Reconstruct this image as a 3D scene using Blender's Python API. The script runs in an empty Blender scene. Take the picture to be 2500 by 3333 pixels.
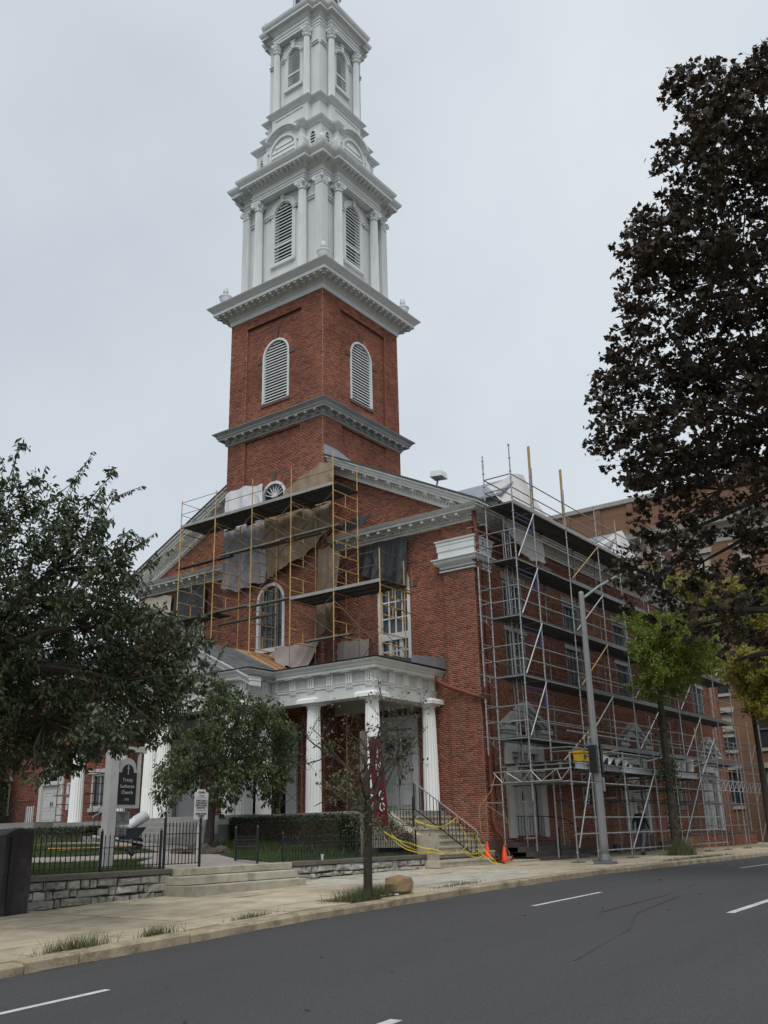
import bpy, math, random
import numpy as np
from mathutils import Vector, Matrix

random.seed(7)
RNG = np.random.default_rng(11)
SC = bpy.context.scene
COL = SC.collection
PI = math.pi

# ------------------------------------------------------------------ camera, sky, sun, exposure
CAM_POS = Vector((-28.0202, -16.4657, 1.0))
YAW, PITCH, ROLL = math.radians(35.9627), math.radians(18.7981), math.radians(-1.3375)
_f = Vector((math.cos(PITCH) * math.cos(YAW), math.cos(PITCH) * math.sin(YAW), math.sin(PITCH)))
_r0 = Vector((math.sin(YAW), -math.cos(YAW), 0.0))
_u0 = _r0.cross(_f)
_r = math.cos(ROLL) * _r0 + math.sin(ROLL) * _u0
_u = -math.sin(ROLL) * _r0 + math.cos(ROLL) * _u0
cam_data = bpy.data.cameras.new('camera')
cam = bpy.data.objects.new('camera', cam_data)
COL.objects.link(cam)
cam.matrix_world = Matrix(((_r.x, _u.x, -_f.x, CAM_POS.x), (_r.y, _u.y, -_f.y, CAM_POS.y),
                           (_r.z, _u.z, -_f.z, CAM_POS.z), (0, 0, 0, 1)))
cam_data.sensor_fit = 'VERTICAL'
cam_data.sensor_height = 36.0
cam_data.lens = 3071.85 / 3333.0 * 36.0
cam_data.clip_start = 0.1
cam_data.clip_end = 3000.0
SC.camera = cam

SUN_EL, SUN_AZ = math.radians(54), math.radians(214)      # soft light through the cloud, from behind the viewer
world = bpy.data.worlds.new('World')
SC.world = world
world.use_nodes = True
nt = world.node_tree
nt.nodes.clear()
w_out = nt.nodes.new('ShaderNodeOutputWorld')
w_bg = nt.nodes.new('ShaderNodeBackground')
w_sky = nt.nodes.new('ShaderNodeTexSky')
w_sky.sky_type = 'NISHITA'
w_sky.sun_disc = False
w_sky.sun_elevation = SUN_EL
w_sky.sun_rotation = PI / 2 - SUN_AZ
w_sky.air_density = 1.0
w_sky.dust_density = 6.0
w_sky.ozone_density = 1.0
w_hsv = nt.nodes.new('ShaderNodeHueSaturation')
w_hsv.inputs['Saturation'].default_value = 0.35
w_mix = nt.nodes.new('ShaderNodeMix'); w_mix.data_type = 'RGBA'
w_mix.inputs['Factor'].default_value = 0.86                 # closed cloud deck over the whole sky
w_tc = nt.nodes.new('ShaderNodeTexCoord')
w_n = nt.nodes.new('ShaderNodeTexNoise')
w_n.inputs['Scale'].default_value = 1.5
w_n.inputs['Detail'].default_value = 5
w_n.inputs['Roughness'].default_value = 0.5
w_ramp = nt.nodes.new('ShaderNodeValToRGB')
w_ramp.color_ramp.elements[0].position = 0.3
w_ramp.color_ramp.elements[0].color = (4.7, 5.35, 6.05, 1)
w_ramp.color_ramp.elements[1].position = 0.72
w_ramp.color_ramp.elements[1].color = (7.2, 7.7, 8.1, 1)
w_map = nt.nodes.new('ShaderNodeMapping'); w_map.inputs['Location'].default_value = (5.1, 0.0, 0.0)
nt.links.new(w_tc.outputs['Generated'], w_map.inputs['Vector'])
nt.links.new(w_map.outputs['Vector'], w_n.inputs['Vector'])
nt.links.new(w_n.outputs['Fac'], w_ramp.inputs['Fac'])
nt.links.new(w_sky.outputs['Color'], w_hsv.inputs['Color'])
nt.links.new(w_hsv.outputs['Color'], w_mix.inputs[6])
nt.links.new(w_ramp.outputs['Color'], w_mix.inputs[7])
nt.links.new(w_mix.outputs[2], w_bg.inputs['Color'])
w_bg.inputs['Strength'].default_value = 0.10
nt.links.new(w_bg.outputs['Background'], w_out.inputs['Surface'])

sun_d = bpy.data.lights.new('sun', 'SUN')
sun_d.energy = 1.5
sun_d.angle = math.radians(35)
sun_d.color = (1.0, 0.97, 0.93)
sun = bpy.data.objects.new('sun', sun_d)
COL.objects.link(sun)
sun.rotation_euler = Vector((math.cos(SUN_EL) * math.cos(SUN_AZ), math.cos(SUN_EL) * math.sin(SUN_AZ), math.sin(SUN_EL))).to_track_quat('Z', 'Y').to_euler()

SC.view_settings.view_transform = 'Standard'
SC.view_settings.look = 'None'
SC.view_settings.gamma = 1.0
SC.view_settings.use_curve_mapping = False
SC.view_settings.exposure = 0.22
SC.cycles.use_denoising = True
SC.cycles.max_bounces = 6
SC.cycles.diffuse_bounces = 3
SC.cycles.transparent_max_bounces = 6
SC.cycles.caustics_reflective = False
SC.cycles.caustics_refractive = False

# ------------------------------------------------------------------ materials
MATS = {}
def mat(name, col, rough=0.75, var=0.12, scale=3.0, bump=0.0, bscale=60.0, metal=0.0, spec=0.3, col2=None, isl=0.0, stain=None, sscale=0.6, samt=0.0, stretch=None, speck=0.0):
    """Principled surface: base colour varied by noise, optional per-piece tint, optional stains with a shape of their own."""
    m = bpy.data.materials.new(name); m.use_nodes = True
    t = m.node_tree; N = t.nodes; L = t.links
    b = N['Principled BSDF']
    b.inputs['Roughness'].default_value = rough
    b.inputs['Metallic'].default_value = metal
    b.inputs['Specular IOR Level'].default_value = spec
    geo = N.new('ShaderNodeNewGeometry')
    vec = geo.outputs['Position']
    if stretch:
        mp = N.new('ShaderNodeMapping'); mp.inputs['Scale'].default_value = stretch
        L.new(vec, mp.inputs['Vector']); vec = mp.outputs['Vector']
    n = N.new('ShaderNodeTexNoise'); n.inputs['Scale'].default_value = scale; n.inputs['Detail'].default_value = 6; n.inputs['Roughness'].default_value = 0.62
    L.new(vec, n.inputs['Vector'])
    r = N.new('ShaderNodeValToRGB')
    c = Vector(col[:3]); c2 = Vector(col2[:3]) if col2 else c
    lo = c * (1 - var); hi = c2 * (1 + var)
    r.color_ramp.elements[0].position = 0.3; r.color_ramp.elements[0].color = (*lo, 1)
    r.color_ramp.elements[1].position = 0.7; r.color_ramp.elements[1].color = (*hi, 1)
    L.new(n.outputs['Fac'], r.inputs['Fac'])
    out = r.outputs['Color']
    if isl > 0:
        oi = N.new('ShaderNodeObjectInfo')
        ad = N.new('ShaderNodeMath'); ad.operation = 'ADD'
        fr = N.new('ShaderNodeMath'); fr.operation = 'FRACT'
        L.new(geo.outputs['Random Per Island'], ad.inputs[0]); L.new(oi.outputs['Random'], ad.inputs[1]); L.new(ad.outputs[0], fr.inputs[0])
        mr = N.new('ShaderNodeMapRange'); mr.inputs['To Min'].default_value = 1 - isl; mr.inputs['To Max'].default_value = 1 + isl
        L.new(fr.outputs[0], mr.inputs['Value'])
        vm = N.new('ShaderNodeVectorMath'); vm.operation = 'SCALE'
        L.new(out, vm.inputs[0]); L.new(mr.outputs['Result'], vm.inputs['Scale']); out = vm.outputs['Vector']
    if stain:
        n2 = N.new('ShaderNodeTexNoise'); n2.inputs['Scale'].default_value = sscale; n2.inputs['Detail'].default_value = 8; n2.inputs['Roughness'].default_value = 0.7
        L.new(vec, n2.inputs['Vector'])
        r2 = N.new('ShaderNodeValToRGB'); r2.color_ramp.elements[0].position = 0.48; r2.color_ramp.elements[0].color = (0, 0, 0, 1)
        r2.color_ramp.elements[1].position = 0.68; r2.color_ramp.elements[1].color = (samt, samt, samt, 1)
        L.new(n2.outputs['Fac'], r2.inputs['Fac'])
        mx = N.new('ShaderNodeMix'); mx.data_type = 'RGBA'
        L.new(r2.outputs['Color'], mx.inputs['Factor']); L.new(out, mx.inputs[6]); mx.inputs[7].default_value = (*stain, 1)
        out = mx.outputs[2]
    if speck > 0:
        n4 = N.new('ShaderNodeTexNoise'); n4.inputs['Scale'].default_value = 55; n4.inputs['Detail'].default_value = 3; L.new(geo.outputs['Position'], n4.inputs['Vector'])
        m4 = N.new('ShaderNodeMapRange'); m4.inputs['From Min'].default_value = .3; m4.inputs['From Max'].default_value = .7; m4.inputs['To Min'].default_value = 1 - speck; m4.inputs['To Max'].default_value = 1 + speck
        L.new(n4.outputs['Fac'], m4.inputs['Value'])
        v4 = N.new('ShaderNodeVectorMath'); v4.operation = 'SCALE'; L.new(out, v4.inputs[0]); L.new(m4.outputs['Result'], v4.inputs['Scale']); out = v4.outputs['Vector']
    L.new(out, b.inputs['Base Color'])
    if bump > 0:
        n3 = N.new('ShaderNodeTexNoise'); n3.inputs['Scale'].default_value = bscale; n3.inputs['Detail'].default_value = 4
        L.new(vec, n3.inputs['Vector'])
        bp = N.new('ShaderNodeBump'); bp.inputs['Strength'].default_value = bump; bp.inputs['Distance'].default_value = 0.02
        L.new(n3.outputs['Fac'], bp.inputs['Height']); L.new(bp.outputs['Normal'], b.inputs['Normal'])
    MATS[name] = m
    return m

def leafmat(name, cols, trans=0.25, rough=0.5):
    m = bpy.data.materials.new(name); m.use_nodes = True
    t = m.node_tree; N = t.nodes; L = t.links
    b = N['Principled BSDF']; b.inputs['Roughness'].default_value = rough; b.inputs['Specular IOR Level'].default_value = 0.35
    geo = N.new('ShaderNodeNewGeometry')
    r = N.new('ShaderNodeValToRGB')
    r.color_ramp.elements[0].position = 0.0; r.color_ramp.elements[0].color = (*cols[0], 1)
    r.color_ramp.elements[1].position = 1.0; r.color_ramp.elements[1].color = (*cols[-1], 1)
    for i, c in enumerate(cols[1:-1]):
        e = r.color_ramp.elements.new((i + 1) / (len(cols) - 1)); e.color = (*c, 1)
    L.new(geo.outputs['Random Per Island'], r.inputs['Fac'])
    L.new(r.outputs['Color'], b.inputs['Base Color'])
    tr = N.new('ShaderNodeBsdfTranslucent'); L.new(r.outputs['Color'], tr.inputs['Color'])
    mx = N.new('ShaderNodeMixShader'); mx.inputs[0].default_value = trans
    L.new(b.outputs[0], mx.inputs[1]); L.new(tr.outputs[0], mx.inputs[2])
    L.new(mx.outputs[0], N['Material Output'].inputs['Surface'])
    MATS[name] = m
    return m

def glassmat(name, col, rough=0.08):
    m = bpy.data.materials.new(name); m.use_nodes = True
    b = m.node_tree.nodes['Principled BSDF']
    b.inputs['Base Color'].default_value = (*col, 1); b.inputs['Roughness'].default_value = rough
    b.inputs['Specular IOR Level'].default_value = 0.7
    n = m.node_tree.nodes.new('ShaderNodeTexNoise'); n.inputs['Scale'].default_value = 1.3
    bp = m.node_tree.nodes.new('ShaderNodeBump'); bp.inputs['Strength'].default_value = 0.08
    m.node_tree.links.new(n.outputs['Fac'], bp.inputs['Height']); m.node_tree.links.new(bp.outputs['Normal'], b.inputs['Normal'])
    MATS[name] = m
    return m

def brickmat(name, cols):
    m = bpy.data.materials.new(name); m.use_nodes = True
    t = m.node_tree; N = t.nodes; L = t.links
    b = N['Principled BSDF']; b.inputs['Roughness'].default_value = 0.85; b.inputs['Specular IOR Level'].default_value = 0.2
    geo = N.new('ShaderNodeNewGeometry'); oi = N.new('ShaderNodeObjectInfo')
    ad = N.new('ShaderNodeMath'); ad.operation = 'ADD'; fr = N.new('ShaderNodeMath'); fr.operation = 'FRACT'
    L.new(geo.outputs['Random Per Island'], ad.inputs[0]); L.new(oi.outputs['Random'], ad.inputs[1]); L.new(ad.outputs[0], fr.inputs[0])
    r = N.new('ShaderNodeValToRGB')
    els = r.color_ramp.elements
    els[0].position = 0; els[0].color = (*cols[0], 1); els[1].position = 1; els[1].color = (*cols[-1], 1)
    for i, c in enumerate(cols[1:-1]):
        e = els.new((i + 1) / (len(cols) - 1)); e.color = (*c, 1)
    L.new(fr.outputs[0], r.inputs['Fac'])
    n = N.new('ShaderNodeTexNoise'); n.inputs['Scale'].default_value = 0.55; n.inputs['Detail'].default_value = 5
    L.new(geo.outputs['Position'], n.inputs['Vector'])
    mr = N.new('ShaderNodeMapRange'); mr.inputs['From Min'].default_value = 0.3; mr.inputs['From Max'].default_value = 0.7
    mr.inputs['To Min'].default_value = 0.72; mr.inputs['To Max'].default_value = 1.22
    L.new(n.outputs['Fac'], mr.inputs['Value'])
    vm = N.new('ShaderNodeVectorMath'); vm.operation = 'SCALE'; L.new(r.outputs['Color'], vm.inputs[0]); L.new(mr.outputs['Result'], vm.inputs['Scale'])
    L.new(vm.outputs['Vector'], b.inputs['Base Color'])
    n3 = N.new('ShaderNodeTexNoise'); n3.inputs['Scale'].default_value = 90; L.new(geo.outputs['Position'], n3.inputs['Vector'])
    bp = N.new('ShaderNodeBump'); bp.inputs['Strength'].default_value = 0.35; bp.inputs['Distance'].default_value = 0.01
    L.new(n3.outputs['Fac'], bp.inputs['Height']); L.new(bp.outputs['Normal'], b.inputs['Normal'])
    MATS[name] = m
    return m

brickmat('brick', [(.15, .060, .042), (.24, .092, .060), (.30, .116, .076), (.34, .136, .090), (.265, .102, .068), (.185, .070, .048)])
brickmat('brick_annex', [(.16, .056, .042), (.22, .08, .056), (.27, .1, .07)])
brickmat('brick_orange', [(.20, .085, .038), (.25, .11, .05), (.28, .125, .06)])
mat('mortar', (.42, .30, .24), .9, .2, 4)
mat('mortar_tan', (.30, .22, .15), .9, .15, 4)
mat('white_paint', (.62, .645, .65), .5, .06, 2.5, stain=(.40, .41, .40), sscale=1.6, samt=.25, stretch=(1, 1, .3))
mat('white_bright', (.84, .85, .835), .5, .04, 3, stain=(.58, .58, .55), sscale=1.5, samt=.25)
mat('white_trim', (.66, .675, .66), .55, .07, 3, stain=(.36, .36, .34), sscale=1.6, samt=.35)
mat('grey_trim', (.33, .345, .345), .6, .1, 2, stain=(.22, .22, .21), sscale=1.5, samt=.5)
mat('porch_shade', (.09, .08, .075), .8, .15, 3)  # portico ceiling: shade under the roof is put into this dark colour
mat('door_white', (.50, .51, .50), .45, .05, 2)
mat('brownstone', (.13, .075, .062), .85, .2, 5, bump=.3)
mat('sill_stone', (.24, .215, .18), .85, .2, 5, bump=.2)
glassmat('dark_glass', (.012, .014, .018))
glassmat('sky_glass', (.03, .037, .045), .12)
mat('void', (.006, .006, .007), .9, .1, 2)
mat('roof_slate', (.075, .08, .09), .7, .3, 6, bump=.2, isl=.15)
mat('roof_metal', (.27, .29, .32), .45, .15, 3, metal=.4)
mat('shingle', (.115, .12, .128), .85, .2, 8, isl=.22, bump=.2)
mat('plywood', (.42, .25, .115), .75, .2, 3, isl=.12, stretch=(1, 6, 1))
mat('batten', (.29, .165, .10), .8, .2, 6)
mat('downpipe', (.16, .052, .034), .5, .15, 4)
mat('galv', (.33, .34, .345), .42, .2, 3, metal=.55, isl=.12, stain=(.16, .12, .09), sscale=2.5, samt=.45)
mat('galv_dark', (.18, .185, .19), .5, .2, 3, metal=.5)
mat('alu', (.42, .43, .44), .38, .15, 3, metal=.6, isl=.1)
mat('deck_plank', (.10, .10, .098), .7, .25, 4, isl=.2)
mat('deck_edge', (.30, .30, .29), .6, .2, 4)
mat('scaffold_yellow', (.52, .33, .11), .55, .22, 5, isl=.15, stain=(.20, .10, .06), sscale=3, samt=.55)
mat('scaffold_rust', (.22, .115, .06), .6, .25, 5, isl=.2)
mat('brace_metal', (.15, .135, .12), .5, .25, 5, metal=.4)
mat('scaffold_plank', (.24, .225, .20), .85, .2, 5, isl=.15)
mat('timber', (.34, .245, .115), .8, .2, 5)
mat('blue_paint', (.045, .06, .16), .5, .15, 3)
mat('tarp_white', (.60, .605, .63), .7, .06, 1.5)
mat('tarp_offwhite', (.50, .49, .475), .75, .07, 1.5)
mat('tarp_grey', (.285, .275, .30), .75, .1, 1.2)
mat('tarp_tan', (.265, .205, .145), .85, .14, 1.6, stain=(.17, .125, .085), sscale=1.2, samt=.5)
mat('tarp_black', (.032, .034, .037), .55, .2, 1.5)
mat('tarp_cream', (.46, .42, .36), .8, .08, 1.5)
mat('tarp_drop', (.33, .285, .265), .8, .1, 1.5)
mat('window_sheet', (.085, .10, .098), .3, .5, 2.0, spec=.6)
mat('poly_sheet', (.24, .27, .28), .25, .35, 2.0, spec=.6)
mat('stone_light', (.41, .38, .30), .85, .18, 3, bump=.25, isl=.1, stain=(.14, .12, .09), sscale=1.8, samt=.6)
mat('stone_stylobate', (.27, .265, .25), .85, .15, 3, bump=.25, isl=.12, stain=(.12, .11, .10), sscale=1.5, samt=.5)
mat('stone_dark', (.10, .085, .078), .9, .2, 3, bump=.25, isl=.15)
mat('coping', (.105, .097, .083), .9, .18, 3, bump=.3, isl=.18, stain=(.20, .17, .12), sscale=1.2, samt=.4)
mat('rubble', (.35, .335, .30), .9, .32, 7, bump=.9, bscale=14, isl=.28, stain=(.11, .105, .095), sscale=2.5, samt=.6)
mat('rubble_mortar', (.055, .052, .047), .95, .25, 6, bump=.5)
mat('pillar_stone', (.040, .034, .033), .85, .3, 3, bump=.3, stain=(.12, .115, .12), sscale=1.3, samt=.6)
mat('sidewalk', (.46, .395, .285), .9, .22, 2.2, bump=.4, bscale=40, isl=.13, stain=(.26, .215, .155), sscale=1.3, samt=.75)
mat('sidewalk_old', (.43, .40, .33), .9, .2, 3, bump=.5, bscale=14, isl=.1, stain=(.16, .155, .13), sscale=2.2, samt=.7)
mat('kerb', (.34, .28, .19), .9, .2, 3, bump=.5, bscale=25, isl=.12, stain=(.13, .11, .08), sscale=3.2, samt=.85)
mat('road_asphalt', (.064, .063, .065), .85, .10, 1.1, bump=.6, bscale=90, spec=.3, stain=(.046, .045, .047), sscale=.55, samt=.9, stretch=(.16, 1, 1), speck=.35)
mat('gutter', (.20, .175, .14), .9, .3, 3, bump=.3)
mat('road_paint', (.50, .50, .49), .8, .2, 5, stain=(.2, .2, .2), sscale=6, samt=.5)
mat('soil', (.05, .04, .03), .95, .3, 5, bump=.5)
mat('path', (.27, .235, .215), .9, .15, 2)
mat('iron', (.012, .012, .013), .45, .2, 5, spec=.4)
mat('rail_metal', (.33, .31, .31), .4, .2, 5, metal=.5)
mat('pole_grey', (.25, .255, .255), .5, .08, 2, metal=.2)
mat('post_white', (.40, .40, .385), .7, .1, 3)
mat('frame_white', (.33, .33, .32), .7, .08, 3)
mat('sign_black', (.010, .009, .010), .5, .1, 3)
mat('sign_grey', (.16, .16, .165), .6, .08, 3)
mat('sign_white', (.52, .52, .505), .6, .06, 3)
mat('letter_dark', (.02, .02, .02), .7, .1, 3)
mat('letter_grey', (.42, .42, .42), .6, .1, 3)
mat('banner_red', (.115, .010, .016), .75, .15, 3)
mat('letter_white', (.62, .62, .62), .7, .05, 3)
mat('old_wood', (.17, .145, .125), .85, .25, 6, bump=.4, stretch=(6, 6, .6))
mat('caution_yellow', (.55, .44, .04), .5, .1, 3)
mat('cone_orange', (.72, .075, .025), .55, .1, 3)
mat('bark', (.045, .037, .031), .9, .3, 8, bump=.8, bscale=30)
mat('bark_grey', (.062, .055, .046), .9, .3, 8, bump=.8, bscale=30)
mat('twig', (.05, .04, .035), .85, .2, 5)
mat('brown_paper', (.25, .17, .095), .8, .2, 3, bump=.2, bscale=20)
mat('jeans', (.12, .15, .20), .85, .3, 9)
mat('jacket', (.022, .025, .034), .85, .2, 5)
mat('skin', (.30, .16, .11), .6, .1, 5)
mat('cap', (.17, .165, .14), .85, .2, 9)
mat('boot', (.02, .019, .02), .6, .2, 5)
mat('tool_yellow', (.55, .33, .02), .45, .12, 4)
mat('bucket_white', (.50, .505, .52), .4, .06, 3)
mat('bucket_orange', (.55, .25, .03), .4, .08, 3)
mat('plastic_black', (.014, .014, .015), .4, .15, 3)
mat('barrow', (.05, .055, .06), .5, .2, 4, metal=.3)
mat('limestone', (.36, .35, .32), .85, .12, 2)
mat('signal_yellow', (.55, .30, .02), .45, .1, 3)
mat('rock', (.075, .06, .048), .9, .3, 5, bump=.6, bscale=20)
mat('hose', (.36, .24, .11), .6, .1, 3)
mat('cardboard', (.30, .22, .14), .8, .1, 3)
leafmat('leaf_cherry', [(.032, .044, .020), (.052, .066, .030), (.080, .096, .048), (.046, .060, .028)], .22, .42)
leafmat('leaf_dogwood', [(.040, .058, .020), (.065, .090, .032), (.10, .128, .050), (.055, .076, .028)], .25)
leafmat('leaf_maple', [(.026, .022, .013), (.042, .030, .020), (.040, .040, .018), (.068, .034, .024), (.028, .028, .015)], .16, .55)
leafmat('leaf_green', [(.11, .16, .022), (.165, .215, .036), (.22, .255, .046), (.13, .18, .03)], .35)
leafmat('leaf_yellowgreen', [(.18, .19, .03), (.26, .24, .04), (.32, .27, .045), (.17, .19, .034)], .35)
leafmat('leaf_street', [(.05, .065, .026), (.085, .095, .04), (.13, .125, .07), (.045, .06, .025)], .2)
leafmat('leaf_hedge', [(.018, .028, .010), (.028, .042, .015), (.040, .055, .022)], .15)
leafmat('leaf_ivy', [(.03, .045, .012), (.05, .07, .02)], .15)
leafmat('grass_blade', [(.045, .075, .020), (.065, .10, .028), (.085, .115, .04)], .25)
leafmat('weed_blade', [(.07, .095, .035), (.11, .125, .055), (.16, .145, .08)], .25)
leafmat('flower_red', [(.20, .012, .03), (.30, .02, .045), (.12, .01, .02)], .2)
M = MATS
# ------------------------------------------------------------------ mesh helpers
class MB:
    """Collects simple shapes; build() links them as ONE mesh object."""
    def __init__(s): s.v = []; s.f = []
    def add(s, V, F):
        o = len(s.v); s.v.extend([tuple(p) for p in V]); s.f.extend([tuple(i + o for i in q) for q in F]); return s
    def hexa(s, p):
        return s.add(p, [(0, 3, 2, 1), (4, 5, 6, 7), (0, 1, 5, 4), (1, 2, 6, 5), (2, 3, 7, 6), (3, 0, 4, 7)])
    def box(s, x0, x1, y0, y1, z0, z1):
        return s.hexa([(x0, y0, z0), (x1, y0, z0), (x1, y1, z0), (x0, y1, z0), (x0, y0, z1), (x1, y0, z1), (x1, y1, z1), (x0, y1, z1)])
    def bbox(s, x0, x1, y0, y1, z0, z1, b=0.01):
        """box with chamfered top edges"""
        s.box(x0, x1, y0, y1, z0, z1 - b)
        return s.hexa([(x0, y0, z1 - b), (x1, y0, z1 - b), (x1, y1, z1 - b), (x0, y1, z1 - b), (x0 + b, y0 + b, z1), (x1 - b, y0 + b, z1), (x1 - b, y1 - b, z1), (x0 + b, y1 - b, z1)])
    def bar(s, p0, p1, w, h, up=(0, 0, 1)):
        p0 = Vector(p0); p1 = Vector(p1); d = (p1 - p0).normalized(); up = Vector(up)
        if abs(d.dot(up)) > .99: up = Vector((1, 0, 0))
        a = d.cross(up).normalized() * w / 2; b = a.cross(d).normalized() * h / 2
        return s.hexa([p0 - a - b, p0 + a - b, p0 + a + b, p0 - a + b, p1 - a - b, p1 + a - b, p1 + a + b, p1 - a + b])
    def tube(s, p0, p1, r, n=8, r2=None, cap=True):
        p0 = Vector(p0); p1 = Vector(p1); d = (p1 - p0)
        if d.length < 1e-6: return s
        d.normalize(); up = Vector((0, 0, 1)) if abs(d.z) < .95 else Vector((1, 0, 0))
        a = d.cross(up).normalized(); b = a.cross(d).normalized(); r2 = r if r2 is None else r2
        V = []
        for p, q in ((p0, r), (p1, r2)):
            for i in range(n):
                t = 2 * PI * i / n; V.append(p + (a * math.cos(t) + b * math.sin(t)) * q)
        F = [(i, (i + 1) % n, n + (i + 1) % n, n + i) for i in range(n)]
        if cap: F += [tuple(range(n - 1, -1, -1)), tuple(range(n, 2 * n))]
        return s.add(V, F)
    def path(s, pts, r, n=6, r1=None):
        pts = [Vector(p) for p in pts]; m = len(pts); V = []; F = []
        prev = None
        for k, p in enumerate(pts):
            d = (pts[min(k + 1, m - 1)] - pts[max(k - 1, 0)]).normalized()
            if prev is None:
                up = Vector((0, 0, 1)) if abs(d.z) < .9 else Vector((1, 0, 0)); a = d.cross(up).normalized()
            else:
                a = (prev - d * prev.dot(d)).normalized()
            prev = a; b = d.cross(a)
            q = r if r1 is None else r + (r1 - r) * k / (m - 1)
            V += [p + (a * math.cos(2 * PI * i / n) + b * math.sin(2 * PI * i / n)) * q for i in range(n)]
        for k in range(m - 1):
            F += [(k * n + i, k * n + (i + 1) % n, (k + 1) * n + (i + 1) % n, (k + 1) * n + i) for i in range(n)]
        F += [tuple(range(n - 1, -1, -1)), tuple(range((m - 1) * n, m * n))]
        return s.add(V, F)
    def lathe(s, prof, n=16, c=(0, 0, 0), flutes=0, fd=0.06, axis=None):
        """prof: [(radius, z)]; flutes > 0 gives a fluted shaft"""
        c = Vector(c); V = []; m = len(prof); N = flutes * 4 if flutes else n
        for r, z in prof:
            for i in range(N):
                t = 2 * PI * i / N; q = r
                if flutes: q = r * (1 - fd * (0, .75, 1, .75)[i % 4])
                V.append((c.x + q * math.cos(t), c.y + q * math.sin(t), c.z + z))
        F = []
        for k in range(m - 1):
            F += [(k * N + i, k * N + (i + 1) % N, (k + 1) * N + (i + 1) % N, (k + 1) * N + i) for i in range(N)]
        F += [tuple(range(N - 1, -1, -1)), tuple(range((m - 1) * N, m * N))]
        return s.add(V, F)
    def prism(s, poly, fn, d0, d1):
        """poly [(a, b)] extruded between depths d0 and d1 through fn(a, b, d)"""
        n = len(poly); V = [fn(a, b, d0) for a, b in poly] + [fn(a, b, d1) for a, b in poly]
        F = [tuple(range(n - 1, -1, -1)), tuple(range(n, 2 * n))] + [(i, (i + 1) % n, n + (i + 1) % n, n + i) for i in range(n)]
        return s.add(V, F)
    def band(s, inner, outer, fn, d0, d1, closed=False):
        """flat ring or arch between two polylines, with depth"""
        n = len(inner); V = []
        for d in (d0, d1):
            V += [fn(a, b, d) for a, b in inner] + [fn(a, b, d) for a, b in outer]
        F = []; R = range(n) if closed else range(n - 1)
        for i in R:
            j = (i + 1) % n
            F += [(i, j, n + j, n + i), (2 * n + i, 3 * n + i, 3 * n + j, 2 * n + j), (i, 2 * n + i, 2 * n + j, j), (n + i, n + j, 3 * n + j, 3 * n + i)]
        if not closed:
            F += [(0, n, 3 * n, 2 * n), (n - 1, 3 * n - 1, 4 * n - 1, 2 * n - 1)]
        return s.add(V, F)
    def mould(s, poly, prof, cap=True):
        """profile [(offset, z)] swept round a rectilinear counter-clockwise plan"""
        n = len(poly); rings = []
        for off, z in prof:
            ring = []
            for i in range(n):
                p = poly[i]; a = poly[i - 1]; b = poly[(i + 1) % n]
                e1 = (p[0] - a[0], p[1] - a[1]); l1 = math.hypot(*e1); e2 = (b[0] - p[0], b[1] - p[1]); l2 = math.hypot(*e2)
                n1 = (e1[1] / l1, -e1[0] / l1); n2 = (e2[1] / l2, -e2[0] / l2)
                k = 1 + n1[0] * n2[0] + n1[1] * n2[1]
                ring.append((p[0] + (n1[0] + n2[0]) / k * off, p[1] + (n1[1] + n2[1]) / k * off, z))
            rings.append(ring)
        V = [q for r in rings for q in r]; F = []
        for k in range(len(prof) - 1):
            F += [(k * n + i, k * n + (i + 1) % n, (k + 1) * n + (i + 1) % n, (k + 1) * n + i) for i in range(n)]
        if cap: F += [tuple(range(n - 1, -1, -1)), tuple(range((len(prof) - 1) * n, len(prof) * n))]
        return s.add(V, F)
    def mesh(s, name, smooth=False):
        me = bpy.data.meshes.new(name); me.from_pydata(s.v, [], s.f); me.update()
        if smooth: me.polygons.foreach_set('use_smooth', [True] * len(me.polygons))
        return me
    def build(s, name, m, parent=None, smooth=False, label=None, kind=None):
        return link(name, s.mesh(name, smooth), m, parent, label=label, kind=kind)

def link(name, me, m, parent=None, loc=(0, 0, 0), rot=None, scale=None, label=None, kind=None):
    o = bpy.data.objects.new(name, me); COL.objects.link(o)
    if m is not None and hasattr(me, 'materials') and len(me.materials) == 0: me.materials.append(MATS[m] if isinstance(m, str) else m)
    if parent is not None: o.parent = parent
    o.location = loc
    if rot is not None: o.rotation_euler = rot
    if scale is not None: o.scale = scale
    if label: o['label'] = label
    if kind: o['kind'] = kind
    return o

def thing(name, label, cat, loc=(0, 0, 0), rotz=0.0, group=None):
    o = bpy.data.objects.new(name, None); COL.objects.link(o)
    o.location = loc; o.rotation_euler = (0, 0, rotz); o['label'] = label; o['category'] = cat
    if group: o['group'] = group
    return o
def tag(o, label, cat, group=None):
    o['label'] = label; o['category'] = cat
    if group: o['group'] = group
    return o
def copy_tree(o, label=None, loc=None, rotz=None, parent=None):
    c = o.copy(); COL.objects.link(c); c.parent = parent
    if label: c['label'] = label
    if loc is not None: c.location = loc
    if rotz is not None: c.rotation_euler = (0, 0, rotz)
    for ch in list(o.children): copy_tree(ch, parent=c)
    return c
def np_mesh(name, V, F):
    """fast mesh from arrays; F is (n, 3) or (n, 4)"""
    me = bpy.data.meshes.new(name); V = np.asarray(V, np.float32); F = np.asarray(F, np.int32); k = F.shape[1]
    me.vertices.add(len(V)); me.vertices.foreach_set('co', V.ravel())
    me.loops.add(F.size); me.loops.foreach_set('vertex_index', F.ravel())
    me.polygons.add(len(F)); me.polygons.foreach_set('loop_start', np.arange(0, F.size, k, dtype=np.int32))
    me.polygons.foreach_set('loop_total', np.full(len(F), k, np.int32))
    me.update(calc_edges=True); return me

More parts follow.
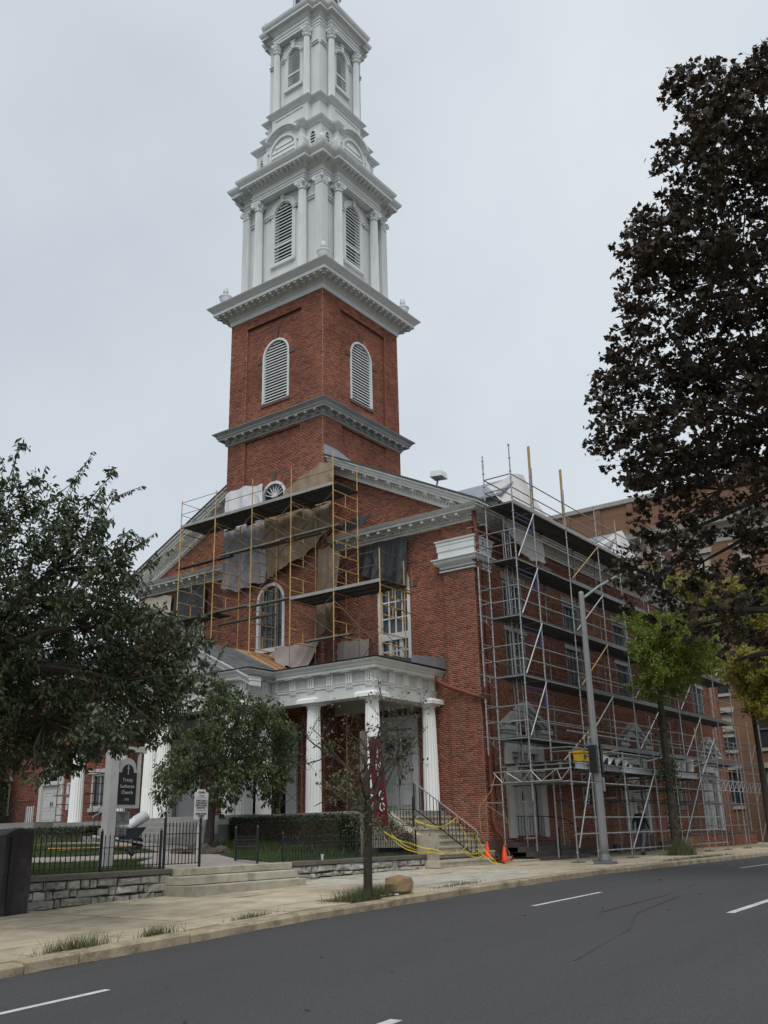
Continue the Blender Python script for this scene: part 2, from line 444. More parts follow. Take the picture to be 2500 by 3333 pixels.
def arc(cx, cz, r, a0, a1, n):
    return [(cx + r * math.cos(a0 + (a1 - a0) * i / n), cz + r * math.sin(a0 + (a1 - a0) * i / n)) for i in range(n + 1)]
def arch_line(c, hw, z0, zs, n=14):
    """outline of a round-headed opening, from bottom left over the arch to bottom right"""
    return [(c + hw, z0)] + arc(c, zs, hw, 0, PI, n) + [(c - hw, z0)]

def fx(X):      # faces -X : a = y, b = z, d = how far out
    return lambda a, b, d: (X - d, a, b)
def fy(Y):      # faces -Y : a = x
    return lambda a, b, d: (a, Y - d, b)

GX = [-90, -28, -20.8, -15.3, -9, -4, 300]; GZ = [-2.5, -.66, -.387, -.19, -.06, 0, 0]
def g(x): return float(np.interp(x, GX, GZ))

# ------------------------------------------------------------------ brickwork
COURSE, BL, JT = .067, .215, .0135
ALL_BRICKS = []      # (8-corner boxes) of the brick walls that are not single bricks
def hole_span(h, v0, v1):
    """the widest part of an opening that a course between v0 and v1 meets"""
    c, hw, z0, zs = h[:4]
    if v1 <= z0 + .004 or v0 >= zs + (hw if len(h) < 5 else 0): return None
    if v0 <= zs: return (c - hw, c + hw)
    if len(h) >= 5: return None
    k = math.sqrt(max(hw * hw - (v0 - zs) ** 2, 0))
    return (c - k, c + k) if k > .01 else None
def course_spans(a, b, holes, v0, v1):
    sp = [(a, b)]
    for h in holes:
        q = hole_span(h, v0, v1)
        if not q: continue
        ns = []
        for s0, s1 in sp:
            if q[1] <= s0 or q[0] >= s1: ns.append((s0, s1)); continue
            if q[0] > s0: ns.append((s0, q[0]))
            if q[1] < s1: ns.append((q[1], s1))
        sp = ns
    return sp
def brick_face(fn, ua, ub, v0, v1, holes=(), back=None, singles=None, seed=0, holes_back=None):
    """courses of bricks on a face; ua / ub may be functions of height. Returns the mortar backing (a builder)."""
    fa = ua if callable(ua) else (lambda v: ua); fb = ub if callable(ub) else (lambda v: ub)
    rnd = random.Random(seed); bk = back if back is not None else MB()
    n = int(math.ceil((v1 - v0) / COURSE - 1e-6)); run = {}
    for r in range(n):
        z0 = v0 + r * COURSE; z1 = min(z0 + COURSE, v1)
        a, b = fa((z0 + z1) / 2), fb((z0 + z1) / 2)
        if b - a < .03: continue
        sp = course_spans(a, b, holes, z0, z1)
        key = tuple((round(p, 4), round(q, 4)) for p, q in sp)
        for (s0, s1) in sp:
            k = (round(s0, 4), round(s1, 4))
            if run.get(k) and abs(run[k][1] - z0) < 1e-6: run[k][1] = z1
            else:
                if run.get(k): bk_add(bk, fn, k, run[k])
                run[k] = [z0, z1]
            header = (r % 6 == 5)
            L = BL / 2 if header else BL
            x = math.floor(s0 / L) * L + (L / 2 if (r % 2 or header) else 0) - L
            while x < s1:
                p, q = max(x, s0) + JT / 2, min(x + L, s1) - JT / 2
                x += L
                if q - p < .025: continue
                d = .008 + rnd.random() * .003
                box = (p, q, z0 + JT / 2, max(z1 - JT / 2, z0 + JT / 2 + .01), d)
                V = [fn(p, box[2], 0), fn(q, box[2], 0), fn(q, box[3], 0), fn(p, box[3], 0), fn(p, box[2], d), fn(q, box[2], d), fn(q, box[3], d), fn(p, box[3], d)]
                if singles is not None and singles(box): SINGLE.append(V)
                else: ALL_BRICKS.append(V)
    for k, zz in run.items(): bk_add(bk, fn, k, zz)
    return bk
def bk_add(bk, fn, k, zz):
    bk.add([fn(k[0], zz[0], 0), fn(k[1], zz[0], 0), fn(k[1], zz[1], 0), fn(k[0], zz[1], 0)], [(0, 1, 2, 3)])
SINGLE = []
def bricks_mesh(name, boxes):
    B = np.asarray([[tuple(p) for p in b] for b in boxes], np.float32); n = len(B)
    f = np.array([(4, 5, 6, 7), (0, 1, 5, 4), (1, 2, 6, 5), (2, 3, 7, 6), (3, 0, 4, 7)])
    F = (np.arange(n)[:, None, None] * 8 + f[None]).reshape(-1, 4)
    return np_mesh(name, B.reshape(-1, 3), F)
def voussoirs(fn, c, zs, r0, r1, d, parent, m, skip=None, a0=0.0, a1=PI, n=None):
    """ring of wedge bricks over an arch; returns one mesh per brick as its own part"""
    n = n or max(9, int(r0 * PI / .075)); 
    mb = MB()
    for i in range(n):
        t0 = a0 + (a1 - a0) * (i + .06) / n; t1 = a0 + (a1 - a0) * (i + .94) / n
        if skip and skip[0] < (t0 + t1) / 2 < skip[1]: continue
        q = [(c + r0 * math.cos(t0), zs + r0 * math.sin(t0)), (c + r1 * math.cos(t0), zs + r1 * math.sin(t0)), (c + r1 * math.cos(t1), zs + r1 * math.sin(t1)), (c + r0 * math.cos(t1), zs + r0 * math.sin(t1))]
        mb.prism(q, fn, 0, d)
    return mb
# ------------------------------------------------------------------ the setting: ground, road, pavement, kerb, lawn
def structure(o): o['kind'] = 'structure'; return o
def swz(x, y): return g(x) + .05 * (y + 5.5) / 5.05
def lz(x, y): return min(.36 + .055 * (y + .45), .93)
def sheet(name, xs, ys, zf, m, kind='structure'):
    V = [(x, y, zf(x, y)) for y in ys for x in xs]; nx = len(xs)
    F = [(j * nx + i, j * nx + i + 1, (j + 1) * nx + i + 1, (j + 1) * nx + i) for j in range(len(ys) - 1) for i in range(nx - 1)]
    o = link(name, np_mesh(name, V, F), m); o['kind'] = kind; return o
XS = [-400, -90] + [x * .5 for x in range(-120, 20)] + list(range(10, 61, 5)) + [120, 400]
sheet('ground', XS, [-400, -120, -60, -30, -16, -4, 8, 20, 60, 120, 400], lambda x, y: g(x) - .34, 'soil')
road = sheet('road', XS, [-15.3, -13, -10.6, -8, -6.4, -5.44], lambda x, y: g(x) - .135 + .02 * (1 - abs(y + 10.4) / 5), 'road_asphalt')
def rz(x, y): return g(x) - .135 + .02 * (1 - abs(y + 10.4) / 5)
for (x0, x1, y0, w) in ((-25.0, -20.8, -7.45, .10), (-12.25, -9.4, -8.02, .10), (.2, 3.2, -7.85, .10), (12.6, 15.6, -7.85, .10),
                        (-23.9, -20.75, -11.2, .13), (-12.55, -9.4, -11.5, .13), (0, 3.1, -11.5, .13)):
    n = 6; V = []; F = []
    for i in range(n + 1):
        x = x0 + (x1 - x0) * i / n
        V += [(x, y0 - w / 2, rz(x, y0) + .004), (x, y0 + w / 2, rz(x, y0) + .004)]
    F = [(2 * i, 2 * i + 2, 2 * i + 3, 2 * i + 1) for i in range(n)]
    link('lane_dash', np_mesh('lane_dash', V, F), 'road_paint', road)
# tar lines and leaf litter on the road
mb = MB()
for (pts) in ([(-17.5, -11.3), (-15, -10.9), (-13, -10.2), (-10, -9.8)], [(-13, -9.6), (-10, -9.5), (-7, -9.1)]):
    for a, b in zip(pts, pts[1:]):
        w = .016
        mb.add([(a[0], a[1] - w, rz(*a) + .005), (b[0], b[1] - w, rz(*b) + .005), (b[0], b[1] + w, rz(*b) + .005), (a[0], a[1] + w, rz(*a) + .005)], [(0, 1, 2, 3)])
mb.build('tar_seam', mat('tar', (.056, .055, .057), .5, .2, 4), road)
sheet('side_street', [29.5, 31, 40, 45], [-5.44, 10, 40, 90], lambda x, y: -.13, 'road_asphalt')

# pavement of separate slabs
pav = bpy.data.objects.new('pavement', None); COL.objects.link(pav); pav['kind'] = 'structure'
sheetbase = MB()
X0 = -13.8
slab_x = [X0 + 1.6 * i for i in range(-14, 28)]
rows = [(-5.235, -4.3), (-4.3, -2.35), (-2.35, -.40)]
rs = random.Random(3)
for i in range(len(slab_x) - 1):
    for j, (y0, y1) in enumerate(rows):
        xa, xb = slab_x[i], slab_x[i + 1]
        if j == 0 and abs(xa - X0) < .01: continue                       # tree pit
        if j == 2 and xa > -4.4: y1 = .02
        q = .010; dz = rs.uniform(-.008, .008); t = rs.uniform(-.006, .006)
        old = (j in (1, 2) and -10.7 < xa < -4.3 and not (j == 2 and xa > -6)) or (j == 0 and -10.7 < xa < -7)
        P = [(xa + q, y0 + q), (xb - q, y0 + q), (xb - q, y1 - q), (xa + q, y1 - q)]
        mb = MB(); mb.hexa([(x, y, swz(x, y) - .12) for x, y in P] + [(x, y, swz(x, y) + dz + (t if k % 2 else -t)) for k, (x, y) in enumerate(P)])
        mb.build('slab', 'sidewalk_old' if old else 'sidewalk', pav)
V = [(x, y, swz(x, y) - .03) for y in (-5.24, -.3, .3) for x in XS]
nx = len(XS)
F = [(j * nx + i, j * nx + i + 1, (j + 1) * nx + i + 1, (j + 1) * nx + i) for j in range(2) for i in range(nx - 1)]
link('joint_bed', np_mesh('joint_bed', V, F), 'soil', pav)
# opposite pavement, under the viewer
sheet('far_pavement', XS, [-30, -15.3], lambda x, y: g(x), 'sidewalk')

kerb = bpy.data.objects.new('kerb', None); COL.objects.link(kerb); kerb['kind'] = 'structure'
x = -34.0; rs = random.Random(5)
while x < 44:
    L = rs.uniform(1.7, 2.7)
    if x < -19.72 < x + L: L = -19.72 - x
    xa, xb = x + .012, x + L - .012; dz = rs.uniform(-.014, .012); dy = rs.uniform(-.012, .012)
    ya, yb = -5.5 + dy, -5.245; b = .03
    A = [(xa, ya, g(xa) - .25), (xb, ya, g(xb) - .25), (xb, yb, g(xb) - .25), (xa, yb, g(xa) - .25)]
    B = [(xa, ya, g(xa) - b + dz), (xb, ya, g(xb) - b + dz), (xb, yb, g(xb) + dz), (xa, yb, g(xa) + dz)]
    mb = MB(); mb.hexa(A + B)
    mb.hexa([B[0], B[1], B[2], B[3], (xa + .01, ya + b, g(xa) + dz + .001), (xb - .01, ya + b, g(xb) + dz + .001), (xb, yb, g(xb) + dz + .001), (xa, yb, g(xa) + dz + .001)])
    mb.build('kerb_stone', 'kerb', kerb)
    x += L
# strip of gutter dirt along the kerb
mb = MB(); rs = random.Random(9); x = -30
while x < 20:
    L = rs.uniform(.4, 2.2); w = rs.uniform(.02, .10)
    ys = [-5.5, -5.5 - w, -5.5 - w * rs.uniform(.4, 1)]
    mb.add([(x, -5.49, rz(x, -5.5) + .006), (x + L, -5.49, rz(x + L, -5.5) + .006), (x + L, ys[2], rz(x + L, -5.5) + .006), (x + L * .4, ys[1], rz(x + L * .4, -5.5) + .006)], [(0, 1, 2, 3)])
    x += L + rs.uniform(.2, 3)
o = mb.build('gutter_dirt', 'gutter'); o['kind'] = 'stuff'; o['label'] = 'sandy dirt gathered in the gutter along the kerb'

# lawn and path
LX = [-44, -36, -30] + [-26 + .8 * i for i in range(28)] + [-3.6]
LY = [-.2, .6, 1.4, 2.2, 3, 3.8, 4.6, 5.4, 6.5, 8, 10, 12, 16, 22, 32]
lawn = sheet('lawn', LX, LY, lambda x, y: lz(x, y) - .02, mat('turf', (.045, .062, .020), .95, .3, 3, bump=.6))
def strip(name, pts, m, dz):
    V = []; F = []
    n = len(pts)
    for (a, b) in pts: V += [(a[0], a[1], lz(*a) + dz), (b[0], b[1], lz(*b) + dz)]
    F = [(2 * i, 2 * i + 2, 2 * i + 3, 2 * i + 1) for i in range(n - 1)]
    o = link(name, np_mesh(name, V, F), m); o['kind'] = 'structure'; return o
strip('path', [((-13.75, -.42), (-10.3, -.42)), ((-13.6, .6), (-10.2, .6)), ((-13.0, 1.6), (-9.9, 1.6)), ((-11.5, 2.8), (-9.2, 2.8)), ((-9.8, 4.4), (-7.9, 4.4)), ((-9, 6), (-7.0, 6)), ((-8.4, 9), (-6.6, 9)), ((-8.4, 12), (-6.6, 12))], 'path', .012)
strip('garden_path', [((-11.4, 2.9), (-9.6, 4.6)), ((-13.6, 2.7), (-12.4, 4.2)), ((-15.5, 3.0), (-14.6, 4.6)), ((-19, 4.6), (-18, 6.2)), ((-26, 8), (-25, 10))], 'path', .010)
def blades(name, n, pick, hgt, m, width=.006, lean=.5, seed=1, label=None, parent=None):
    rg = np.random.default_rng(seed); V = np.zeros((n, 3, 3), np.float32)
    P = pick(rg, n); h = rg.uniform(*hgt, n); a = rg.uniform(0, 2 * PI, n); t = rg.uniform(0, 2 * PI, n); l = rg.uniform(0, lean, n)
    V[:, 0] = P; V[:, 1] = P; V[:, 0, 0] -= np.cos(a) * width; V[:, 0, 1] -= np.sin(a) * width; V[:, 1, 0] += np.cos(a) * width; V[:, 1, 1] += np.sin(a) * width
    V[:, 2] = P + np.stack([np.cos(t) * l * h, np.sin(t) * l * h, h], 1)
    o = link(name, np_mesh(name, V.reshape(-1, 3), np.arange(3 * n).reshape(-1, 3)), m, parent); o['kind'] = 'stuff'
    if label: o['label'] = label
    return o
def on_path(x, y):
    a = np.interp(y, [-.42, 1.6, 2.8, 4.4, 6, 12], [-13.75, -13.0, -11.5, -9.8, -9, -8.4]); b = np.interp(y, [-.42, 1.6, 2.8, 4.4, 6, 12], [-10.3, -9.9, -9.2, -7.9, -7, -6.6])
    c = np.interp(x, [-26, -18.5, -15, -13, -10.5], [9, 5.4, 3.8, 3.45, 3.75])
    return ((x > a) & (x < b)) | ((np.abs(y - c) < .75) & (x < -9.6))
def pick_lawn(rg, n):
    out = []
    while len(out) < n:
        x = rg.uniform(-21, -4.4, n); y = -.1 + 9 * rg.uniform(0, 1, n) ** 1.6
        k = ~on_path(x, y); out += list(zip(x[k], y[k]))
    q = np.array(out[:n]); return np.stack([q[:, 0], q[:, 1], np.minimum(.36 + .055 * (q[:, 1] + .45), .93) - .02], 1)
blades('grass', 60000, pick_lawn, (.04, .10), 'grass_blade', .008, .6, 2, 'short green grass of the churchyard lawn behind the iron fence')
# ------------------------------------------------------------------ the church
church = thing('church', 'red brick church with a tall white steeple and a white columned portico', 'church')
CXT, CYT = 2.0, 9.06                     # tower axis
W, LEN = 18.12, 26.5                     # front width, depth along the street
H_WALL = 11.67
FW, SW_ = .12, .12                       # wall planes behind the pier planes
front, side, pierx, piery = fx(FW), fy(SW_), fx(0.0), fy(0.0)
tfront, tside = fx(CXT - 2.74), fy(CYT - 2.74)

# --- brick faces ---------------------------------------------------------
mort = MB()
win_r = (3.59, .74, 6.2, 9.85)          # tall round-headed windows of the front (centre, half width, foot, spring)
door_f = (3.62, .70, 1.70, 4.62, 1)
win_l = (W - 3.59, .74, 6.2, 9.85)
door_fl = (W - 3.62, .70, 1.70, 4.62, 1)
brick_face(front, 1.28, CYT - 2.70, .0, H_WALL, (win_r, door_f), mort, seed=1)
brick_face(front, CYT + 2.70, W - 1.28, .0, H_WALL, (win_l, door_fl), mort, seed=2)
def zr(y): return 12.1 + .5 * (y + .68)
brick_face(front, lambda v: max(0.0, (v + .62 - 12.1) / .5 - .68), CYT - 2.70, 11.95, 15.2, (), mort, seed=3)
brick_face(front, CYT + 2.70, lambda v: W - max(0.0, (v + .62 - 12.1) / .5 - .68), 11.95, 15.2, (), mort, seed=4)
brick_face(pierx, 0.0, 1.28, .70, H_WALL, (), mort, seed=5, singles=lambda b: b[2] < 4.45)
brick_face(pierx, W - 1.28, W, .70, H_WALL, (), mort, seed=6)
brick_face(piery, 0.0, 1.0, .70, H_WALL, (), mort, seed=7)
SIDE_WIN = [3.0, 8.0, 13.0, 18.0, 23.0]
side_holes = [(x, .78, 6.3, 9.9, 1) for x in SIDE_WIN] + [(x, 1.05, .85, 4.35, 1) for x in (3.0, 13.0, 23.0)] + [(x, .55, 1.9, 3.3, 1) for x in (8.2, 18.2)]
brick_face(side, 1.0, LEN, .35, H_WALL, side_holes, mort, seed=8)
for x in (5.5, 10.5, 15.5, 20.5, 25.5):
    brick_face(piery, x - .45, x + .45, .35, H_WALL, (), mort, seed=int(x * 10))
    for s in (-1, 1): mort.add([(x + .45 * s, 0, .35), (x + .45 * s, SW_ + .01, .35), (x + .45 * s, SW_ + .01, H_WALL), (x + .45 * s, 0, H_WALL)], [(0, 1, 2, 3)])
for (xx, yy, a) in ((0, 1.28, 0), (0, W - 1.28, 0)): mort.add([(0, yy, .7), (FW + .01, yy, .7), (FW + .01, yy, H_WALL), (0, yy, H_WALL)], [(0, 1, 2, 3)])
mort.add([(1.0, 0, .7), (1.0, SW_ + .01, .7), (1.0, SW_ + .01, H_WALL), (1.0, 0, H_WALL)], [(0, 1, 2, 3)])
# tower faces: outer skin with a sunk panel round the louvres
T0 = CYT - 2.74
reveal = MB()
def tower_face(fn, c, seed, lo):
    d = .09
    inner = lambda a, b, q: fn(a, b, q - d)
    arch = (c, .78, 18.84, 21.10)
    fan = (c, .70, 14.30, 14.42)
    big = (c, .76, 8.0, 9.95)
    maind = (c, 1.15, 1.70, 4.6, 1)
    hs = [(c + (.12), 1.62, 18.0, 22.84, 1)]
    # framing strips
    brick_face(fn, c - 2.74, c + 2.74, 17.86, 23.40, [(c + .09, 1.62, 17.86, 22.84, 1)], mort, seed=seed)
    brick_face(inner, c + .09 - 1.62, c + .09 + 1.62, 17.86, 22.84, [arch], mort, seed=seed + 1)
    brick_face(fn, c - 2.74, c + 2.74, lo, 17.42, [(c + .09, 1.60, 12.4, 17.28, 1)] + ([big, maind] if lo < 10 else []), mort, seed=seed + 2)
    brick_face(inner, c + .09 - 1.60, c + .09 + 1.60, max(lo, 12.4), 17.28, [fan] if lo < 10 else [], mort, seed=seed + 3)
    # reveals of the panels
    for u0, z0, z1, hw in ((c + .09, 17.86, 22.84, 1.62), (c + .09, max(lo, 12.4), 17.28, 1.60)):
        for s in (-1, 1): reveal.add([fn(u0 + s * hw, z0, 0), fn(u0 + s * hw, z0, -d), fn(u0 + s * hw, z1, -d), fn(u0 + s * hw, z1, 0)], [(0, 1, 2, 3)])
        reveal.add([fn(u0 - hw, z1, 0), fn(u0 + hw, z1, 0), fn(u0 + hw, z1, -d), fn(u0 - hw, z1, -d)], [(0, 1, 2, 3)])
        reveal.add([fn(u0 - hw, z0, 0), fn(u0 + hw, z0, 0), fn(u0 + hw, z0, -d), fn(u0 - hw, z0, -d)], [(0, 1, 2, 3)])
    return arch, fan, big, maind
archF, fanF, bigF, mainF = tower_face(tfront, CYT, 31, 0.0)
archS, *_ = tower_face(tside, CXT, 51, 12.2)
# returns of the tower between its front and the church front, and the faces turned away
brick_face(tside, CXT - 2.74, FW + .05, 0.0, 12.2, (), mort, seed=77)
mort.box(CXT - 2.0, CXT + 2.735, CYT + 2.5, CYT + 2.735, 0, 23.4)
mort.box(CXT - 2.72, CXT - 2.0, CYT + 2.3, CYT + 2.735, 0, 23.4)
mort.box(CXT + 2.5, CXT + 2.735, CYT - 2.72, CYT + 2.72, 12, 23.4)
mort.box(LEN - .2, LEN, .14, W, 0, 15)
mort.box(.14, LEN, W - .2, W - .01, 0, H_WALL)
wall = mort.build('wall', 'mortar', church)
reveal.build('panel_reveal', 'brick', church, kind='stuff')
pier = link('corner_pier', MB().box(.02, .9, .02, 1.2, .0, 11.6).mesh('corner_pier'), 'mortar', church)
for V in SINGLE:
    c = np.mean(np.array([tuple(p) for p in V]), axis=0)
    key = tuple(np.round(np.array([tuple(p) for p in V])[6] - np.array([tuple(p) for p in V])[0], 3))
    if key not in (cache := globals().setdefault('_bc', {})):
        cache[key] = bricks_mesh('brick', [[tuple(np.array(tuple(p)) - c) for p in V]])
    link('brick', cache[key], 'brick', pier, loc=tuple(c))
link('brickwork', bricks_mesh('brickwork', ALL_BRICKS), 'brick', church, kind='stuff')
ALL_BRICKS.clear()

# --- plinth of long dark red courses and stone base ----------------------
mb = MB()
for k in range(5):
    z = .30 + k * .088
    mb.box(-.05, 1.05, -.05, 1.33, z, z + .074)
mb.build('plinth_course', 'brownstone', church)
MB().box(-.12, 1.1, -.12, 1.36, -.2, .30).build('base_stone', 'stone_dark', church)
mb = MB()
for x in (5.5, 10.5, 15.5, 20.5, 25.5): mb.box(x - .52, x + .52, -.07, .3, -.2, .36)
mb.box(1.1, LEN, .06, .4, -.2, .34)
mb.build('base_stone', 'stone_dark', church)
MB().box(1.1, LEN, .03, .3, .34, .62).build('water_table', 'brownstone', church)

# --- windows and louvres --------------------------------------------------
def opening_back(fn, h, depth, m, name, parent, extra=0.0):
    c, hw, z0, zs = h[:4]
    line = [(c + hw, z0), (c + hw, zs), (c - hw, zs), (c - hw, z0)] if len(h) >= 5 else arch_line(c, hw, z0, zs)
    mb = MB(); mb.prism(line, fn, -depth - .02, -depth)
    return mb.build(name, m, parent)
def louver_window(fn, h, n, fr, m, trim=None, depth=.10, name='louver_window', rail=None, keystone=None, sill=None, lip=.40, bd=.04):
    c, hw, z0, zs = h[:4]
    fm = MB(); inn = arch_line(c, hw - fr, z0 + fr * .6, zs); out = arch_line(c, hw, z0, zs)
    fm.band(inn, out, fn, -depth - .06, .045)
    fm.box(*[0] * 6) if 0 else None
    w = fm.build(name, m, church)
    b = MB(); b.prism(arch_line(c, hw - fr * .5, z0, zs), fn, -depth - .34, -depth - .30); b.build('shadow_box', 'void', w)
    top = zs + hw - fr; pitch = (top - z0 - fr * .4) / n
    for i in range(n):
        za = z0 + fr * .5 + i * pitch
        k = hw - fr if za + pitch * .5 < zs else math.sqrt(max((hw - fr) ** 2 - (za + pitch * .6 - zs) ** 2, 0))
        if k < .06: continue
        q = MB(); t = .012
        q.add([fn(c - k, za, -depth + .02), fn(c + k, za, -depth + .02), fn(c + k, za + pitch * .3, -depth - bd), fn(c - k, za + pitch * .3, -depth - bd),
               fn(c - k, za + t, -depth + .03), fn(c + k, za + t, -depth + .03), fn(c + k, za + pitch * .3 + t, -depth - bd + .01), fn(c - k, za + pitch * .3 + t, -depth - bd + .01)],
              [(0, 1, 2, 3), (7, 6, 5, 4), (0, 4, 5, 1), (1, 5, 6, 2), (2, 6, 7, 3), (3, 7, 4, 0)])
        q.add([fn(c - k, za, -depth + .03), fn(c + k, za, -depth + .03), fn(c + k, za + pitch * lip, -depth + .03), fn(c - k, za + pitch * lip, -depth + .03)], [(0, 1, 2, 3)])
        q.build('louver_blade', m, w)
    if rail is not None:
        MB().prism([(c - hw + fr, rail), (c + hw - fr, rail), (c + hw - fr, rail + .10), (c - hw + fr, rail + .10)], fn, -depth, -depth + .06).build('mid_rail', m, w)
    if sill:
        MB().prism([(c - hw - sill[0], z0 - sill[1]), (c + hw + sill[0], z0 - sill[1]), (c + hw + sill[0], z0), (c - hw - sill[0], z0)], fn, -.02, sill[2]).build('sill', sill[3], w)
    return w
def brick_arch(fn, c, hw, zs, w, d, parent, key=True):
    vb = voussoirs(fn, c, zs, hw + .004, hw + w, d, None, 'brick', skip=(PI / 2 - .14, PI / 2 + .14) if key else None, a0=0.03, a1=PI - .03)
    vb.build('arch_brick', 'brick', parent, kind='stuff')
    if key:
        k = MB(); k.prism([(c - .10, zs + hw - .01), (c + .10, zs + hw - .01), (c + .15, zs + hw + w + .16), (c - .15, zs + hw + w + .16)], fn, 0, d + .04); k.build('keystone', 'brownstone', parent)
        for s in (-1, 1):
            i = MB(); a = c + s * (hw + .005); b = c + s * (hw + .34); i.prism([(min(a, b), zs - .20), (max(a, b), zs - .20), (max(a, b), zs), (min(a, b), zs)], fn, 0, d + .02); i.build('impost_stone', 'brownstone', parent)
for fn, h in ((tfront, archF), (tside, archS)):
    inner = (lambda f: lambda a, b, q: f(a, b, q - .09))(fn)
    w = louver_window(inner, h, 21, .10, 'white_paint', depth=.06, sill=(.06, .14, .07, 'brownstone'))
    brick_arch(inner, h[0], h[1], h[3], .27, .02, w)
# fan window of the tower front
inner = lambda a, b, q: tfront(a, b, q - .09)
c, hw, z0, zs = fanF
fm = MB(); fm.band([(c + hw - .12, z0)] + arc(c, zs, hw - .12, 0, PI, 16) + [(c - hw + .12, z0)], arch_line(c, hw, z0, zs, 16), inner, -.12, .05)
fan = fm.build('fan_window', 'white_paint', church)
MB().prism(arch_line(c, hw - .05, z0, zs, 16), inner, -.10, -.08).build('pane', 'dark_glass', fan)
for i in range(1, 9):
    t = PI * i / 9
    q = MB(); q.prism([(c + .13 * math.cos(t) - .018 * math.sin(t), zs + .13 * math.sin(t) + .018 * math.cos(t)), (c + (hw - .1) * math.cos(t) - .018 * math.sin(t), zs + (hw - .1) * math.sin(t) + .018 * math.cos(t)),
                      (c + (hw - .1) * math.cos(t) + .018 * math.sin(t), zs + (hw - .1) * math.sin(t) - .018 * math.cos(t)), (c + .13 * math.cos(t) + .018 * math.sin(t), zs + .13 * math.sin(t) - .018 * math.cos(t))], inner, -.08, -.03)
    q.build('glazing_bar', 'white_paint', fan)
MB().prism(arc(c, zs, .15, 0, PI, 10), inner, -.08, -.01).build('hub', 'white_paint', fan)
brick_arch(inner, c, hw, zs, .26, .02, fan)
# big round-headed windows of the front
def big_window(fn, h, parent_label=None, transom=None, bars=True):
    c, hw, z0, zs = h
    fm = MB(); fr = .13
    fm.band(arch_line(c, hw - fr, z0, zs), arch_line(c, hw, z0, zs), fn, -.16, .02)
    fm.prism([(c - hw, z0 - .13), (c + hw, z0 - .13), (c + hw, z0 + .04), (c - hw, z0 + .04)], fn, -.16, .06)
    w = fm.build('arched_window', 'white_trim', church)
    MB().prism(arch_line(c, hw - fr, z0, zs), fn, -.15, -.13).build('pane', 'sky_glass', w)
    q = .025 if transom else .014
    if bars:
        for k in (-1, 0, 1):
            u = c + k * (hw - fr) / 2
            MB().prism([(u - q, z0), (u + q, z0), (u + q, zs + (hw - fr) * .8), (u - q, zs + (hw - fr) * .8)], fn, -.13, -.09).build('glazing_bar', 'white_trim' if transom else 'galv_dark', w)
        for z in np.arange(z0 + .55, zs + .2, .62):
            MB().prism([(c - hw + fr, z - q), (c + hw - fr, z - q), (c + hw - fr, z + q), (c - hw + fr, z + q)], fn, -.13, -.10).build('glazing_bar', 'white_trim' if transom else 'galv_dark', w)
    if transom:
        MB().prism([(c - hw + .02, transom), (c + hw - .02, transom), (c + hw - .02, transom + .26), (c - hw + .02, transom + .26)], fn, -.14, .01).build('transom', 'white_trim', w)
        for k in (-.33, .33):
            MB().prism([(c + k * hw - .07, z0), (c + k * hw + .07, z0), (c + k * hw + .07, transom), (c + k * hw - .07, transom)], fn, -.13, -.05).build('mullion', 'white_trim', w)
    brick_arch(fn, c, hw, zs, .27, .02, w)
    return w
big_window(front, win_r, transom=7.76)
big_window(front, win_l, transom=7.76)
big_window(tfront, bigF)
# side windows, with cloudy protective sheets, stone lintels and sills
for x in SIDE_WIN:
    fm = MB(); fm.band([(x + .66, 6.3), (x + .66, 9.78), (x - .66, 9.78), (x - .66, 6.3)], [(x + .78, 6.3), (x + .78, 9.9), (x - .78, 9.9), (x - .78, 6.3)], side, -.2, -.02)
    w = fm.build('side_window', 'grey_trim', church)
    MB().prism([(x - .66, 6.3), (x + .66, 6.3), (x + .66, 9.78), (x - .66, 9.78)], side, -.18, -.16).build('pane', 'window_sheet', w)
    for k in (-.33, 0, .33): MB().prism([(x + k - .02, 6.3), (x + k + .02, 6.3), (x + k + .02, 9.78), (x + k - .02, 9.78)], side, -.16, -.12).build('glazing_bar', 'galv_dark', w)
    for z in (7.1, 7.9, 8.1, 8.9): MB().prism([(x - .66, z - .02), (x + .66, z - .02), (x + .66, z + .02), (x - .66, z + .02)], side, -.16, -.12).build('glazing_bar', 'galv_dark', w)
    MB().prism([(x - .98, 9.9), (x + .98, 9.9), (x + .98, 10.16), (x - .98, 10.16)], side, -.1, .05).build('lintel', 'sill_stone', w)
    MB().prism([(x - .92, 6.14), (x + .92, 6.14), (x + .92, 6.3), (x - .92, 6.3)], side, -.1, .09).build('sill', 'sill_stone', w)
    MB().prism([(x - .9, 7.98), (x + .9, 7.98), (x + .9, 8.16), (x - .9, 8.16)], side, -.17, .03).build('roller_case', 'grey_trim', w)
for x in (8.2, 18.2):
    fm = MB(); fm.band([(x + .47, 1.9), (x + .47, 3.22), (x - .47, 3.22), (x - .47, 1.9)], [(x + .55, 1.9), (x + .55, 3.3), (x - .55, 3.3), (x - .55, 1.9)], side, -.2, .02)
    w = fm.build('small_window', 'door_white', church)
    MB().prism([(x - .47, 1.9), (x + .47, 1.9), (x + .47, 3.22), (x - .47, 3.22)], side, -.12, -.10).build('pane', 'sky_glass', w)
    MB().prism([(x - .47, 2.52), (x + .47, 2.52), (x + .47, 2.6), (x - .47, 2.6)], side, -.10, -.04).build('sash_rail', 'door_white', w)
    MB().prism([(x - .65, 1.74), (x + .65, 1.74), (x + .65, 1.9), (x - .65, 1.9)], side, -.1, .09).build('sill', 'sill_stone', w)
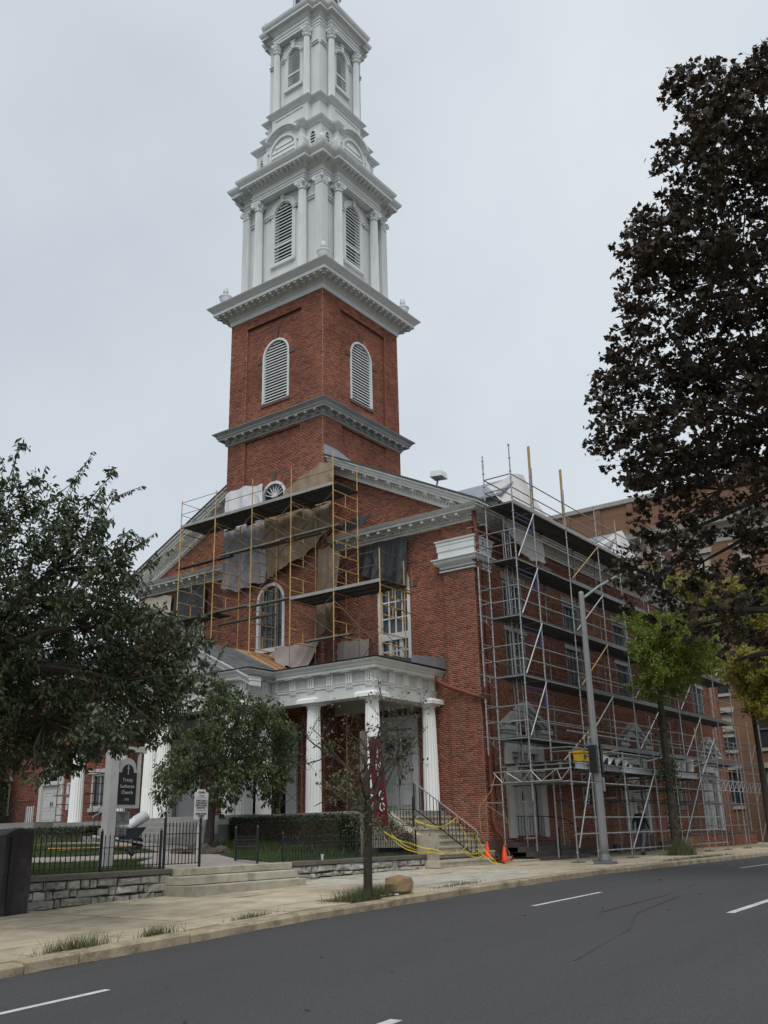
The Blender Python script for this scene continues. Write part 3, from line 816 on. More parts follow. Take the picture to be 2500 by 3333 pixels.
# side doors with open pediments
def side_door(x):
    fm = MB()
    for s in (-1, 1):
        a, b = sorted((x + s * 1.0, x + s * 1.42)); fm.prism([(a, .75), (b, .75), (b, 3.95), (a, 3.95)], side, -.1, .10)
        a, b = sorted((x + s * .96, x + s * 1.66)); fm.prism([(a, 3.95), (b, 3.95), (b, 4.22), (a, 4.22)], side, -.05, .16)
        a, b = sorted((x + s * .92, x + s * 1.80)); fm.prism([(a, 4.32), (b, 4.32), (b, 4.46), (a, 4.46)], side, -.05, .34)
        a, b = sorted((x + s * .92, x + s * 1.72)); fm.prism([(a, 4.22), (b, 4.22), (b, 4.32), (a, 4.32)], side, -.05, .24)
        fm.prism([(x + s * 1.86, 4.46), (x + s * 1.62, 4.46), (x, 5.20), (x, 5.42)], side, -.05, .34)
        fm.prism([(x + s * 1.62, 4.46), (x + s * 1.40, 4.46), (x, 5.06), (x, 5.20)], side, -.05, .22)
    fm.band(arc(x, 4.22, .62, 0, PI, 14), arc(x, 4.22, .78, 0, PI, 14), side, -.1, .14)
    dr = fm.build('side_doorway', 'door_white', church)
    MB().prism([(x - 1.0, .8), (x + 1.0, .8), (x + 1.0, 4.25), (x - 1.0, 4.25)], side, -.24, -.2).build('door_panel_back', 'door_white', dr)
    MB().prism(arc(x, 4.22, .62, 0, PI, 14), side, -.12, -.1).build('fanlight', 'dark_glass', dr)
    MB().prism([(x - 1.0, 3.62), (x + 1.0, 3.62), (x + 1.0, 4.22), (x - 1.0, 4.22)], side, -.1, .05).build('frieze_panel', 'door_white', dr)
    for s in (-1, 1):
        a, b = sorted((x + s * .03, x + s * .97))
        lf = MB().prism([(a, .82), (b, .82), (b, 3.58), (a, 3.58)], side, -.19, -.13).build('door_leaf', 'door_white', dr)
        for (p, q) in ((.95, 1.6), (1.75, 2.5), (2.65, 3.05)):
            mid = (a + b) / 2
            for s2 in (-1, 1):
                u, v = sorted((mid + s2 * .06, mid + s2 * .38))
                r = MB(); r.band([(u + .03, p + .03), (v - .03, p + .03), (v - .03, q - .03), (u + .03, q - .03)], [(u, p), (v, p), (v, q), (u, q)], side, -.13, -.11, closed=True)
                r.build('door_moulding', 'door_white', dr)
        MB().prism([(a + .1, 3.15), (b - .1, 3.15), (b - .1, 3.48), (a + .1, 3.48)], side, -.135, -.125).build('door_light', 'dark_glass', dr)
    MB().tube(side(x - .08, 2.0, -.1), side(x - .08, 2.25, -.1), .02, 6).build('handle', 'iron', dr)
for x in (3.0, 13.0, 23.0): side_door(x)
# doors of the front, under the portico
def front_door(fn, c, hw, ztop, name, sur=.26):
    fm = MB()
    for s in (-1, 1):
        a, b = sorted((c + s * hw, c + s * (hw + sur))); fm.prism([(a, 1.69), (b, 1.69), (b, ztop), (a, ztop)], fn, -.1, .09)
    fm.prism([(c - hw - sur, ztop), (c + hw + sur, ztop), (c + hw + sur, ztop + .30), (c - hw - sur, ztop + .30)], fn, -.05, .10)
    fm.prism([(c - hw - sur - .10, ztop + .30), (c + hw + sur + .10, ztop + .30), (c + hw + sur + .16, ztop + .42), (c - hw - sur - .16, ztop + .42)], fn, -.05, .24)
    return fm.build(name, 'door_white', church)
dr = front_door(front, 3.62, .70, 4.52, 'front_door')
for s in (-1, 1):
    a, b = sorted((3.62 + s * .02, 3.62 + s * .70))
    MB().prism([(a, 1.70), (b, 1.70), (b, 4.5), (a, 4.5)], front, -.14, -.08).build('door_leaf', 'door_white', dr)
    MB().prism([(a + .14, 3.78), (b - .14, 3.78), (b - .14, 4.22), (a + .14, 4.22)], front, -.085, -.07).build('door_light', 'dark_glass', dr)
    for (p, q) in ((1.9, 2.5), (2.62, 3.6)):
        r = MB(); r.band([(a + .15, p + .04), (b - .15, p + .04), (b - .15, q - .04), (a + .15, q - .04)], [(a + .11, p), (b - .11, p), (b - .11, q), (a + .11, q)], front, -.08, -.06, closed=True); r.build('door_moulding', 'door_white', dr)
MB().tube(front(3.55, 2.6, -.04), front(3.55, 2.8, -.04), .02, 6).build('handle', 'iron', dr)
dl = front_door(front, W - 3.62, .70, 4.52, 'front_door')
MB().prism([(W - 4.32, 1.7), (W - 2.92, 1.7), (W - 2.92, 4.52), (W - 4.32, 4.52)], front, -.16, -.12).build('door_leaf', 'door_white', dl)
dm = front_door(tfront, CYT, 1.0, 4.50, 'main_door', .52)
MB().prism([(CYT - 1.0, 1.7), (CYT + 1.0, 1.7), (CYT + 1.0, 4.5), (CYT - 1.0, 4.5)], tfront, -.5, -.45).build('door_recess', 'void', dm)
for z in (3.55,): MB().prism([(CYT - 1.0, z), (CYT + 1.0, z), (CYT + 1.0, z + .12), (CYT - 1.0, z + .12)], tfront, -.3, -.2).build('transom', 'door_white', dm)

# --- main cornice, gable and roof ----------------------------------------
body = [(.02, .02), (LEN, .02), (LEN, W - .02), (.02, W - .02)]
mb = MB(); mb.mould(body, [(0, 11.60), (.05, 11.62), (.06, 11.70), (.10, 11.71), (.10, 11.79), (.17, 11.80), (.17, 11.88), (.50, 11.89), (.52, 11.97), (.56, 11.98), (.64, 12.06), (.66, 12.08), (0, 12.14)])
cornice = mb.build('main_cornice', 'white_trim', church)
mo = MB().box(-.06, .06, 0, .32, -.10, 0).mesh('modillion')           # runs along +Y from its root; turned as needed
for y in [.35 + .5 * i for i in range(12)] + [W - .35 - .5 * i for i in range(12)]:
    link('modillion', mo, 'white_trim', cornice, loc=(-.12, y, 11.885), rot=(0, 0, PI / 2))
for x in [.4 + .5 * i for i in range(46)]:
    link('modillion', mo, 'white_trim', cornice, loc=(x, -.12, 11.885), rot=(0, 0, PI))
db = MB()
def dentils_y(db, y0, y1, x, z0, z1, zf=None, p=.125):
    for i in range(int((y1 - y0) / p)):
        y = y0 + i * p; s = 0 if zf is None else zf(y + p * .3)
        db.box(x - .06, x + .02, y, y + p * .55, z0 + s, z1 + s)
dentils_y(db, .05, 6.3, -.07, 11.70, 11.79); dentils_y(db, 11.85, 18.0, -.07, 11.70, 11.79)
for i in range(130): db.box(.3 + i * .125, .37 + i * .125, -.13, -.05, 11.70, 11.79)
def rake_box(b, x0, x1, ta, tb, y0, y1):
    b.hexa([(x0, y0, zr(y0) + ta), (x1, y0, zr(y0) + ta), (x1, y1, zr(y1) + ta), (x0, y1, zr(y1) + ta), (x0, y0, zr(y0) + tb), (x1, y0, zr(y0) + tb), (x1, y1, zr(y1) + tb), (x0, y1, zr(y1) + tb)])
def mirror(b):
    m = MB(); m.v = [(x, W - y, z) for x, y, z in b.v]; m.f = [tuple(reversed(f)) for f in b.f]; return m
rk = MB()
rake_box(rk, -.08, .3, -.66, -.30, -.1, 6.34)
rake_box(rk, -.14, .3, -.42, -.30, -.2, 6.34)
rake_box(rk, -.50, .3, -.30, -.20, -.5, 6.34)
rake_box(rk, -.56, .3, -.20, -.06, -.6, 6.34)
rake_box(rk, -.66, .3, -.07, -.005, -.68, 6.34)
rake = rk.build('raking_cornice', 'white_trim', church)
rake_l = mirror(rk).build('raking_cornice', 'white_trim', church)
for i in range(11):
    y = .45 + i * .56
    q = MB(); rake_box(q, -.45, -.14, -.385, -.30, y, y + .13); q.build('modillion', 'white_trim', rake); mirror(q).build('modillion', 'white_trim', rake_l)
r2 = MB()
for i in range(46):
    y = .25 + i * .132; rake_box(r2, -.14, -.07, -.52, -.43, y, y + .075)
db.add(r2.v, r2.f); m2 = mirror(r2); db.add(m2.v, m2.f)
db.build('dentil_course', 'white_trim', church, kind='stuff')
rf = MB()
for s in (0, 1):
    q = MB()
    for xa, ya, yb in ((-.70, -.70, 6.33), (CXT + 2.6, 6.33, 9.06)):
        za, zb = zr(ya) + .01, zr(yb) + .01
        q.hexa([(xa, ya, za), (LEN + .3, ya, za), (LEN + .3, yb, zb), (xa, yb, zb), (xa, ya, za + .06), (LEN + .3, ya, za + .06), (LEN + .3, yb, zb + .06), (xa, yb, zb + .06)])
    q = q if s == 0 else mirror(q); rf.add(q.v, q.f)
roof = rf.build('roof', 'roof_slate', church)
# flashing where the rake dies against the tower
mb = MB(); mb.hexa([(-.72, 5.4, zr(5.4) + .06), (.2, 5.4, zr(5.4) + .06), (.2, 6.3, zr(6.3) + .06), (-.72, 6.3, zr(6.3) + .06), (-.72, 5.4, zr(5.4) + .09), (.2, 5.4, zr(5.4) + .09), (.2, 6.3, zr(6.3) + .5), (-.72, 6.3, zr(6.3) + .5)])
mb.build('flashing', 'roof_metal', roof)
# dormers on the street side of the roof
for x in (4.47, 14.6):
    d = MB(); d.box(x - 1.35, x + 1.35, .55, 4.5, 12.4, 13.6); 
    d.add([(x - 1.35, .55, 13.6), (x + 1.35, .55, 13.6), (x, .55, 14.55), (x - 1.35, 4.5, 13.6), (x + 1.35, 4.5, 13.6), (x, 4.5, 14.55)], [(0, 1, 2), (3, 5, 4)])
    dm_ = d.build('dormer', 'white_trim', church)
    for s in (-1, 1):
        q = MB(); q.hexa([(x, .2, 14.66), (x, 5.0, 14.66), (x + s * 1.75, 5.0, 13.42), (x + s * 1.75, .2, 13.42), (x, .2, 14.74), (x, 5.0, 14.74), (x + s * 1.75, 5.0, 13.50), (x + s * 1.75, .2, 13.50)])
        q.build('dormer_roof', 'roof_metal', dm_)
    MB().prism([(x - .6, 12.75), (x + .6, 12.75), (x + .6, 13.9), (x - .6, 13.9)], fy(.56), 0, .03).build('pane', 'dark_glass', dm_)
# capital block of the corner piers
for y0, y1 in ((0.0, 1.28), (W - 1.28, W)):
    pl = [(-.02, y0 - .02), (1.02, y0 - .02), (1.02, y1 + .02), (-.02, y1 + .02)]
    mb = MB(); mb.mould(pl, [(0, 9.98), (.06, 9.99), (.08, 10.03), (.06, 10.05), (.14, 10.10), (.22, 10.18), (.24, 10.24), (.24, 10.28), (.30, 10.29), (.30, 10.33), (.10, 10.35), (.10, 10.62), (.13, 10.63), (.13, 10.84), (.15, 10.85), (.15, 10.95), (.19, 10.98), (.20, 11.03), (0, 11.06)])
    cp = mb.build('pier_capital', 'white_paint', church)
    MB().mould(pl, [(0, 9.86), (.07, 9.87), (.08, 9.92), (0, 9.94)]).build('necking', 'white_paint', cp)
for x in (5.5, 10.5, 15.5, 20.5, 25.5):
    pl = [(x - .47, -.02), (x + .47, -.02), (x + .47, .3), (x - .47, .3)]
    MB().mould(pl, [(0, 10.15), (.12, 10.25), (.18, 10.33), (.06, 10.35), (.06, 10.9), (.12, 11.0), (0, 11.02)]).build('pier_capital', 'grey_trim', church)
# ------------------------------------------------------------------ steeple above the brick tower
def sq(a): return [(CXT - a, CYT - a), (CXT + a, CYT - a), (CXT + a, CYT + a), (CXT - a, CYT + a)]
def plan(a, e, b):
    """square of half width a with a breakfront of half width b standing out to e on each side"""
    P = [(-a, -a), (-b, -a), (-b, -e), (b, -e), (b, -a)]
    out = []
    for k in range(4):
        c, s = (1, 0, -1, 0)[k], (0, 1, 0, -1)[k]
        out += [(CXT + x * c - y * s, CYT + x * s + y * c) for x, y in P]
    return out
sides4 = [(0, 'front'), (1, 'right')]
def face(k, h):
    """drawing plane of a steeple face: 0 = front (-X), 1 = street side (-Y), 2 = back, 3 = left"""
    if k == 0: return lambda a, b, d: (CXT - h - d, CYT + a, b)
    if k == 1: return lambda a, b, d: (CXT - a, CYT - h - d, b)
    if k == 2: return lambda a, b, d: (CXT + h + d, CYT - a, b)
    return lambda a, b, d: (CXT + a, CYT + h + d, b)
def mod_row(parent, k, h, z, us, size, m, curl=True):
    w, L, hh = size
    me = MB(); me.box(-w / 2, w / 2, 0, L, -hh * .55, 0); me.box(-w / 2, w / 2, 0, L * .55, -hh, -hh * .55)
    me = me.mesh('modillion')
    rot = {0: PI / 2, 1: PI, 2: -PI / 2, 3: 0}[k]; fn = face(k, h)
    for u in us: link('modillion', me, m, parent, loc=fn(u, z, 0), rot=(0, 0, rot))

# cornice over the lower brick stage
c0 = MB(); c0.mould(sq(2.735), [(-.05, 17.36), (.04, 17.37), (.06, 17.44), (.10, 17.46), (.11, 17.60), (.32, 17.62), (.33, 17.70), (.36, 17.71), (.40, 17.80), (.52, 17.90), (.53, 17.93), (0, 18.0)])
c0 = c0.build('stage_cornice', 'grey_trim', church)
for k in range(4): mod_row(c0, k, 2.84, 17.615, [-2.55 + .51 * i for i in range(11)], (.13, .22, .14), 'grey_trim')
# cornice over the belfry
c1 = MB(); c1.mould(sq(2.74), [(-.05, 23.36), (.05, 23.37), (.06, 23.60), (.09, 23.61), (.09, 23.64), (.14, 23.70), (.24, 23.80), (.28, 23.84), (.62, 23.86), (.63, 24.02), (.66, 24.03), (.72, 24.10), (.84, 24.22), (.86, 24.26), (0, 24.40)])
c1 = c1.build('stage_cornice', 'white_paint', church)
for k in range(4): mod_row(c1, k, 3.02, 23.865, [-3.1 + .365 * i for i in range(18)], (.13, .30, .15), 'white_paint')
# urns
def urn_mesh():
    return MB().lathe([(.20, 0), (.20, .06), (.11, .10), (.10, .16), (.20, .26), (.29, .42), (.30, .50), (.33, .52), (.33, .56), (.25, .60), (.10, .66), (.08, .72), (.13, .76), (.14, .80), (.11, .95), (.09, 1.0), (.02, 1.04)], 18).mesh('urn', True)
um = urn_mesh()
for sx in (-1, 1):
    for sy in (-1, 1):
        link('urn', um, 'white_paint', church, loc=(CXT + sx * 2.98, CYT + sy * 2.98, 24.34), scale=(.95, .95, 1.12))
        link('urn', um, 'white_paint', church, loc=(CXT + sx * 2.5, CYT + sy * 2.5, 30.85), scale=(.85, .85, .98))
        link('urn', um, 'white_paint', church, loc=(CXT + sx * 1.85, CYT + sy * 1.85, 40.80), scale=(.75, .75, .9))

# capitals (shared meshes)
def capital(r, h, kind, square=False):
    b = MB()
    if square: b.mould([(-r, -r), (r, -r), (r, r), (-r, r)], [(0, 0), (.03, .02), (0, .05), (.02, h * .6), (.05, h * .75)])
    else: b.lathe([(r * 1.08, 0), (r * 1.1, .03), (r, .05), (r * 1.02, h * .45), (r * 1.25, h * .8)], 16)
    a = r * 1.42
    V = []; 
    # abacus with hollowed sides
    pl = []
    for k in range(4):
        c, s = (1, 0, -1, 0)[k], (0, 1, 0, -1)[k]
        for (x, y) in ((-a, -a * .92), (-a * .35, -a * .74), (a * .35, -a * .74), (a, -a * .92)): pl.append((x * c - y * s, x * s + y * c))
    b.prism(pl, lambda p, q, d: (p, q, d), h * .84, h)
    for sx in (-1, 1):
        for sy in (-1, 1):
            d = Vector((sx, sy, 0)).normalized(); t = Vector((-sy, sx, 0)).normalized()
            if kind == 'ionic':
                c = d * (r * 1.42 * (1.18 if square else 1)); c.z = h * .60; R = h * .21
                b.tube(c - t * .045, c + t * .045, R, 12); b.tube(c - t * .06, c + t * .06, R * .45, 8)
                b.bar(Vector((0, 0, h * .78)) + d * r * .9, c + Vector((0, 0, R * .8)), .07, .05)
            else:
                b.bar(Vector((0, 0, h * .5)) + d * r, Vector((0, 0, h * .88)) + d * r * 1.7, .06, .05)
    if kind == 'ionic':
        for k in range(8):
            t = k * PI / 4; b.tube((r * 1.1 * math.cos(t), r * 1.1 * math.sin(t), h * .3), (r * 1.2 * math.cos(t), r * 1.2 * math.sin(t), h * .62), .035, 5)
    else:
        for row, (z, n, q) in enumerate(((.06, 8, 1.06), (.36, 8, 1.1))):
            for k in range(n):
                t = 2 * PI * (k + .5 * row) / n; u = Vector((math.cos(t), math.sin(t), 0))
                p0 = u * r * q; p0.z = z * h; p1 = u * r * (q + .22); p1.z = (z + .30) * h; p2 = u * r * (q + .36); p2.z = (z + .24) * h
                b.bar(p0, p1, r * .55, .03, up=u); b.bar(p1, p2, r * .45, .04)
    return b.mesh('capital')
def shaft(r, z0, z1, n=20, fd=.10, taper=.86, base=True):
    b = MB(); h = z1 - z0
    pr = [(r * 1.0, 0)] + [(r * (1 - (1 - taper) * t ** 1.5), h * t) for t in (.2, .4, .6, .8, 1)]
    b.lathe([(q, z0 + z) for q, z in pr], 16, flutes=n, fd=fd)
    return b
IONIC = capital(.205, .50, 'ionic'); IONIC_SQ = capital(.20, .50, 'ionic', True); CORINTH = capital(.165, .62, 'corinthian')

# second stage: white, with fluted columns, louvres and broken entablature
def walled_stage(h, z0, z1, c, hw, zb, zs, t=.32):
    """four walls with a round-headed opening in each"""
    b = MB(); b.mould(sq(h - .9), [(0, z0), (0, z1)])
    for k in range(4):
        fn = face(k, h); e = h if k % 2 == 0 else h - t
        b.prism([(-e, z0), (-hw, z0), (-hw, z1), (-e, z1)], fn, -t, 0); b.prism([(hw, z0), (e, z0), (e, z1), (hw, z1)], fn, -t, 0)
        b.prism([(-hw, z0), (hw, z0), (hw, zb), (-hw, zb)], fn, -t, 0)
        b.prism([(-hw, z1)] + [(-x, z) for x, z in arc(0, zs, hw, 0, PI, 16)] + [(hw, z1)], fn, -t, 0)
    return b
s2 = walled_stage(2.28, 24.3, 29.75, 0, .60, 26.05, 28.68); s2.mould(sq(2.46), [(0, 24.28), (0, 24.9), (-.04, 24.95), (-.1, 24.95)])
s2 = s2.build('lantern_stage', 'white_paint', church)
S2H = 2.28
def steeple_face(k, h, stage, lw, cols, pil, z0, z_c, caps, imp_z, frame):
    fn = face(k, h)
    c, hw, zb, zs, nb, rail = lw
    w = louver_window(fn, (c, hw, zb, zs), nb, .06, 'white_paint', depth=.02, name='louver_window', rail=rail, sill=(.14, .16, .14, 'white_paint'), lip=.30, bd=-.005)
    ar = MB(); ar.band(arc(c, zs, hw, 0, PI, 14), arc(c, zs, hw + .24, 0, PI, 14), fn, 0, .09); ar.band(arc(c, zs, hw + .18, 0, PI, 14), arc(c, zs, hw + .24, 0, PI, 14), fn, .09, .12)
    for s in (-1, 1):
        a, b = sorted((c + s * hw, c + s * (hw + .16))); ar.prism([(a, zb - .1), (b, zb - .1), (b, zs), (a, zs)], fn, 0, .05)
    ar.prism([(c - .07, zs + hw - .04), (c + .07, zs + hw - .04), (c + .12, zs + hw + .36), (c - .12, zs + hw + .36)], fn, 0, .16)
    ar.prism([(c - .16, zs + hw + .36), (c + .16, zs + hw + .36), (c + .16, zs + hw + .44), (c - .16, zs + hw + .44)], fn, 0, .18)
    ar.build('archivolt', 'white_paint', w)
    for a, b in ((-h + .02, -cols - .18), (-cols + .18, c - hw), (c + hw, cols - .18), (cols + .18, h - .02)):
        im = MB(); im.prism([(a, imp_z - .16), (b, imp_z - .16), (b, imp_z), (a, imp_z)], fn, -.01, .07); im.prism([(a, imp_z - .05), (b, imp_z - .05), (b, imp_z), (a, imp_z)], fn, .07, .12)
        im.build('impost_band', 'white_paint', stage)
    return w
for k in range(2):
    steeple_face(k, S2H, s2, (0, .60, 26.05, 28.68, 18, 26.95), 1.37, None, 24.4, 29.2, IONIC, 28.84, None)
for k in range(4):
    fn = face(k, S2H)
    for s in (-1, 1):
        p = fn(s * 1.37, 0, .26)
        col = shaft(.215, 24.40, 29.20).build('column', 'white_paint', church); 
        # each shaft stands at its own spot
        col.location = (p[0], p[1], 0)
        link('capital', IONIC, 'white_paint', col, loc=(0, 0, 29.18))
        MB().lathe([(.30, 24.32), (.30, 24.40), (.24, 24.46)], 16).build('base', 'white_paint', col)
for sx in (-1, 1):
    for sy in (-1, 1):
        b = MB(); r = .20
        pl = [(-r, -r), (r, -r), (r, r), (-r, r)]
        b.mould(pl, [(0, 24.35), (0, 29.20)])
        for kk in range(-2, 3):          # raised fillets between the flutes
            u = kk * .085
            for a0, a1, bb0, bb1 in ((u - .022, u + .022, -r - .018, -r), (u - .022, u + .022, r, r + .018)):
                b.box(a0, a1, bb0, bb1, 24.9, 29.1); b.box(bb0, bb1, a0, a1, 24.9, 29.1)
        col = b.build('pilaster', 'white_paint', church); col.location = (CXT + sx * 2.28, CYT + sy * 2.28, 0)
        link('capital', IONIC_SQ, 'white_paint', col, loc=(0, 0, 29.18))
P2 = plan(2.44, 2.72, 1.62)
e2 = MB(); e2.mould(P2, [(-.3, 29.66), (0, 29.67), (0, 29.78), (.03, 29.79), (.03, 29.90), (.07, 29.91), (.08, 29.96), (.01, 29.98), (.01, 30.22), (.05, 30.24), (.12, 30.32), (.18, 30.36), (.20, 30.42), (.46, 30.44), (.47, 30.58), (.50, 30.60), (.60, 30.74), (.63, 30.82), (.64, 30.86), (-.4, 30.96)])
e2 = e2.build('entablature', 'white_paint', church)
for k in range(4):
    mod_row(e2, k, 2.72 + .19, 30.435, [-1.62 + .27 * i for i in range(13)], (.10, .22, .13), 'white_paint')
    mod_row(e2, k, 2.44 + .19, 30.435, [-2.5, -2.22, 2.22, 2.5], (.10, .22, .13), 'white_paint')
# attic with segmental hoods
PA = plan(2.07, 2.36, 1.16)
at = MB(); at.mould(PA, [(0, 30.9), (0, 33.08)])
at = at.build('attic_stage', 'white_paint', church)
hood_prof = [(0, 33.02), (.06, 33.04), (.08, 33.10), (.14, 33.14), (.22, 33.22), (.25, 33.28), (0, 33.32)]
for k in range(4):
    c_, s_ = (1, 0, -1, 0)[k], (0, 1, 0, -1)[k]; L_ = 1.02
    pts = [(-2.36, -L_), (-2.36, -1.16), (-2.07, -1.16), (-2.07, -2.07), (-1.16, -2.07), (-1.16, -2.36), (-L_, -2.36), (-L_, -L_)]
    MB().mould([(CXT + x * c_ - y * s_, CYT + x * s_ + y * c_) for x, y in pts], hood_prof).build('attic_cornice', 'white_paint', at)
for k in range(4):
    fn = face(k, 2.36)
    hd = MB(); zc_ = 32.25; q0, q1 = math.radians(38), math.radians(142)
    hd.prism(arc(0, zc_, 1.20, q0, q1, 18), fn, -.6, .015)
    for r0, r1, d in ((1.08, 1.16, .07), (1.15, 1.24, .15), (1.22, 1.33, .25)):
        hd.band(arc(0, zc_, r0, q0, q1, 18), arc(0, zc_, r1, q0, q1, 18), fn, -.6, d)
    hd.build('segmental_hood', 'white_paint', at)
    pn = MB(); pn.band(arch_line(0, .76, 31.0, 32.22, 16), arch_line(0, .87, 31.0, 32.22, 16), fn, 0, .09)
    pn = pn.build('boarded_panel', 'white_paint', at)
    for i in range(8):
        za = 31.0 + i * .25; zb = za + .235
        kk = .76 if zb < 32.22 else math.sqrt(max(.76 ** 2 - (zb - 32.22) ** 2, .0))
        if kk < .1: continue
        q = MB(); q.add([fn(-kk, za, .05), fn(kk, za, .05), fn(kk, zb, .012), fn(-kk, zb, .012), fn(-kk, za, 0), fn(kk, za, 0)], [(0, 1, 2, 3), (0, 4, 5, 1)]); q.build('clapboard', 'white_paint', pn)
    for s in (-1, 1):
        sc = MB(); pts = [(s * (1.16 + .02), 31.6), (s * 1.10, 31.95), (s * 1.22, 32.2), (s * 1.12, 32.5), (s * 1.26, 32.6)]
        sc.prism([(s * .98, 31.0), (s * 1.34, 31.0), (s * 1.20, 31.35), (s * 1.14, 31.7), (s * 1.30, 32.0), (s * 1.34, 32.3), (s * 1.26, 32.55), (s * 1.0, 32.62)] if s > 0 else [(s * 1.0, 32.62), (s * 1.26, 32.55), (s * 1.34, 32.3), (s * 1.30, 32.0), (s * 1.14, 31.7), (s * 1.20, 31.35), (s * 1.34, 31.0), (s * .98, 31.0)], fn, -.28, .07)
        sc.build('scroll_bracket', 'white_paint', at)
        f2 = face(k, 2.07)
        ov = MB(); el = lambda rx, rz: [(s * 1.62 + rx * math.cos(t), 32.30 + rz * math.sin(t)) for t in [2 * PI * i / 18 for i in range(18)]]
        ov.band(el(.16, .40), el(.23, .48), f2, -.02, .06, closed=True); ov = ov.build('oval_window', 'white_paint', at)
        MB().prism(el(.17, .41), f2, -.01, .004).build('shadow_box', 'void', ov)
        for i in range(4):
            z = 31.98 + i * .17; MB().prism([(s * 1.62 - .15, z), (s * 1.62 + .15, z), (s * 1.62 + .15, z + .05), (s * 1.62 - .15, z + .05)], f2, .01, .035).build('louver_blade', 'white_paint', ov)
        im = MB(); a, b = sorted((s * .86, s * 1.14)); im.prism([(a, 32.42), (b, 32.42), (b, 32.56), (a, 32.56)], fn, 0, .06); im.build('impost_band', 'white_paint', at)
# pedestal, third stage
P4 = plan(1.72, 1.98, 1.16)
pd = MB(); pd.mould(P4, [(.02, 33.2), (.02, 33.55), (0, 33.6), (0, 34.86)]); pd = pd.build('pedestal_stage', 'white_paint', church)
MB().mould(P4, [(0, 34.82), (.05, 34.84), (.06, 34.90), (.12, 34.94), (.20, 35.00), (.24, 35.06), (-.2, 35.10)]).build('pedestal_cornice', 'white_paint', pd)
for k in range(4):
    fn = face(k, 1.98)
    q = MB(); q.band([(-.92, 33.95), (.92, 33.95), (.92, 34.62), (-.92, 34.62)], [(-1.0, 33.87), (1.0, 33.87), (1.0, 34.70), (-1.0, 34.70)], fn, 0, .04, closed=True); q.build('panel_moulding', 'white_paint', pd)
    q = MB(); q.prism([(-.62, 33.3), (.62, 33.3), (.62, 33.86), (-.62, 33.86)], fn, 0, .16); q.prism([(-.70, 33.82), (.70, 33.82), (.70, 33.9), (-.70, 33.9)], fn, 0, .2); q.build('hood_block', 'white_paint', pd)
S4H = 1.62
s4 = walled_stage(S4H + .04, 35.0, 39.62, 0, .45, 36.55, 38.52); s4 = s4.build('bell_stage', 'white_paint', church)
for k in range(2): steeple_face(k, S4H + .04, s4, (0, .45, 36.55, 38.52, 15, 37.35), 1.0, None, 35.1, 39.0, CORINTH, 38.60, None)
for k in range(4):
    fn = face(k, S4H + .04)
    for s in (-1, 1):
        p = fn(s * 1.0, 0, .22); col = shaft(.175, 35.08, 38.98).build('column', 'white_paint', church); col.location = (p[0], p[1], 0)
        link('capital', CORINTH, 'white_paint', col, loc=(0, 0, 38.96))
        MB().lathe([(.25, 35.06), (.25, 35.13), (.19, 35.2)], 16).build('base', 'white_paint', col)
P5 = plan(1.68, 1.98, 1.14)
e5 = MB(); e5.mould(P5, [(-.3, 39.54), (0, 39.55), (0, 39.70), (.03, 39.71), (.03, 39.86), (.07, 39.88), (.07, 39.93), (.01, 39.95), (.01, 40.16), (.05, 40.18), (.09, 40.26), (.12, 40.28), (.14, 40.38), (.32, 40.40), (.33, 40.54), (.36, 40.56), (.42, 40.66), (.44, 40.74), (.45, 40.78), (-.3, 40.86)])
e5.build('entablature', 'white_paint', church)
# octagonal lantern and spire above the frame
oc = MB(); ro = 1.30
oc.lathe([(ro, 40.8), (ro, 44.2), (ro + .25, 44.35), (ro + .28, 44.6), (ro - .1, 44.7)], 8)
oc = oc.build('octagon_lantern', 'white_paint', church); oc.rotation_euler = (0, 0, PI / 8); oc.location = (CXT * (1 - math.cos(PI / 8)) + CYT * math.sin(PI / 8), 0, 0)
oc.location = (CXT, CYT, 0); 
MB().lathe([(ro - .15, 44.6), (.6, 50), (.05, 58)], 8).build('spire', 'roof_slate', oc)
for k in range(2):
    fn = face(k, ro * math.cos(PI / 8))
    w = MB(); w.band(arch_line(0, .36, 41.0, 42.8), arch_line(0, .46, 41.0, 42.8), fn, -.02, .06); w = w.build('arched_window', 'white_paint', church)
    MB().prism(arch_line(0, .37, 41.0, 42.8), fn, -.01, .01).build('pane', 'dark_glass', w)
    for z in (41.4, 41.9, 42.4): MB().prism([(-.36, z), (.36, z), (.36, z + .04), (-.36, z + .04)], fn, .01, .03).build('glazing_bar', 'white_paint', w)
    MB().prism([(-.02, 41), (.02, 41), (.02, 43.1), (-.02, 43.1)], fn, .01, .03).build('glazing_bar', 'white_paint', w)

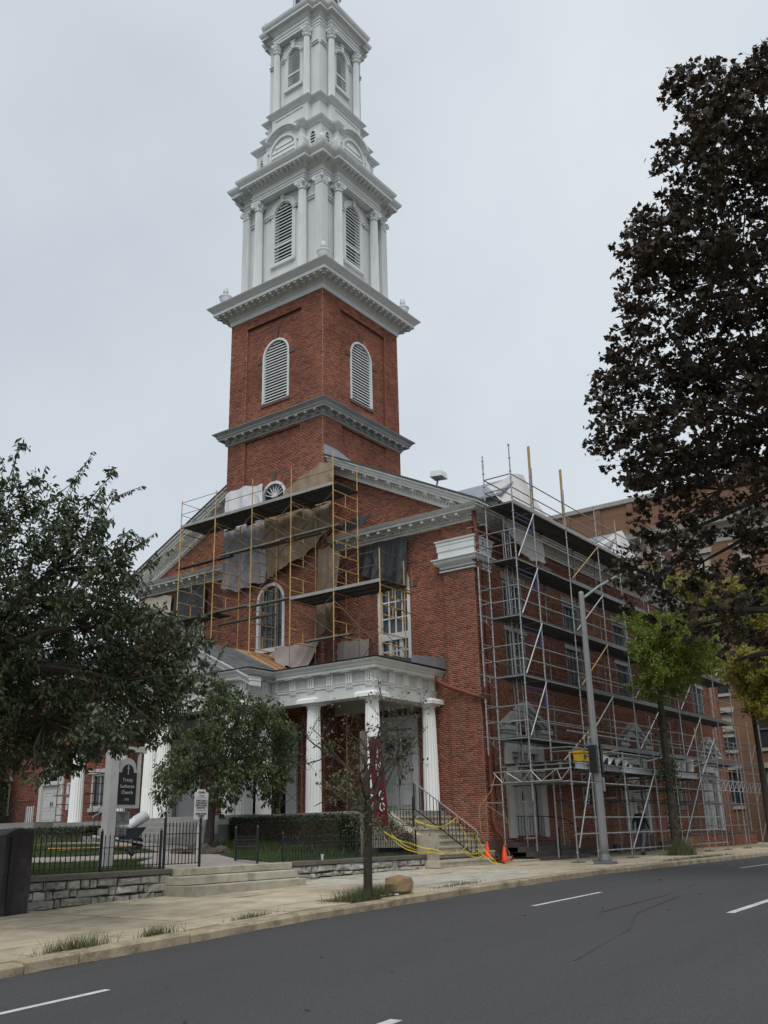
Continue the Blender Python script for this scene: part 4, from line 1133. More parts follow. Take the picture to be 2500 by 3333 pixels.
# ------------------------------------------------------------------ portico
PX, PY0, PY1, PCX, PC0, PC1 = -3.54, 1.87, 17.65, -4.75, 6.30, 11.82
PP = [(PX, PY1), (PX, PC1), (PCX, PC1), (PCX, PC0), (PX, PC0), (PX, PY0), (.5, PY0), (.5, PY1)]
FL = 1.68
en = MB(); en.mould(PP, [(-.58, 5.72), (-.56, 5.21), (0, 5.212), (0, 5.60), (.035, 5.61), (.035, 5.67), (0, 5.68), (0, 6.02), (.06, 6.03), (.07, 6.06), (.28, 6.07), (.29, 6.16), (.32, 6.17), (.36, 6.24), (.44, 6.31), (.46, 6.35), (-.2, 6.37)])
ent = en.build('portico_entablature', 'white_trim', church)
def trig(parent, fn, u, w=.30):
    b = MB()
    for i in (-1, 0, 1): b.prism([(u + i * w * .34 - w * .12, 5.68), (u + i * w * .34 + w * .12, 5.68), (u + i * w * .34 + w * .12, 6.00), (u + i * w * .34 - w * .12, 6.00)], fn, 0, .06)
    b.prism([(u - w / 2, 5.98), (u + w / 2, 5.98), (u + w / 2, 6.03), (u - w / 2, 6.03)], fn, 0, .07)
    t = b.build('triglyph', 'white_bright', parent)
    q = MB(); q.prism([(u - w / 2, 5.55), (u + w / 2, 5.55), (u + w / 2, 5.60), (u - w / 2, 5.60)], fn, 0, .035)
    for i in range(6): q.prism([(u - w / 2 + w * (i + .25) / 6, 5.51), (u - w / 2 + w * (i + .75) / 6, 5.51), (u - w / 2 + w * (i + .65) / 6, 5.55), (u - w / 2 + w * (i + .35) / 6, 5.55)], fn, .0, .03)
    q.build('guttae', 'white_trim', t)
    m_ = MB(); m_.prism([(u - w * .6, 6.035), (u + w * .6, 6.035), (u + w * .6, 6.068), (u - w * .6, 6.068)], fn, .03, .26); m_.build('mutule', 'white_trim', t)
for i in range(6): trig(ent, fx(PX), PY0 + .16 + i * .82)
for i in range(8): trig(ent, fx(PCX), PC0 + .16 + i * .742)
for i in range(7): trig(ent, fx(PX), PC1 + .5 + i * .86)
for i in range(5): trig(ent, fy(PY0), PX + .16 + i * .80)
trig(ent, fy(PC0), PCX + .16); trig(ent, fy(PC0), PCX + .8)
fp = MB()   # sunk panels between the triglyphs read by their frames
for i in range(5):
    u0, u1 = PY0 + .16 + i * .82 + .18, PY0 + .16 + (i + 1) * .82 - .18
    fp.band([(u0 + .02, 5.71), (u1 - .02, 5.71), (u1 - .02, 5.97), (u0 + .02, 5.97)], [(u0, 5.69), (u1, 5.69), (u1, 5.99), (u0, 5.99)], fx(PX), 0, .03, closed=True)
for i in range(4):
    u0, u1 = PX + .16 + i * .80 + .18, PX + .16 + (i + 1) * .80 - .18
    fp.band([(u0 + .02, 5.71), (u1 - .02, 5.71), (u1 - .02, 5.97), (u0 + .02, 5.97)], [(u0, 5.69), (u1, 5.69), (u1, 5.99), (u0, 5.99)], fy(PY0), 0, .03, closed=True)
fp.build('metope_frame', 'white_trim', ent)
MB().box(-3.3, .1, 2.1, 17.4, 5.70, 5.76).box(-4.5, -3.3, 6.5, 11.6, 5.70, 5.76).build('portico_ceiling', 'porch_shade', church)
cm = shaft(.275, 0, 3.38, 18, .085, .80)
cm.lathe([(.225, 3.36), (.235, 3.38), (.225, 3.41), (.29, 3.47), (.295, 3.50)], 20)
colmesh = cm.mesh('column')
ab = MB(); ab.box(-.42, .42, -.42, .42, .02, .13); ab.hexa([(-.42, -.42, .13), (.42, -.42, .13), (.42, .42, .13), (-.42, .42, .13), (-.36, -.36, .20), (.36, -.36, .20), (.36, .36, .20), (-.36, .36, .20)]); ab.box(-.30, .30, -.30, .30, -.03, .02)
abm = ab.mesh('abacus')
for (x, y) in ((PX + .30, 2.17), (PX + .30, 4.65), (PX + .30, 6.9), (PX + .30, 14.6), (PX + .30, 17.25), (-.22, 1.98), (PCX + .35, 6.66), (PCX + .35, 7.36), (PCX + .35, 10.78), (PCX + .35, 11.46)):
    c = link('column', colmesh, 'white_bright', church, loc=(x, y, FL)); link('abacus', abm, 'white_bright', c, loc=(0, 0, 3.50))
# floor and steps of the portico
def blocks(mb, x0, x1, y0, y1, z0, z1, n, along='y', parent=None, m='stone_stylobate', name='stone_block'):
    for i in range(n):
        a, b = i / n, (i + 1) / n; e = .004
        q = MB()
        if along == 'y': q.bbox(x0, x1, y0 + (y1 - y0) * a + e, y0 + (y1 - y0) * b - e, z0, z1, .008)
        else: q.bbox(x0 + (x1 - x0) * a + e, x0 + (x1 - x0) * b - e, y0, y1, z0, z1, .008)
        q.build(name, m, parent)
sty = MB().box(-3.70, .1, 1.70, 17.9, -.2, 1.30).build('stylobate', 'stone_stylobate', church)
MB().box(-4.9, -3.6, 6.1, 12.0, -.2, 1.30).build('stylobate', 'stone_stylobate', church)
blocks(None, -3.76, -3.0, 1.66, 6.1, 1.30, FL, 4, 'y', sty); blocks(None, -3.76, -3.0, 12.0, 17.9, 1.30, FL, 5, 'y', sty); blocks(None, -4.95, -3.0, 6.1, 12.0, 1.30, FL, 4, 'y', sty); blocks(None, -3.0, .1, 1.66, 17.9, 1.30, FL - .002, 9, 'y', sty)
# portico roofs
pr = MB(); 
pr.hexa([(PX - .44, PY0 - .44, 6.36), (.2, PY0 - .44, 6.45), (.2, PC0 + .5, 6.45), (PX - .44, PC0 + .5, 6.36), (PX - .44, PY0 - .44, 6.40), (.2, PY0 - .44, 6.72), (.2, PC0 + .5, 6.72), (PX - .44, PC0 + .5, 6.40)])
pr.hexa([(PX - .44, PC1 - .5, 6.36), (.2, PC1 - .5, 6.45), (.2, PY1 + .44, 6.45), (PX - .44, PY1 + .44, 6.36), (PX - .44, PC1 - .5, 6.40), (.2, PC1 - .5, 6.72), (.2, PY1 + .44, 6.72), (PX - .44, PY1 + .44, 6.40)])
proof = pr.build('portico_roof', 'roof_slate', church)
MB().hexa([(-2.0, 1.40, 6.42), (.18, 1.40, 6.42), (.18, 1.43, 6.42), (-2.0, 1.43, 6.42), (-2.0, 1.40, 6.66), (.18, 1.40, 6.82), (.18, 1.43, 6.82), (-2.0, 1.43, 6.66)]).build('flashing', 'roof_metal', proof)
# gutter fascia, dark line on top of the cornice
gt = MB(); gt.mould(PP, [(.40, 6.352), (.47, 6.354), (.475, 6.395), (.40, 6.40)]); gt.build('gutter', 'plastic_black', proof)
# centre gable over the portico
RZ, SL = 7.72, .50
def zc(y): return RZ - SL * abs(y - CYT)
gb = MB(); y0, y1 = PC0 - .42, PC1 + .42
gb.prism([(PC0, 6.36), (PC1, 6.36), (CYT, RZ - .30)], fx(PCX + .05), -.1, 0)
ped = gb.build('portico_pediment', 'white_trim', church)
for s in (-1, 1):
    ye = CYT + s * (CYT - y0)
    for (d0, d1, ta, tb) in ((.05, .30, -.34, -.16), (.05, .38, -.18, -.08), (.05, .46, -.09, -.01)):
        q = MB(); q.hexa([(PCX - d1, ye, zc(ye) + ta), (PCX + .2, ye, zc(ye) + ta), (PCX + .2, CYT, RZ + ta), (PCX - d1, CYT, RZ + ta), (PCX - d1, ye, zc(ye) + tb), (PCX + .2, ye, zc(ye) + tb), (PCX + .2, CYT, RZ + tb), (PCX - d1, CYT, RZ + tb)]); q.build('raking_moulding', 'white_trim', ped)
    q = MB(); q.hexa([(PCX - .48, ye - s * -.02, zc(ye) - .01), (-.70, ye - s * -.02, zc(ye) - .01), (-.70, CYT, RZ - .01), (PCX - .48, CYT, RZ - .01), (PCX - .48, ye - s * -.02, zc(ye) + .03), (-.70, ye - s * -.02, zc(ye) + .03), (-.70, CYT, RZ + .03), (PCX - .48, CYT, RZ + .03)])
    gr = q.build('gable_roof', 'shingle', proof)
    if s < 0:      # rows of shingles, each course lapping the next
        rs2 = random.Random(4)
        for r in range(14):
            ya, yb = y0 + r * .232, y0 + r * .232 + .26
            x = PCX - .48
            while x < -2.55 - r * .055:
                w = rs2.uniform(.28, .5); xe = min(x + w, -2.5 - r * .05)
                t = MB(); z1_, z2_ = zc(ya), zc(yb)
                t.hexa([(x + .004, ya, z1_ + .028), (xe - .004, ya, z1_ + .028), (xe - .004, yb, z2_ + .028), (x + .004, yb, z2_ + .028), (x + .004, ya, z1_ + .048), (xe - .004, ya, z1_ + .048), (xe - .004, yb, z2_ + .034), (x + .004, yb, z2_ + .034)])
                t.build('shingle', 'shingle', gr); x += w
        # bare plywood near the wall with battens nailed on
        for i, (xa, xb) in enumerate(((-2.75, -1.75), (-1.74, -.76))):
            for j in range(3):
                ya, yb = y0 + .1 + j * 1.02, min(y0 + .1 + (j + 1) * 1.02 - .012, CYT - .05)
                t = MB(); t.hexa([(xa + .3 * (1 - j * .3) * (i == 0), ya, zc(ya) + .03), (xb, ya, zc(ya) + .03), (xb, yb, zc(yb) + .03), (xa, yb, zc(yb) + .03), (xa + .3 * (1 - j * .3) * (i == 0), ya, zc(ya) + .055), (xb, ya, zc(ya) + .055), (xb, yb, zc(yb) + .055), (xa, yb, zc(yb) + .055)]); t.build('plywood_sheet', 'plywood', gr)
        for x in (-2.45, -1.95, -1.3):
            t = MB(); t.bar((x, y0 + .25, zc(y0 + .25) + .085), (x + .25, CYT - .5, zc(CYT - .5) + .085), .10, .05); t.build('batten', 'batten', gr)
# downpipes
dp = MB()
dp.path([(-.20, -.25, 11.86), (-.02, -.20, 11.0), (.12, -.12, 10.3), (.15, -.14, 9.9), (.16, -.12, 8.0), (.18, -.12, 4.0), (.20, -.12, 1.35), (.24, -.18, 1.0), (.42, -.30, .80), (.48, -.32, .5), (.48, -.32, -.1)], .075, 10)
dp = dp.build('downpipe', 'downpipe', church, smooth=True)
MB().path([(-.30, 1.55, 6.12), (-.30, 1.52, 5.98), (-.22, 1.25, 5.80), (-.16, .4, 5.46), (-.12, -.22, 5.24), (.05, -.22, 5.16), (.17, -.14, 5.0)], .075, 10).build('downpipe', 'downpipe', church, smooth=True)
for z in (10.0, 8.2, 6.4, 4.4, 2.4):
    MB().tube((.16, -.12, z - .03), (.16, -.12, z + .03), .092, 10).build('bracket', 'downpipe', dp)
MB().path([(.30, -.16, 11.2), (.46, -.2, 11.0), (.5, -.05, 10.2), (.52, -.03, 8), (.6, -.03, 4), (.62, -.03, 1.6)], .014, 5).build('cable', 'plastic_black', church)
# small fittings of the front
MB().box(-.02, .0, 1.02, 1.04, .55, 1.35).build('conduit', 'iron', church); MB().box(-.06, 0, .99, 1.07, 1.33, 1.42).build('conduit_box', 'galv_dark', church)
# ------------------------------------------------------------------ frame scaffold on the portico roof
def frame_mesh(h, w, name='frame', nr=4):
    b = MB(); r = .022
    b.tube((0, 0, 0), (0, 0, h), r, 7); b.tube((w, 0, 0), (w, 0, h), r, 7)
    zs = [h * (.10 + .26 * i) for i in range(nr)]
    for z in zs: b.tube((0, 0, z), (w, 0, z), r * .9, 6)
    b.tube((w * .5, 0, zs[0]), (w * .5, 0, zs[1]), r * .8, 6); b.tube((w * .5, 0, zs[2]), (w * .5, 0, zs[-1]), r * .8, 6)
    return b.mesh(name)
def cross_brace(parent, x, y0, y1, z0, z1, m='brace_metal', r=.012):
    MB().tube((x, y0, z0), (x, y1, z1), r, 5).tube((x, y0, z1), (x + .02, y1, z0), r, 5).build('cross_brace', m, parent)
def plank(parent, x0, x1, y0, y1, z, m='deck_plank', t=.055, name='plank', along='y'):
    b = MB(); b.box(x0, x1, y0, y1, z - t * .35, z)
    if along == 'y':
        n = 4
        for i in range(n): xa = x0 + (x1 - x0) * (i + .1) / n; b.box(xa, xa + (x1 - x0) * .45 / n, y0 + .02, y1 - .02, z - t, z - t * .35)
    else:
        n = 3
        for i in range(n): ya = y0 + (y1 - y0) * (i + .1) / n; b.box(x0 + .02, x1 - .02, ya, ya + (y1 - y0) * .45 / n, z - t, z - t * .35)
    return b.build(name, m, parent)
fs = thing('frame_scaffold', 'yellow welded frame scaffold with plank decks standing on the portico roof', 'scaffold')
XO, XI = -2.60, -1.15
FY = [4.28, 6.35, 8.40, 10.46, 12.50]
F195 = frame_mesh(1.95, XI - XO)
def roof_z(y): return zc(y) if abs(y - CYT) < 3.18 else 6.62
for i, y in enumerate(FY):
    base = roof_z(y) + .12; z = 13.30
    while z - 1.95 > base - .9:
        z -= 1.95
        if z < base:
            hh = z + 1.95 - base; link('frame', frame_mesh(hh, XI - XO, nr=3 if hh < 1.4 else 4), 'scaffold_yellow', fs, loc=(XO, y, base))
        else: link('frame', F195, 'scaffold_yellow' if (i + int(z)) % 4 else 'scaffold_rust', fs, loc=(XO, y, z))
    for x in (XO, XI):
        lo = max(z, base); zz = roof_z(y) + (.0 if x == XO else .05)
        if lo > zz: MB().tube((x, y, zz), (x, y, lo), .014, 6).box(x - .07, x + .07, y - .07, y + .07, zz - .01, zz + .01).build('screw_jack', 'galv_dark', fs)
    top = 14.50 if i != 0 else 14.62
    MB().tube((XO, y, 13.3), (XO, y, top), .021, 7).build('guard_post', 'scaffold_yellow', fs)
    if i in (0, 4): MB().tube((XI, y, 13.3), (XI, y, 14.45), .021, 7).build('guard_post', 'scaffold_yellow', fs)
for i in range(4):
    for z in (11.35, 9.40, 7.45):
        for x in (XO, XI):
            if z < 8 and 1 <= i <= 2: continue
            cross_brace(fs, x, FY[i], FY[i + 1], z + .25, z + 1.65)
    for k in range(3):
        xa = XO + .03 + k * .475
        plank(fs, xa, xa + .455, FY[i] - .12, FY[i + 1] + .06, 13.36 + .002 * i)
    MB().box(XO - .02, XO + .02, FY[i], FY[i + 1], 13.28, 13.40).build('deck_edge', 'deck_edge', fs)
    for z in (13.88, 14.40): MB().tube((XO, FY[i], z), (XO, FY[i + 1], z), .013, 5).build('guard_rail', 'brace_metal', fs)
for y in (FY[0], FY[4]):
    for z in (13.85, 14.38): MB().tube((XO, y, z), (XI, y, z), .013, 5).build('guard_rail', 'brace_metal', fs)
# loose planks on the lifts below
for (xa, xb, ya, yb, z, m_) in ((-2.58, -2.30, 4.05, 7.2, 11.72, 'scaffold_plank'), (-2.58, -2.30, 6.9, 10.2, 11.68, 'scaffold_plank'), (-2.28, -2.0, 5.2, 8.4, 11.72, 'scaffold_plank'), (-2.55, -2.27, 9.6, 12.9, 11.60, 'deck_plank'),
                              (-2.58, -2.12, 10.3, 12.8, 9.38, 'deck_plank'), (-2.1, -1.64, 10.3, 12.8, 9.38, 'deck_plank'), (-2.58, -2.3, 8.2, 10.6, 9.42, 'scaffold_plank'), (-2.58, -2.3, 6.2, 8.6, 9.36, 'scaffold_plank'), (-2.2, -1.9, 7.6, 10.7, 9.0, 'scaffold_plank'),
                              (-2.58, -2.3, 3.5, 5.6, 7.62, 'scaffold_plank')):
    plank(fs, xa, xb, ya, yb, z, m_, .045)
# lower tower at the street end of the portico roof
YT2 = 2.22
link('frame', frame_mesh(1.32, XI - XO, nr=3), 'scaffold_yellow', fs, loc=(XO, YT2, 6.62)); link('frame', frame_mesh(1.32, XI - XO, nr=4), 'scaffold_yellow', fs, loc=(XO, YT2, 7.95))
for k in range(3):
    xa = XO + .03 + k * .475
    plank(fs, xa, xa + .455, YT2 - .15, FY[0] + .05, 9.30); plank(fs, xa, xa + .455, FY[0] + .06, FY[1] + .1, 9.302)
MB().box(XO - .02, XO + .02, YT2, FY[1], 9.22, 9.33).build('deck_edge', 'deck_edge', fs)
for x, zt in ((XO, 10.42), (XI, 10.25)): MB().tube((x, YT2, 9.25), (x, YT2, zt), .021, 7).build('guard_post', 'scaffold_yellow', fs)
MB().tube((XI + .5, YT2, 9.2), (XI + .5, YT2, 10.1), .021, 7).build('guard_post', 'scaffold_rust', fs)
MB().tube((XI - .6, YT2, 9.22), (XI + .75, YT2, 9.22), .02, 6).tube((XI - .2, YT2, 8.42), (XI + .72, YT2, 8.36), .02, 6).build('outrigger', 'scaffold_rust', fs)
for z in (9.85, 10.35):
    MB().tube((XO, YT2, z), (XO, FY[0], z), .013, 5).build('guard_rail', 'brace_metal', fs); MB().tube((XO, YT2, z), (XI + .5, YT2, z - .05), .013, 5).build('guard_rail', 'brace_metal', fs)
for x in (XO, XI): cross_brace(fs, x, YT2, FY[0], 6.9, 8.9)
MB().bar((XI - .1, YT2 + .1, 9.16), (XI + .6, YT2 + .1, 9.16), .09, .05).build('bearer', 'plywood', fs)

ps = thing('frame_scaffold', 'dull frame scaffold standing inside the portico behind the fluted columns', 'scaffold')
for (x, y) in ((-2.4, 3.9), (-2.4, 5.9), (-2.4, 8.0)):
    for k in range(2): link('frame', frame_mesh(1.65, 1.2), 'scaffold_rust', ps, loc=(x, y, FL + .02 + 1.66 * k))
for k in range(2):
    for x in (-2.4, -1.2):
        for (a, b) in ((3.9, 5.9), (5.9, 8.0)): cross_brace(ps, x, a, b, FL + .3 + 1.66 * k, FL + 1.5 + 1.66 * k, 'scaffold_rust')
ls = thing('frame_scaffold', 'brown frame scaffold beside the white double door of the annex', 'scaffold')
for (x, y) in ((-2.0, 18.6), (-2.0, 20.3)):
    for k in range(2): link('frame', frame_mesh(1.7, 1.2), 'scaffold_rust', ls, loc=(x, y, 1.0 + 1.71 * k))
for k in range(2):
    for x in (-2.0, -.8): cross_brace(ls, x, 18.6, 20.3, 1.3 + 1.71 * k, 2.5 + 1.71 * k, 'scaffold_rust')
plank(ls, -2.0, -1.6, 18.4, 20.6, 2.9, 'scaffold_plank')

# ------------------------------------------------------------------ tube scaffold along the street side
ss = thing('tube_scaffold', 'grey galvanised tube scaffold of five lifts along the street side of the church', 'scaffold')
SX = [0.0, 1.5, 4.2, 7.1, 9.2, 12.1, 14.5, 17.2, 19.8, 22.4]
YI, YO, YL = -.62, -1.72, -3.1
LIFT = [3.9, 5.92, 7.95, 9.95, 12.0]
def standard(x, y, z0, z1, m='galv', pitch=1.0, r=.0245):
    b = MB(); b.tube((x, y, z0), (x, y, z1), r, 8)
    z = z0 + .2
    while z < z1:
        b.tube((x, y, z - .018), (x, y, z + .018), r * 1.85, 8); z += pitch * .5
    z = z0 + 1.0
    while z < z1: b.tube((x, y, z - .09), (x, y, z + .09), r * 1.3, 8); z += 2.0
    return b.build('standard', m, ss)
rs = random.Random(21)
for i, x in enumerate(SX):
    ti = 13.95 if i == 0 else (12.2 + rs.uniform(.0, .5)); to = 14.15 if i == 0 else (13.45 + rs.uniform(-.1, .3) if i < 9 else 10.5)
    if i > 6: ti = to = 10.9
    standard(x, YI, .05 if i not in (0,) else .55, ti, 'galv' if i % 3 else 'galv'); standard(x, YO, .05 if i > 6 else (.12 if i == 1 else 1.9), to, 'galv')
    if i <= 7: standard(x, YL, .12, (3.3, 3.9, 3.5, 5.0, 4.9, 4.9, 5.0, 4.6)[i])
    if i <= 7:
        MB().tube((x, YL, .0), (x, YL, .16), .017, 6).build('screw_jack', 'galv_dark', ss)
        MB().box(x - .24, x + .24, YL - .12, YL + .12, swz(x, YL) - .01, swz(x, YL) + .04).build('sole_board', 'old_wood', ss)
    MB().box(x - .2, x + .2, YI - .12, YI + .12, swz(x, YI) - .01, swz(x, YI) + .04).build('sole_board', 'old_wood', ss)
def tubex(x0, x1, y, z, r=.0225, m='galv', name='ledger'): return MB().tube((x0, y, z), (x1, y, z), r, 7).build(name, m, ss)
def tubey(x, y0, y1, z, r=.0225, m='galv', name='transom'): return MB().tube((x, y0, z), (x, y1, z), r, 7).build(name, m, ss)
for li, zl in enumerate(LIFT):
    last = 9 if zl < 10 else 6
    for i in range(last):
        x0, x1 = SX[i], SX[i + 1]
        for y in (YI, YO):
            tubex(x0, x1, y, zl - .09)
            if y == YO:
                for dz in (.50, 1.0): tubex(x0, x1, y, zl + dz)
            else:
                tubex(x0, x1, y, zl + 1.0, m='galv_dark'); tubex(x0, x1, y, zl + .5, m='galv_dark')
        full = zl == 12.0 or (zl == 9.95 and i < 2) or (zl in (7.95, 5.92, 3.9) and i < 2) or (i >= 2 and zl in (9.95, 7.95, 5.92, 3.9))
        yr = (YI - .02, YO + .02)
        n = 4
        for k in range(n):
            ya = YO + .03 + k * .265 if n == 4 else YO + .55 + k * .265
            plank(ss, x0 + .01, x1 - .01, ya, ya + .25, zl, 'deck_plank', .06, 'deck_plank', 'x')
        if zl == 12.0 or i > 1: MB().box(x0, x1, YO - .02, YO + .015, zl - .07, zl + .05).build('toe_board', 'deck_edge' if zl == 12.0 else 'galv_dark', ss)
    for i in range(last + 1):
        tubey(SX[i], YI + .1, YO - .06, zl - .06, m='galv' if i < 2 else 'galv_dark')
        if i == 0:
            for dz in (.5, 1.0): tubey(SX[0], YI + .45 if zl < 12 else YI, YO, zl + dz)
# zigzag bracing on the outer face
def brace(p0, p1, m='galv', r=.0235):
    MB().tube(p0, p1, r, 7).build('diagonal_brace', m, ss)
ZB = [.35, 3.0] + LIFT[1:]
for k, zt in enumerate(LIFT):
    zb = ([3.0] + LIFT)[k]
    yb = YO - .06
    if zt > 4: brace((SX[1] - .05, yb, zt - .15), (SX[0] + .05, yb, zb + (0 if k else .9)), 'alu')
    for (a, b, mm) in ((2, 3, 'timber'), (4, 5, 'alu'), (6, 7, 'alu')):
        if zt > 11 and a > 3: continue
        brace((SX[b] - .05, yb, zt - .1), (SX[a] + .1, yb, zb + .05 + (.4 if k == 0 else 0)), mm if (k + a) % 2 == 0 else 'alu')
yb = YL - .05
brace((SX[1] - .05, yb, 2.95), (SX[0] + .05, yb, .45), 'alu'); brace((SX[3] - .05, yb, 3.0), (SX[2] + .05, yb, .35), 'alu'); brace((SX[5] - .05, yb, 2.9), (SX[4] + .1, yb, .4), 'galv'); brace((SX[6] - .05, yb, 4.6), (SX[5] + .1, yb, 3.0), 'alu'); brace((SX[2] - .05, yb + 1.2, 4.3), (SX[1] + .1, yb + 1.2, 3.0), 'timber')
# street-level fence rails of the outer row
for i in range(6):
    for z in (2.40, 1.34, .85, .33):
        if z == .33 and i == 0: continue
        tubex(SX[i], SX[i + 1], YL, z, .0235, 'galv')
    for z in (3.45, 3.95):
        tubex(SX[i], SX[i + 1], YL, z, .0225)
for i in range(7):
    tubey(SX[i], -.2, YL, 2.42, m='galv' if i == 0 else 'galv_dark'); tubey(SX[i], YI, YL, 2.95, m='galv_dark'); tubey(SX[i], YO, YL, 3.45, m='galv_dark')
for i in range(2, 8):
    standard(SX[i] - .9, -2.35, .1, 2.9, 'galv_dark'); tubey(SX[i] - .9, YI, YL, 1.95, m='galv_dark')
for (a, b, z) in ((1.6, 5.8, 4.55), (2.0, 6.4, 5.1), (4.4, 8.8, 4.3), (5.0, 9.0, 6.4), (7.2, 12, 4.75), (9.3, 14, 6.6), (12.2, 17, 4.6), (14.6, 19.5, 6.9), (12.3, 16.5, 8.5)):
    tubex(a, b, YO + .35, z, m='galv' if int(a) % 2 else 'galv_dark')
for i in range(7, 9):
    for z in (1.0, 2.0, 3.0, 4.4): tubex(SX[i], SX[i + 1], YO, z); tubex(SX[i], SX[i + 1], YI, z, m='galv_dark')
# loading deck: beams, boards and lattice girders
for i in range(6):
    b = MB(); x0, x1 = SX[i] + (.6 if i == 0 else .02), SX[i + 1] - .02
    b.box(x0, x1, YL + .05, YL + .17, 2.99, 3.02); b.box(x0, x1, YL + .10, YL + .12, 2.85, 2.99); b.box(x0, x1, YL + .05, YL + .17, 2.82, 2.85); b.build('deck_beam', 'alu' if i % 2 == 0 else 'galv_dark', ss)
    for k in range(8):
        ya = YL + .2 + k * .315; plank(ss, SX[i] + .02, SX[i + 1] - .02, ya, ya + .305, 3.07, 'deck_plank', .05, 'deck_plank', 'x')
for k in range(5):
    b = MB(); y = YL + .35 + k * .5; b.box(-.02, .12, y - .06, y + .06, 2.98, 3.01); b.box(-.02, .12, y - .012, y + .012, 2.84, 2.98); b.box(-.02, .12, y - .06, y + .06, 2.81, 2.84); b.build('beam_end', 'galv_dark', ss)
def girder(p0, p1, h, n, m, up=Vector((0, 0, 1)), trap=True, r=.020):
    p0 = Vector(p0); p1 = Vector(p1); b = MB(); b.tube(p0, p1, r * 1.1, 7)
    q0 = p0.lerp(p1, .12 if trap else 0) - up * h; q1 = p0.lerp(p1, .88 if trap else 1) - up * h
    b.tube(q0, q1, r * 1.1, 7); b.tube(p0, q0, r, 6); b.tube(p1, q1, r, 6)
    for i in range(n):
        a, c = (i + .5) / n, (i + 1) / n
        if trap:
            b.tube(q0.lerp(q1, i / n), p0.lerp(p1, (i + .5) / n), r * .9, 6); b.tube(p0.lerp(p1, (i + .5) / n), q0.lerp(q1, (i + 1) / n), r * .9, 6)
        else:
            b.tube(q0.lerp(q1, i / n), p0.lerp(p1, i / n), r, 6); b.tube(q0.lerp(q1, i / n), p0.lerp(p1, (i + 1) / n), r * .7, 6)
    return b.build('lattice_girder', m, ss)
girder((-.04, -.35, 2.80), (-.04, YL, 2.80), .34, 3, 'galv'); girder((SX[6], YL, 2.85), (21.4, YL, 2.85), .43, 11, 'alu', trap=False)
for i in (1, 2, 3, 4, 5): girder((SX[i], YI, 2.80), (SX[i], YL, 2.80), .34, 3, 'galv_dark')
for z in (3.3, 3.8, 4.4): tubex(SX[6], 21.6, YL + .2, z)
# wrap-round brackets at the corner pier
for zl in LIFT[:4]:
    MB().tube((-.75, YI, zl - .06), (0, YI, zl - .06), .022, 7).tube((-.75, YI, zl - .10), (-.02, YI, zl - .42), .018, 6).tube((-.38, YI, zl - .06), (-.38, YI, zl - .28), .015, 6).build('hop_up_bracket', 'galv', ss)
    plank(ss, -.76, -.02, YI + .0, YI + .28, zl, 'scaffold_plank', .05, 'deck_plank', 'x')
    for dz in (.5, 1.0): tubex(-.76, 0, YI, zl + dz)
standard(-.75, YI, 3.3, 5.1); standard(-.75, YI, 5.5, 9.6)
tubey(.0, YI, .25, 10.75); tubey(.0, YI, .2, 11.35)
MB().tube((-.55, -.35, 1.85), (.0, YI, 1.85), .022, 7).tube((-.55, -.35, 1.78), (-.05, YI, 1.45), .018, 6).build('hop_up_bracket', 'galv', ss)
tubex(-.9, 0, YI + .1, 5.3)
standard(.75, -1.35, .35, 2.3, 'galv', .8)
tubex(.05, .75, -1.35, .75); tubex(.05, .75, -1.35, 1.85)
# access ladder, blue gates, timber uprights
lad = MB()
for x in (.52, .90): lad.tube((x, -1.18, 3.2), (x, -1.02, 11.7), .024, 7)
lad.tube((.71, -.95, 3.2), (.71, -.85, 11.2), .02, 6)
lad = lad.build('ladder', 'galv', ss)
for k in range(28):
    t = k / 28; z = 3.4 + 8.2 * t; y = -1.18 + .16 * t
    MB().tube((.52, y, z), (.90, y, z), .016, 6).build('rung', 'galv', lad)
for zl in LIFT[1:]:
    b = MB(); x = 1.36
    b.box(x, x + .06, YO - .03, YO + .03, zl - 1.0, zl - .35)
    for dz in (.12, .45, .62): b.bar((x, YO, zl - 1.05 + dz), (.12, YO, zl - 1.05 + dz), .025, .025)
    b.build('safety_gate', 'blue_paint', ss)
for x, zt in ((1.62, 14.6), (4.24, 14.46)):
    MB().bar((x, YO + .06, 12.0), (x + .06, YO + .06, zt), .09, .045).bar((x + .07, YO + .06, 12.0), (x + .12, YO + .06, zt - .85), .06, .045).build('timber_upright', 'timber', ss)
# rest of the scaffold seen past the trees: lower lifts beyond the last door
for x in (24.6, 26.8):
    for y in (YI, YO): standard(x, y, .05, 6.2)
for zl in (2.0, 3.9, 5.9):
    for y in (YI, YO): tubex(22.4, 26.8, y, zl, m='galv_dark')
    brace((26.8, YO, zl), (24.6, YO, zl - 1.8), 'galv_dark')

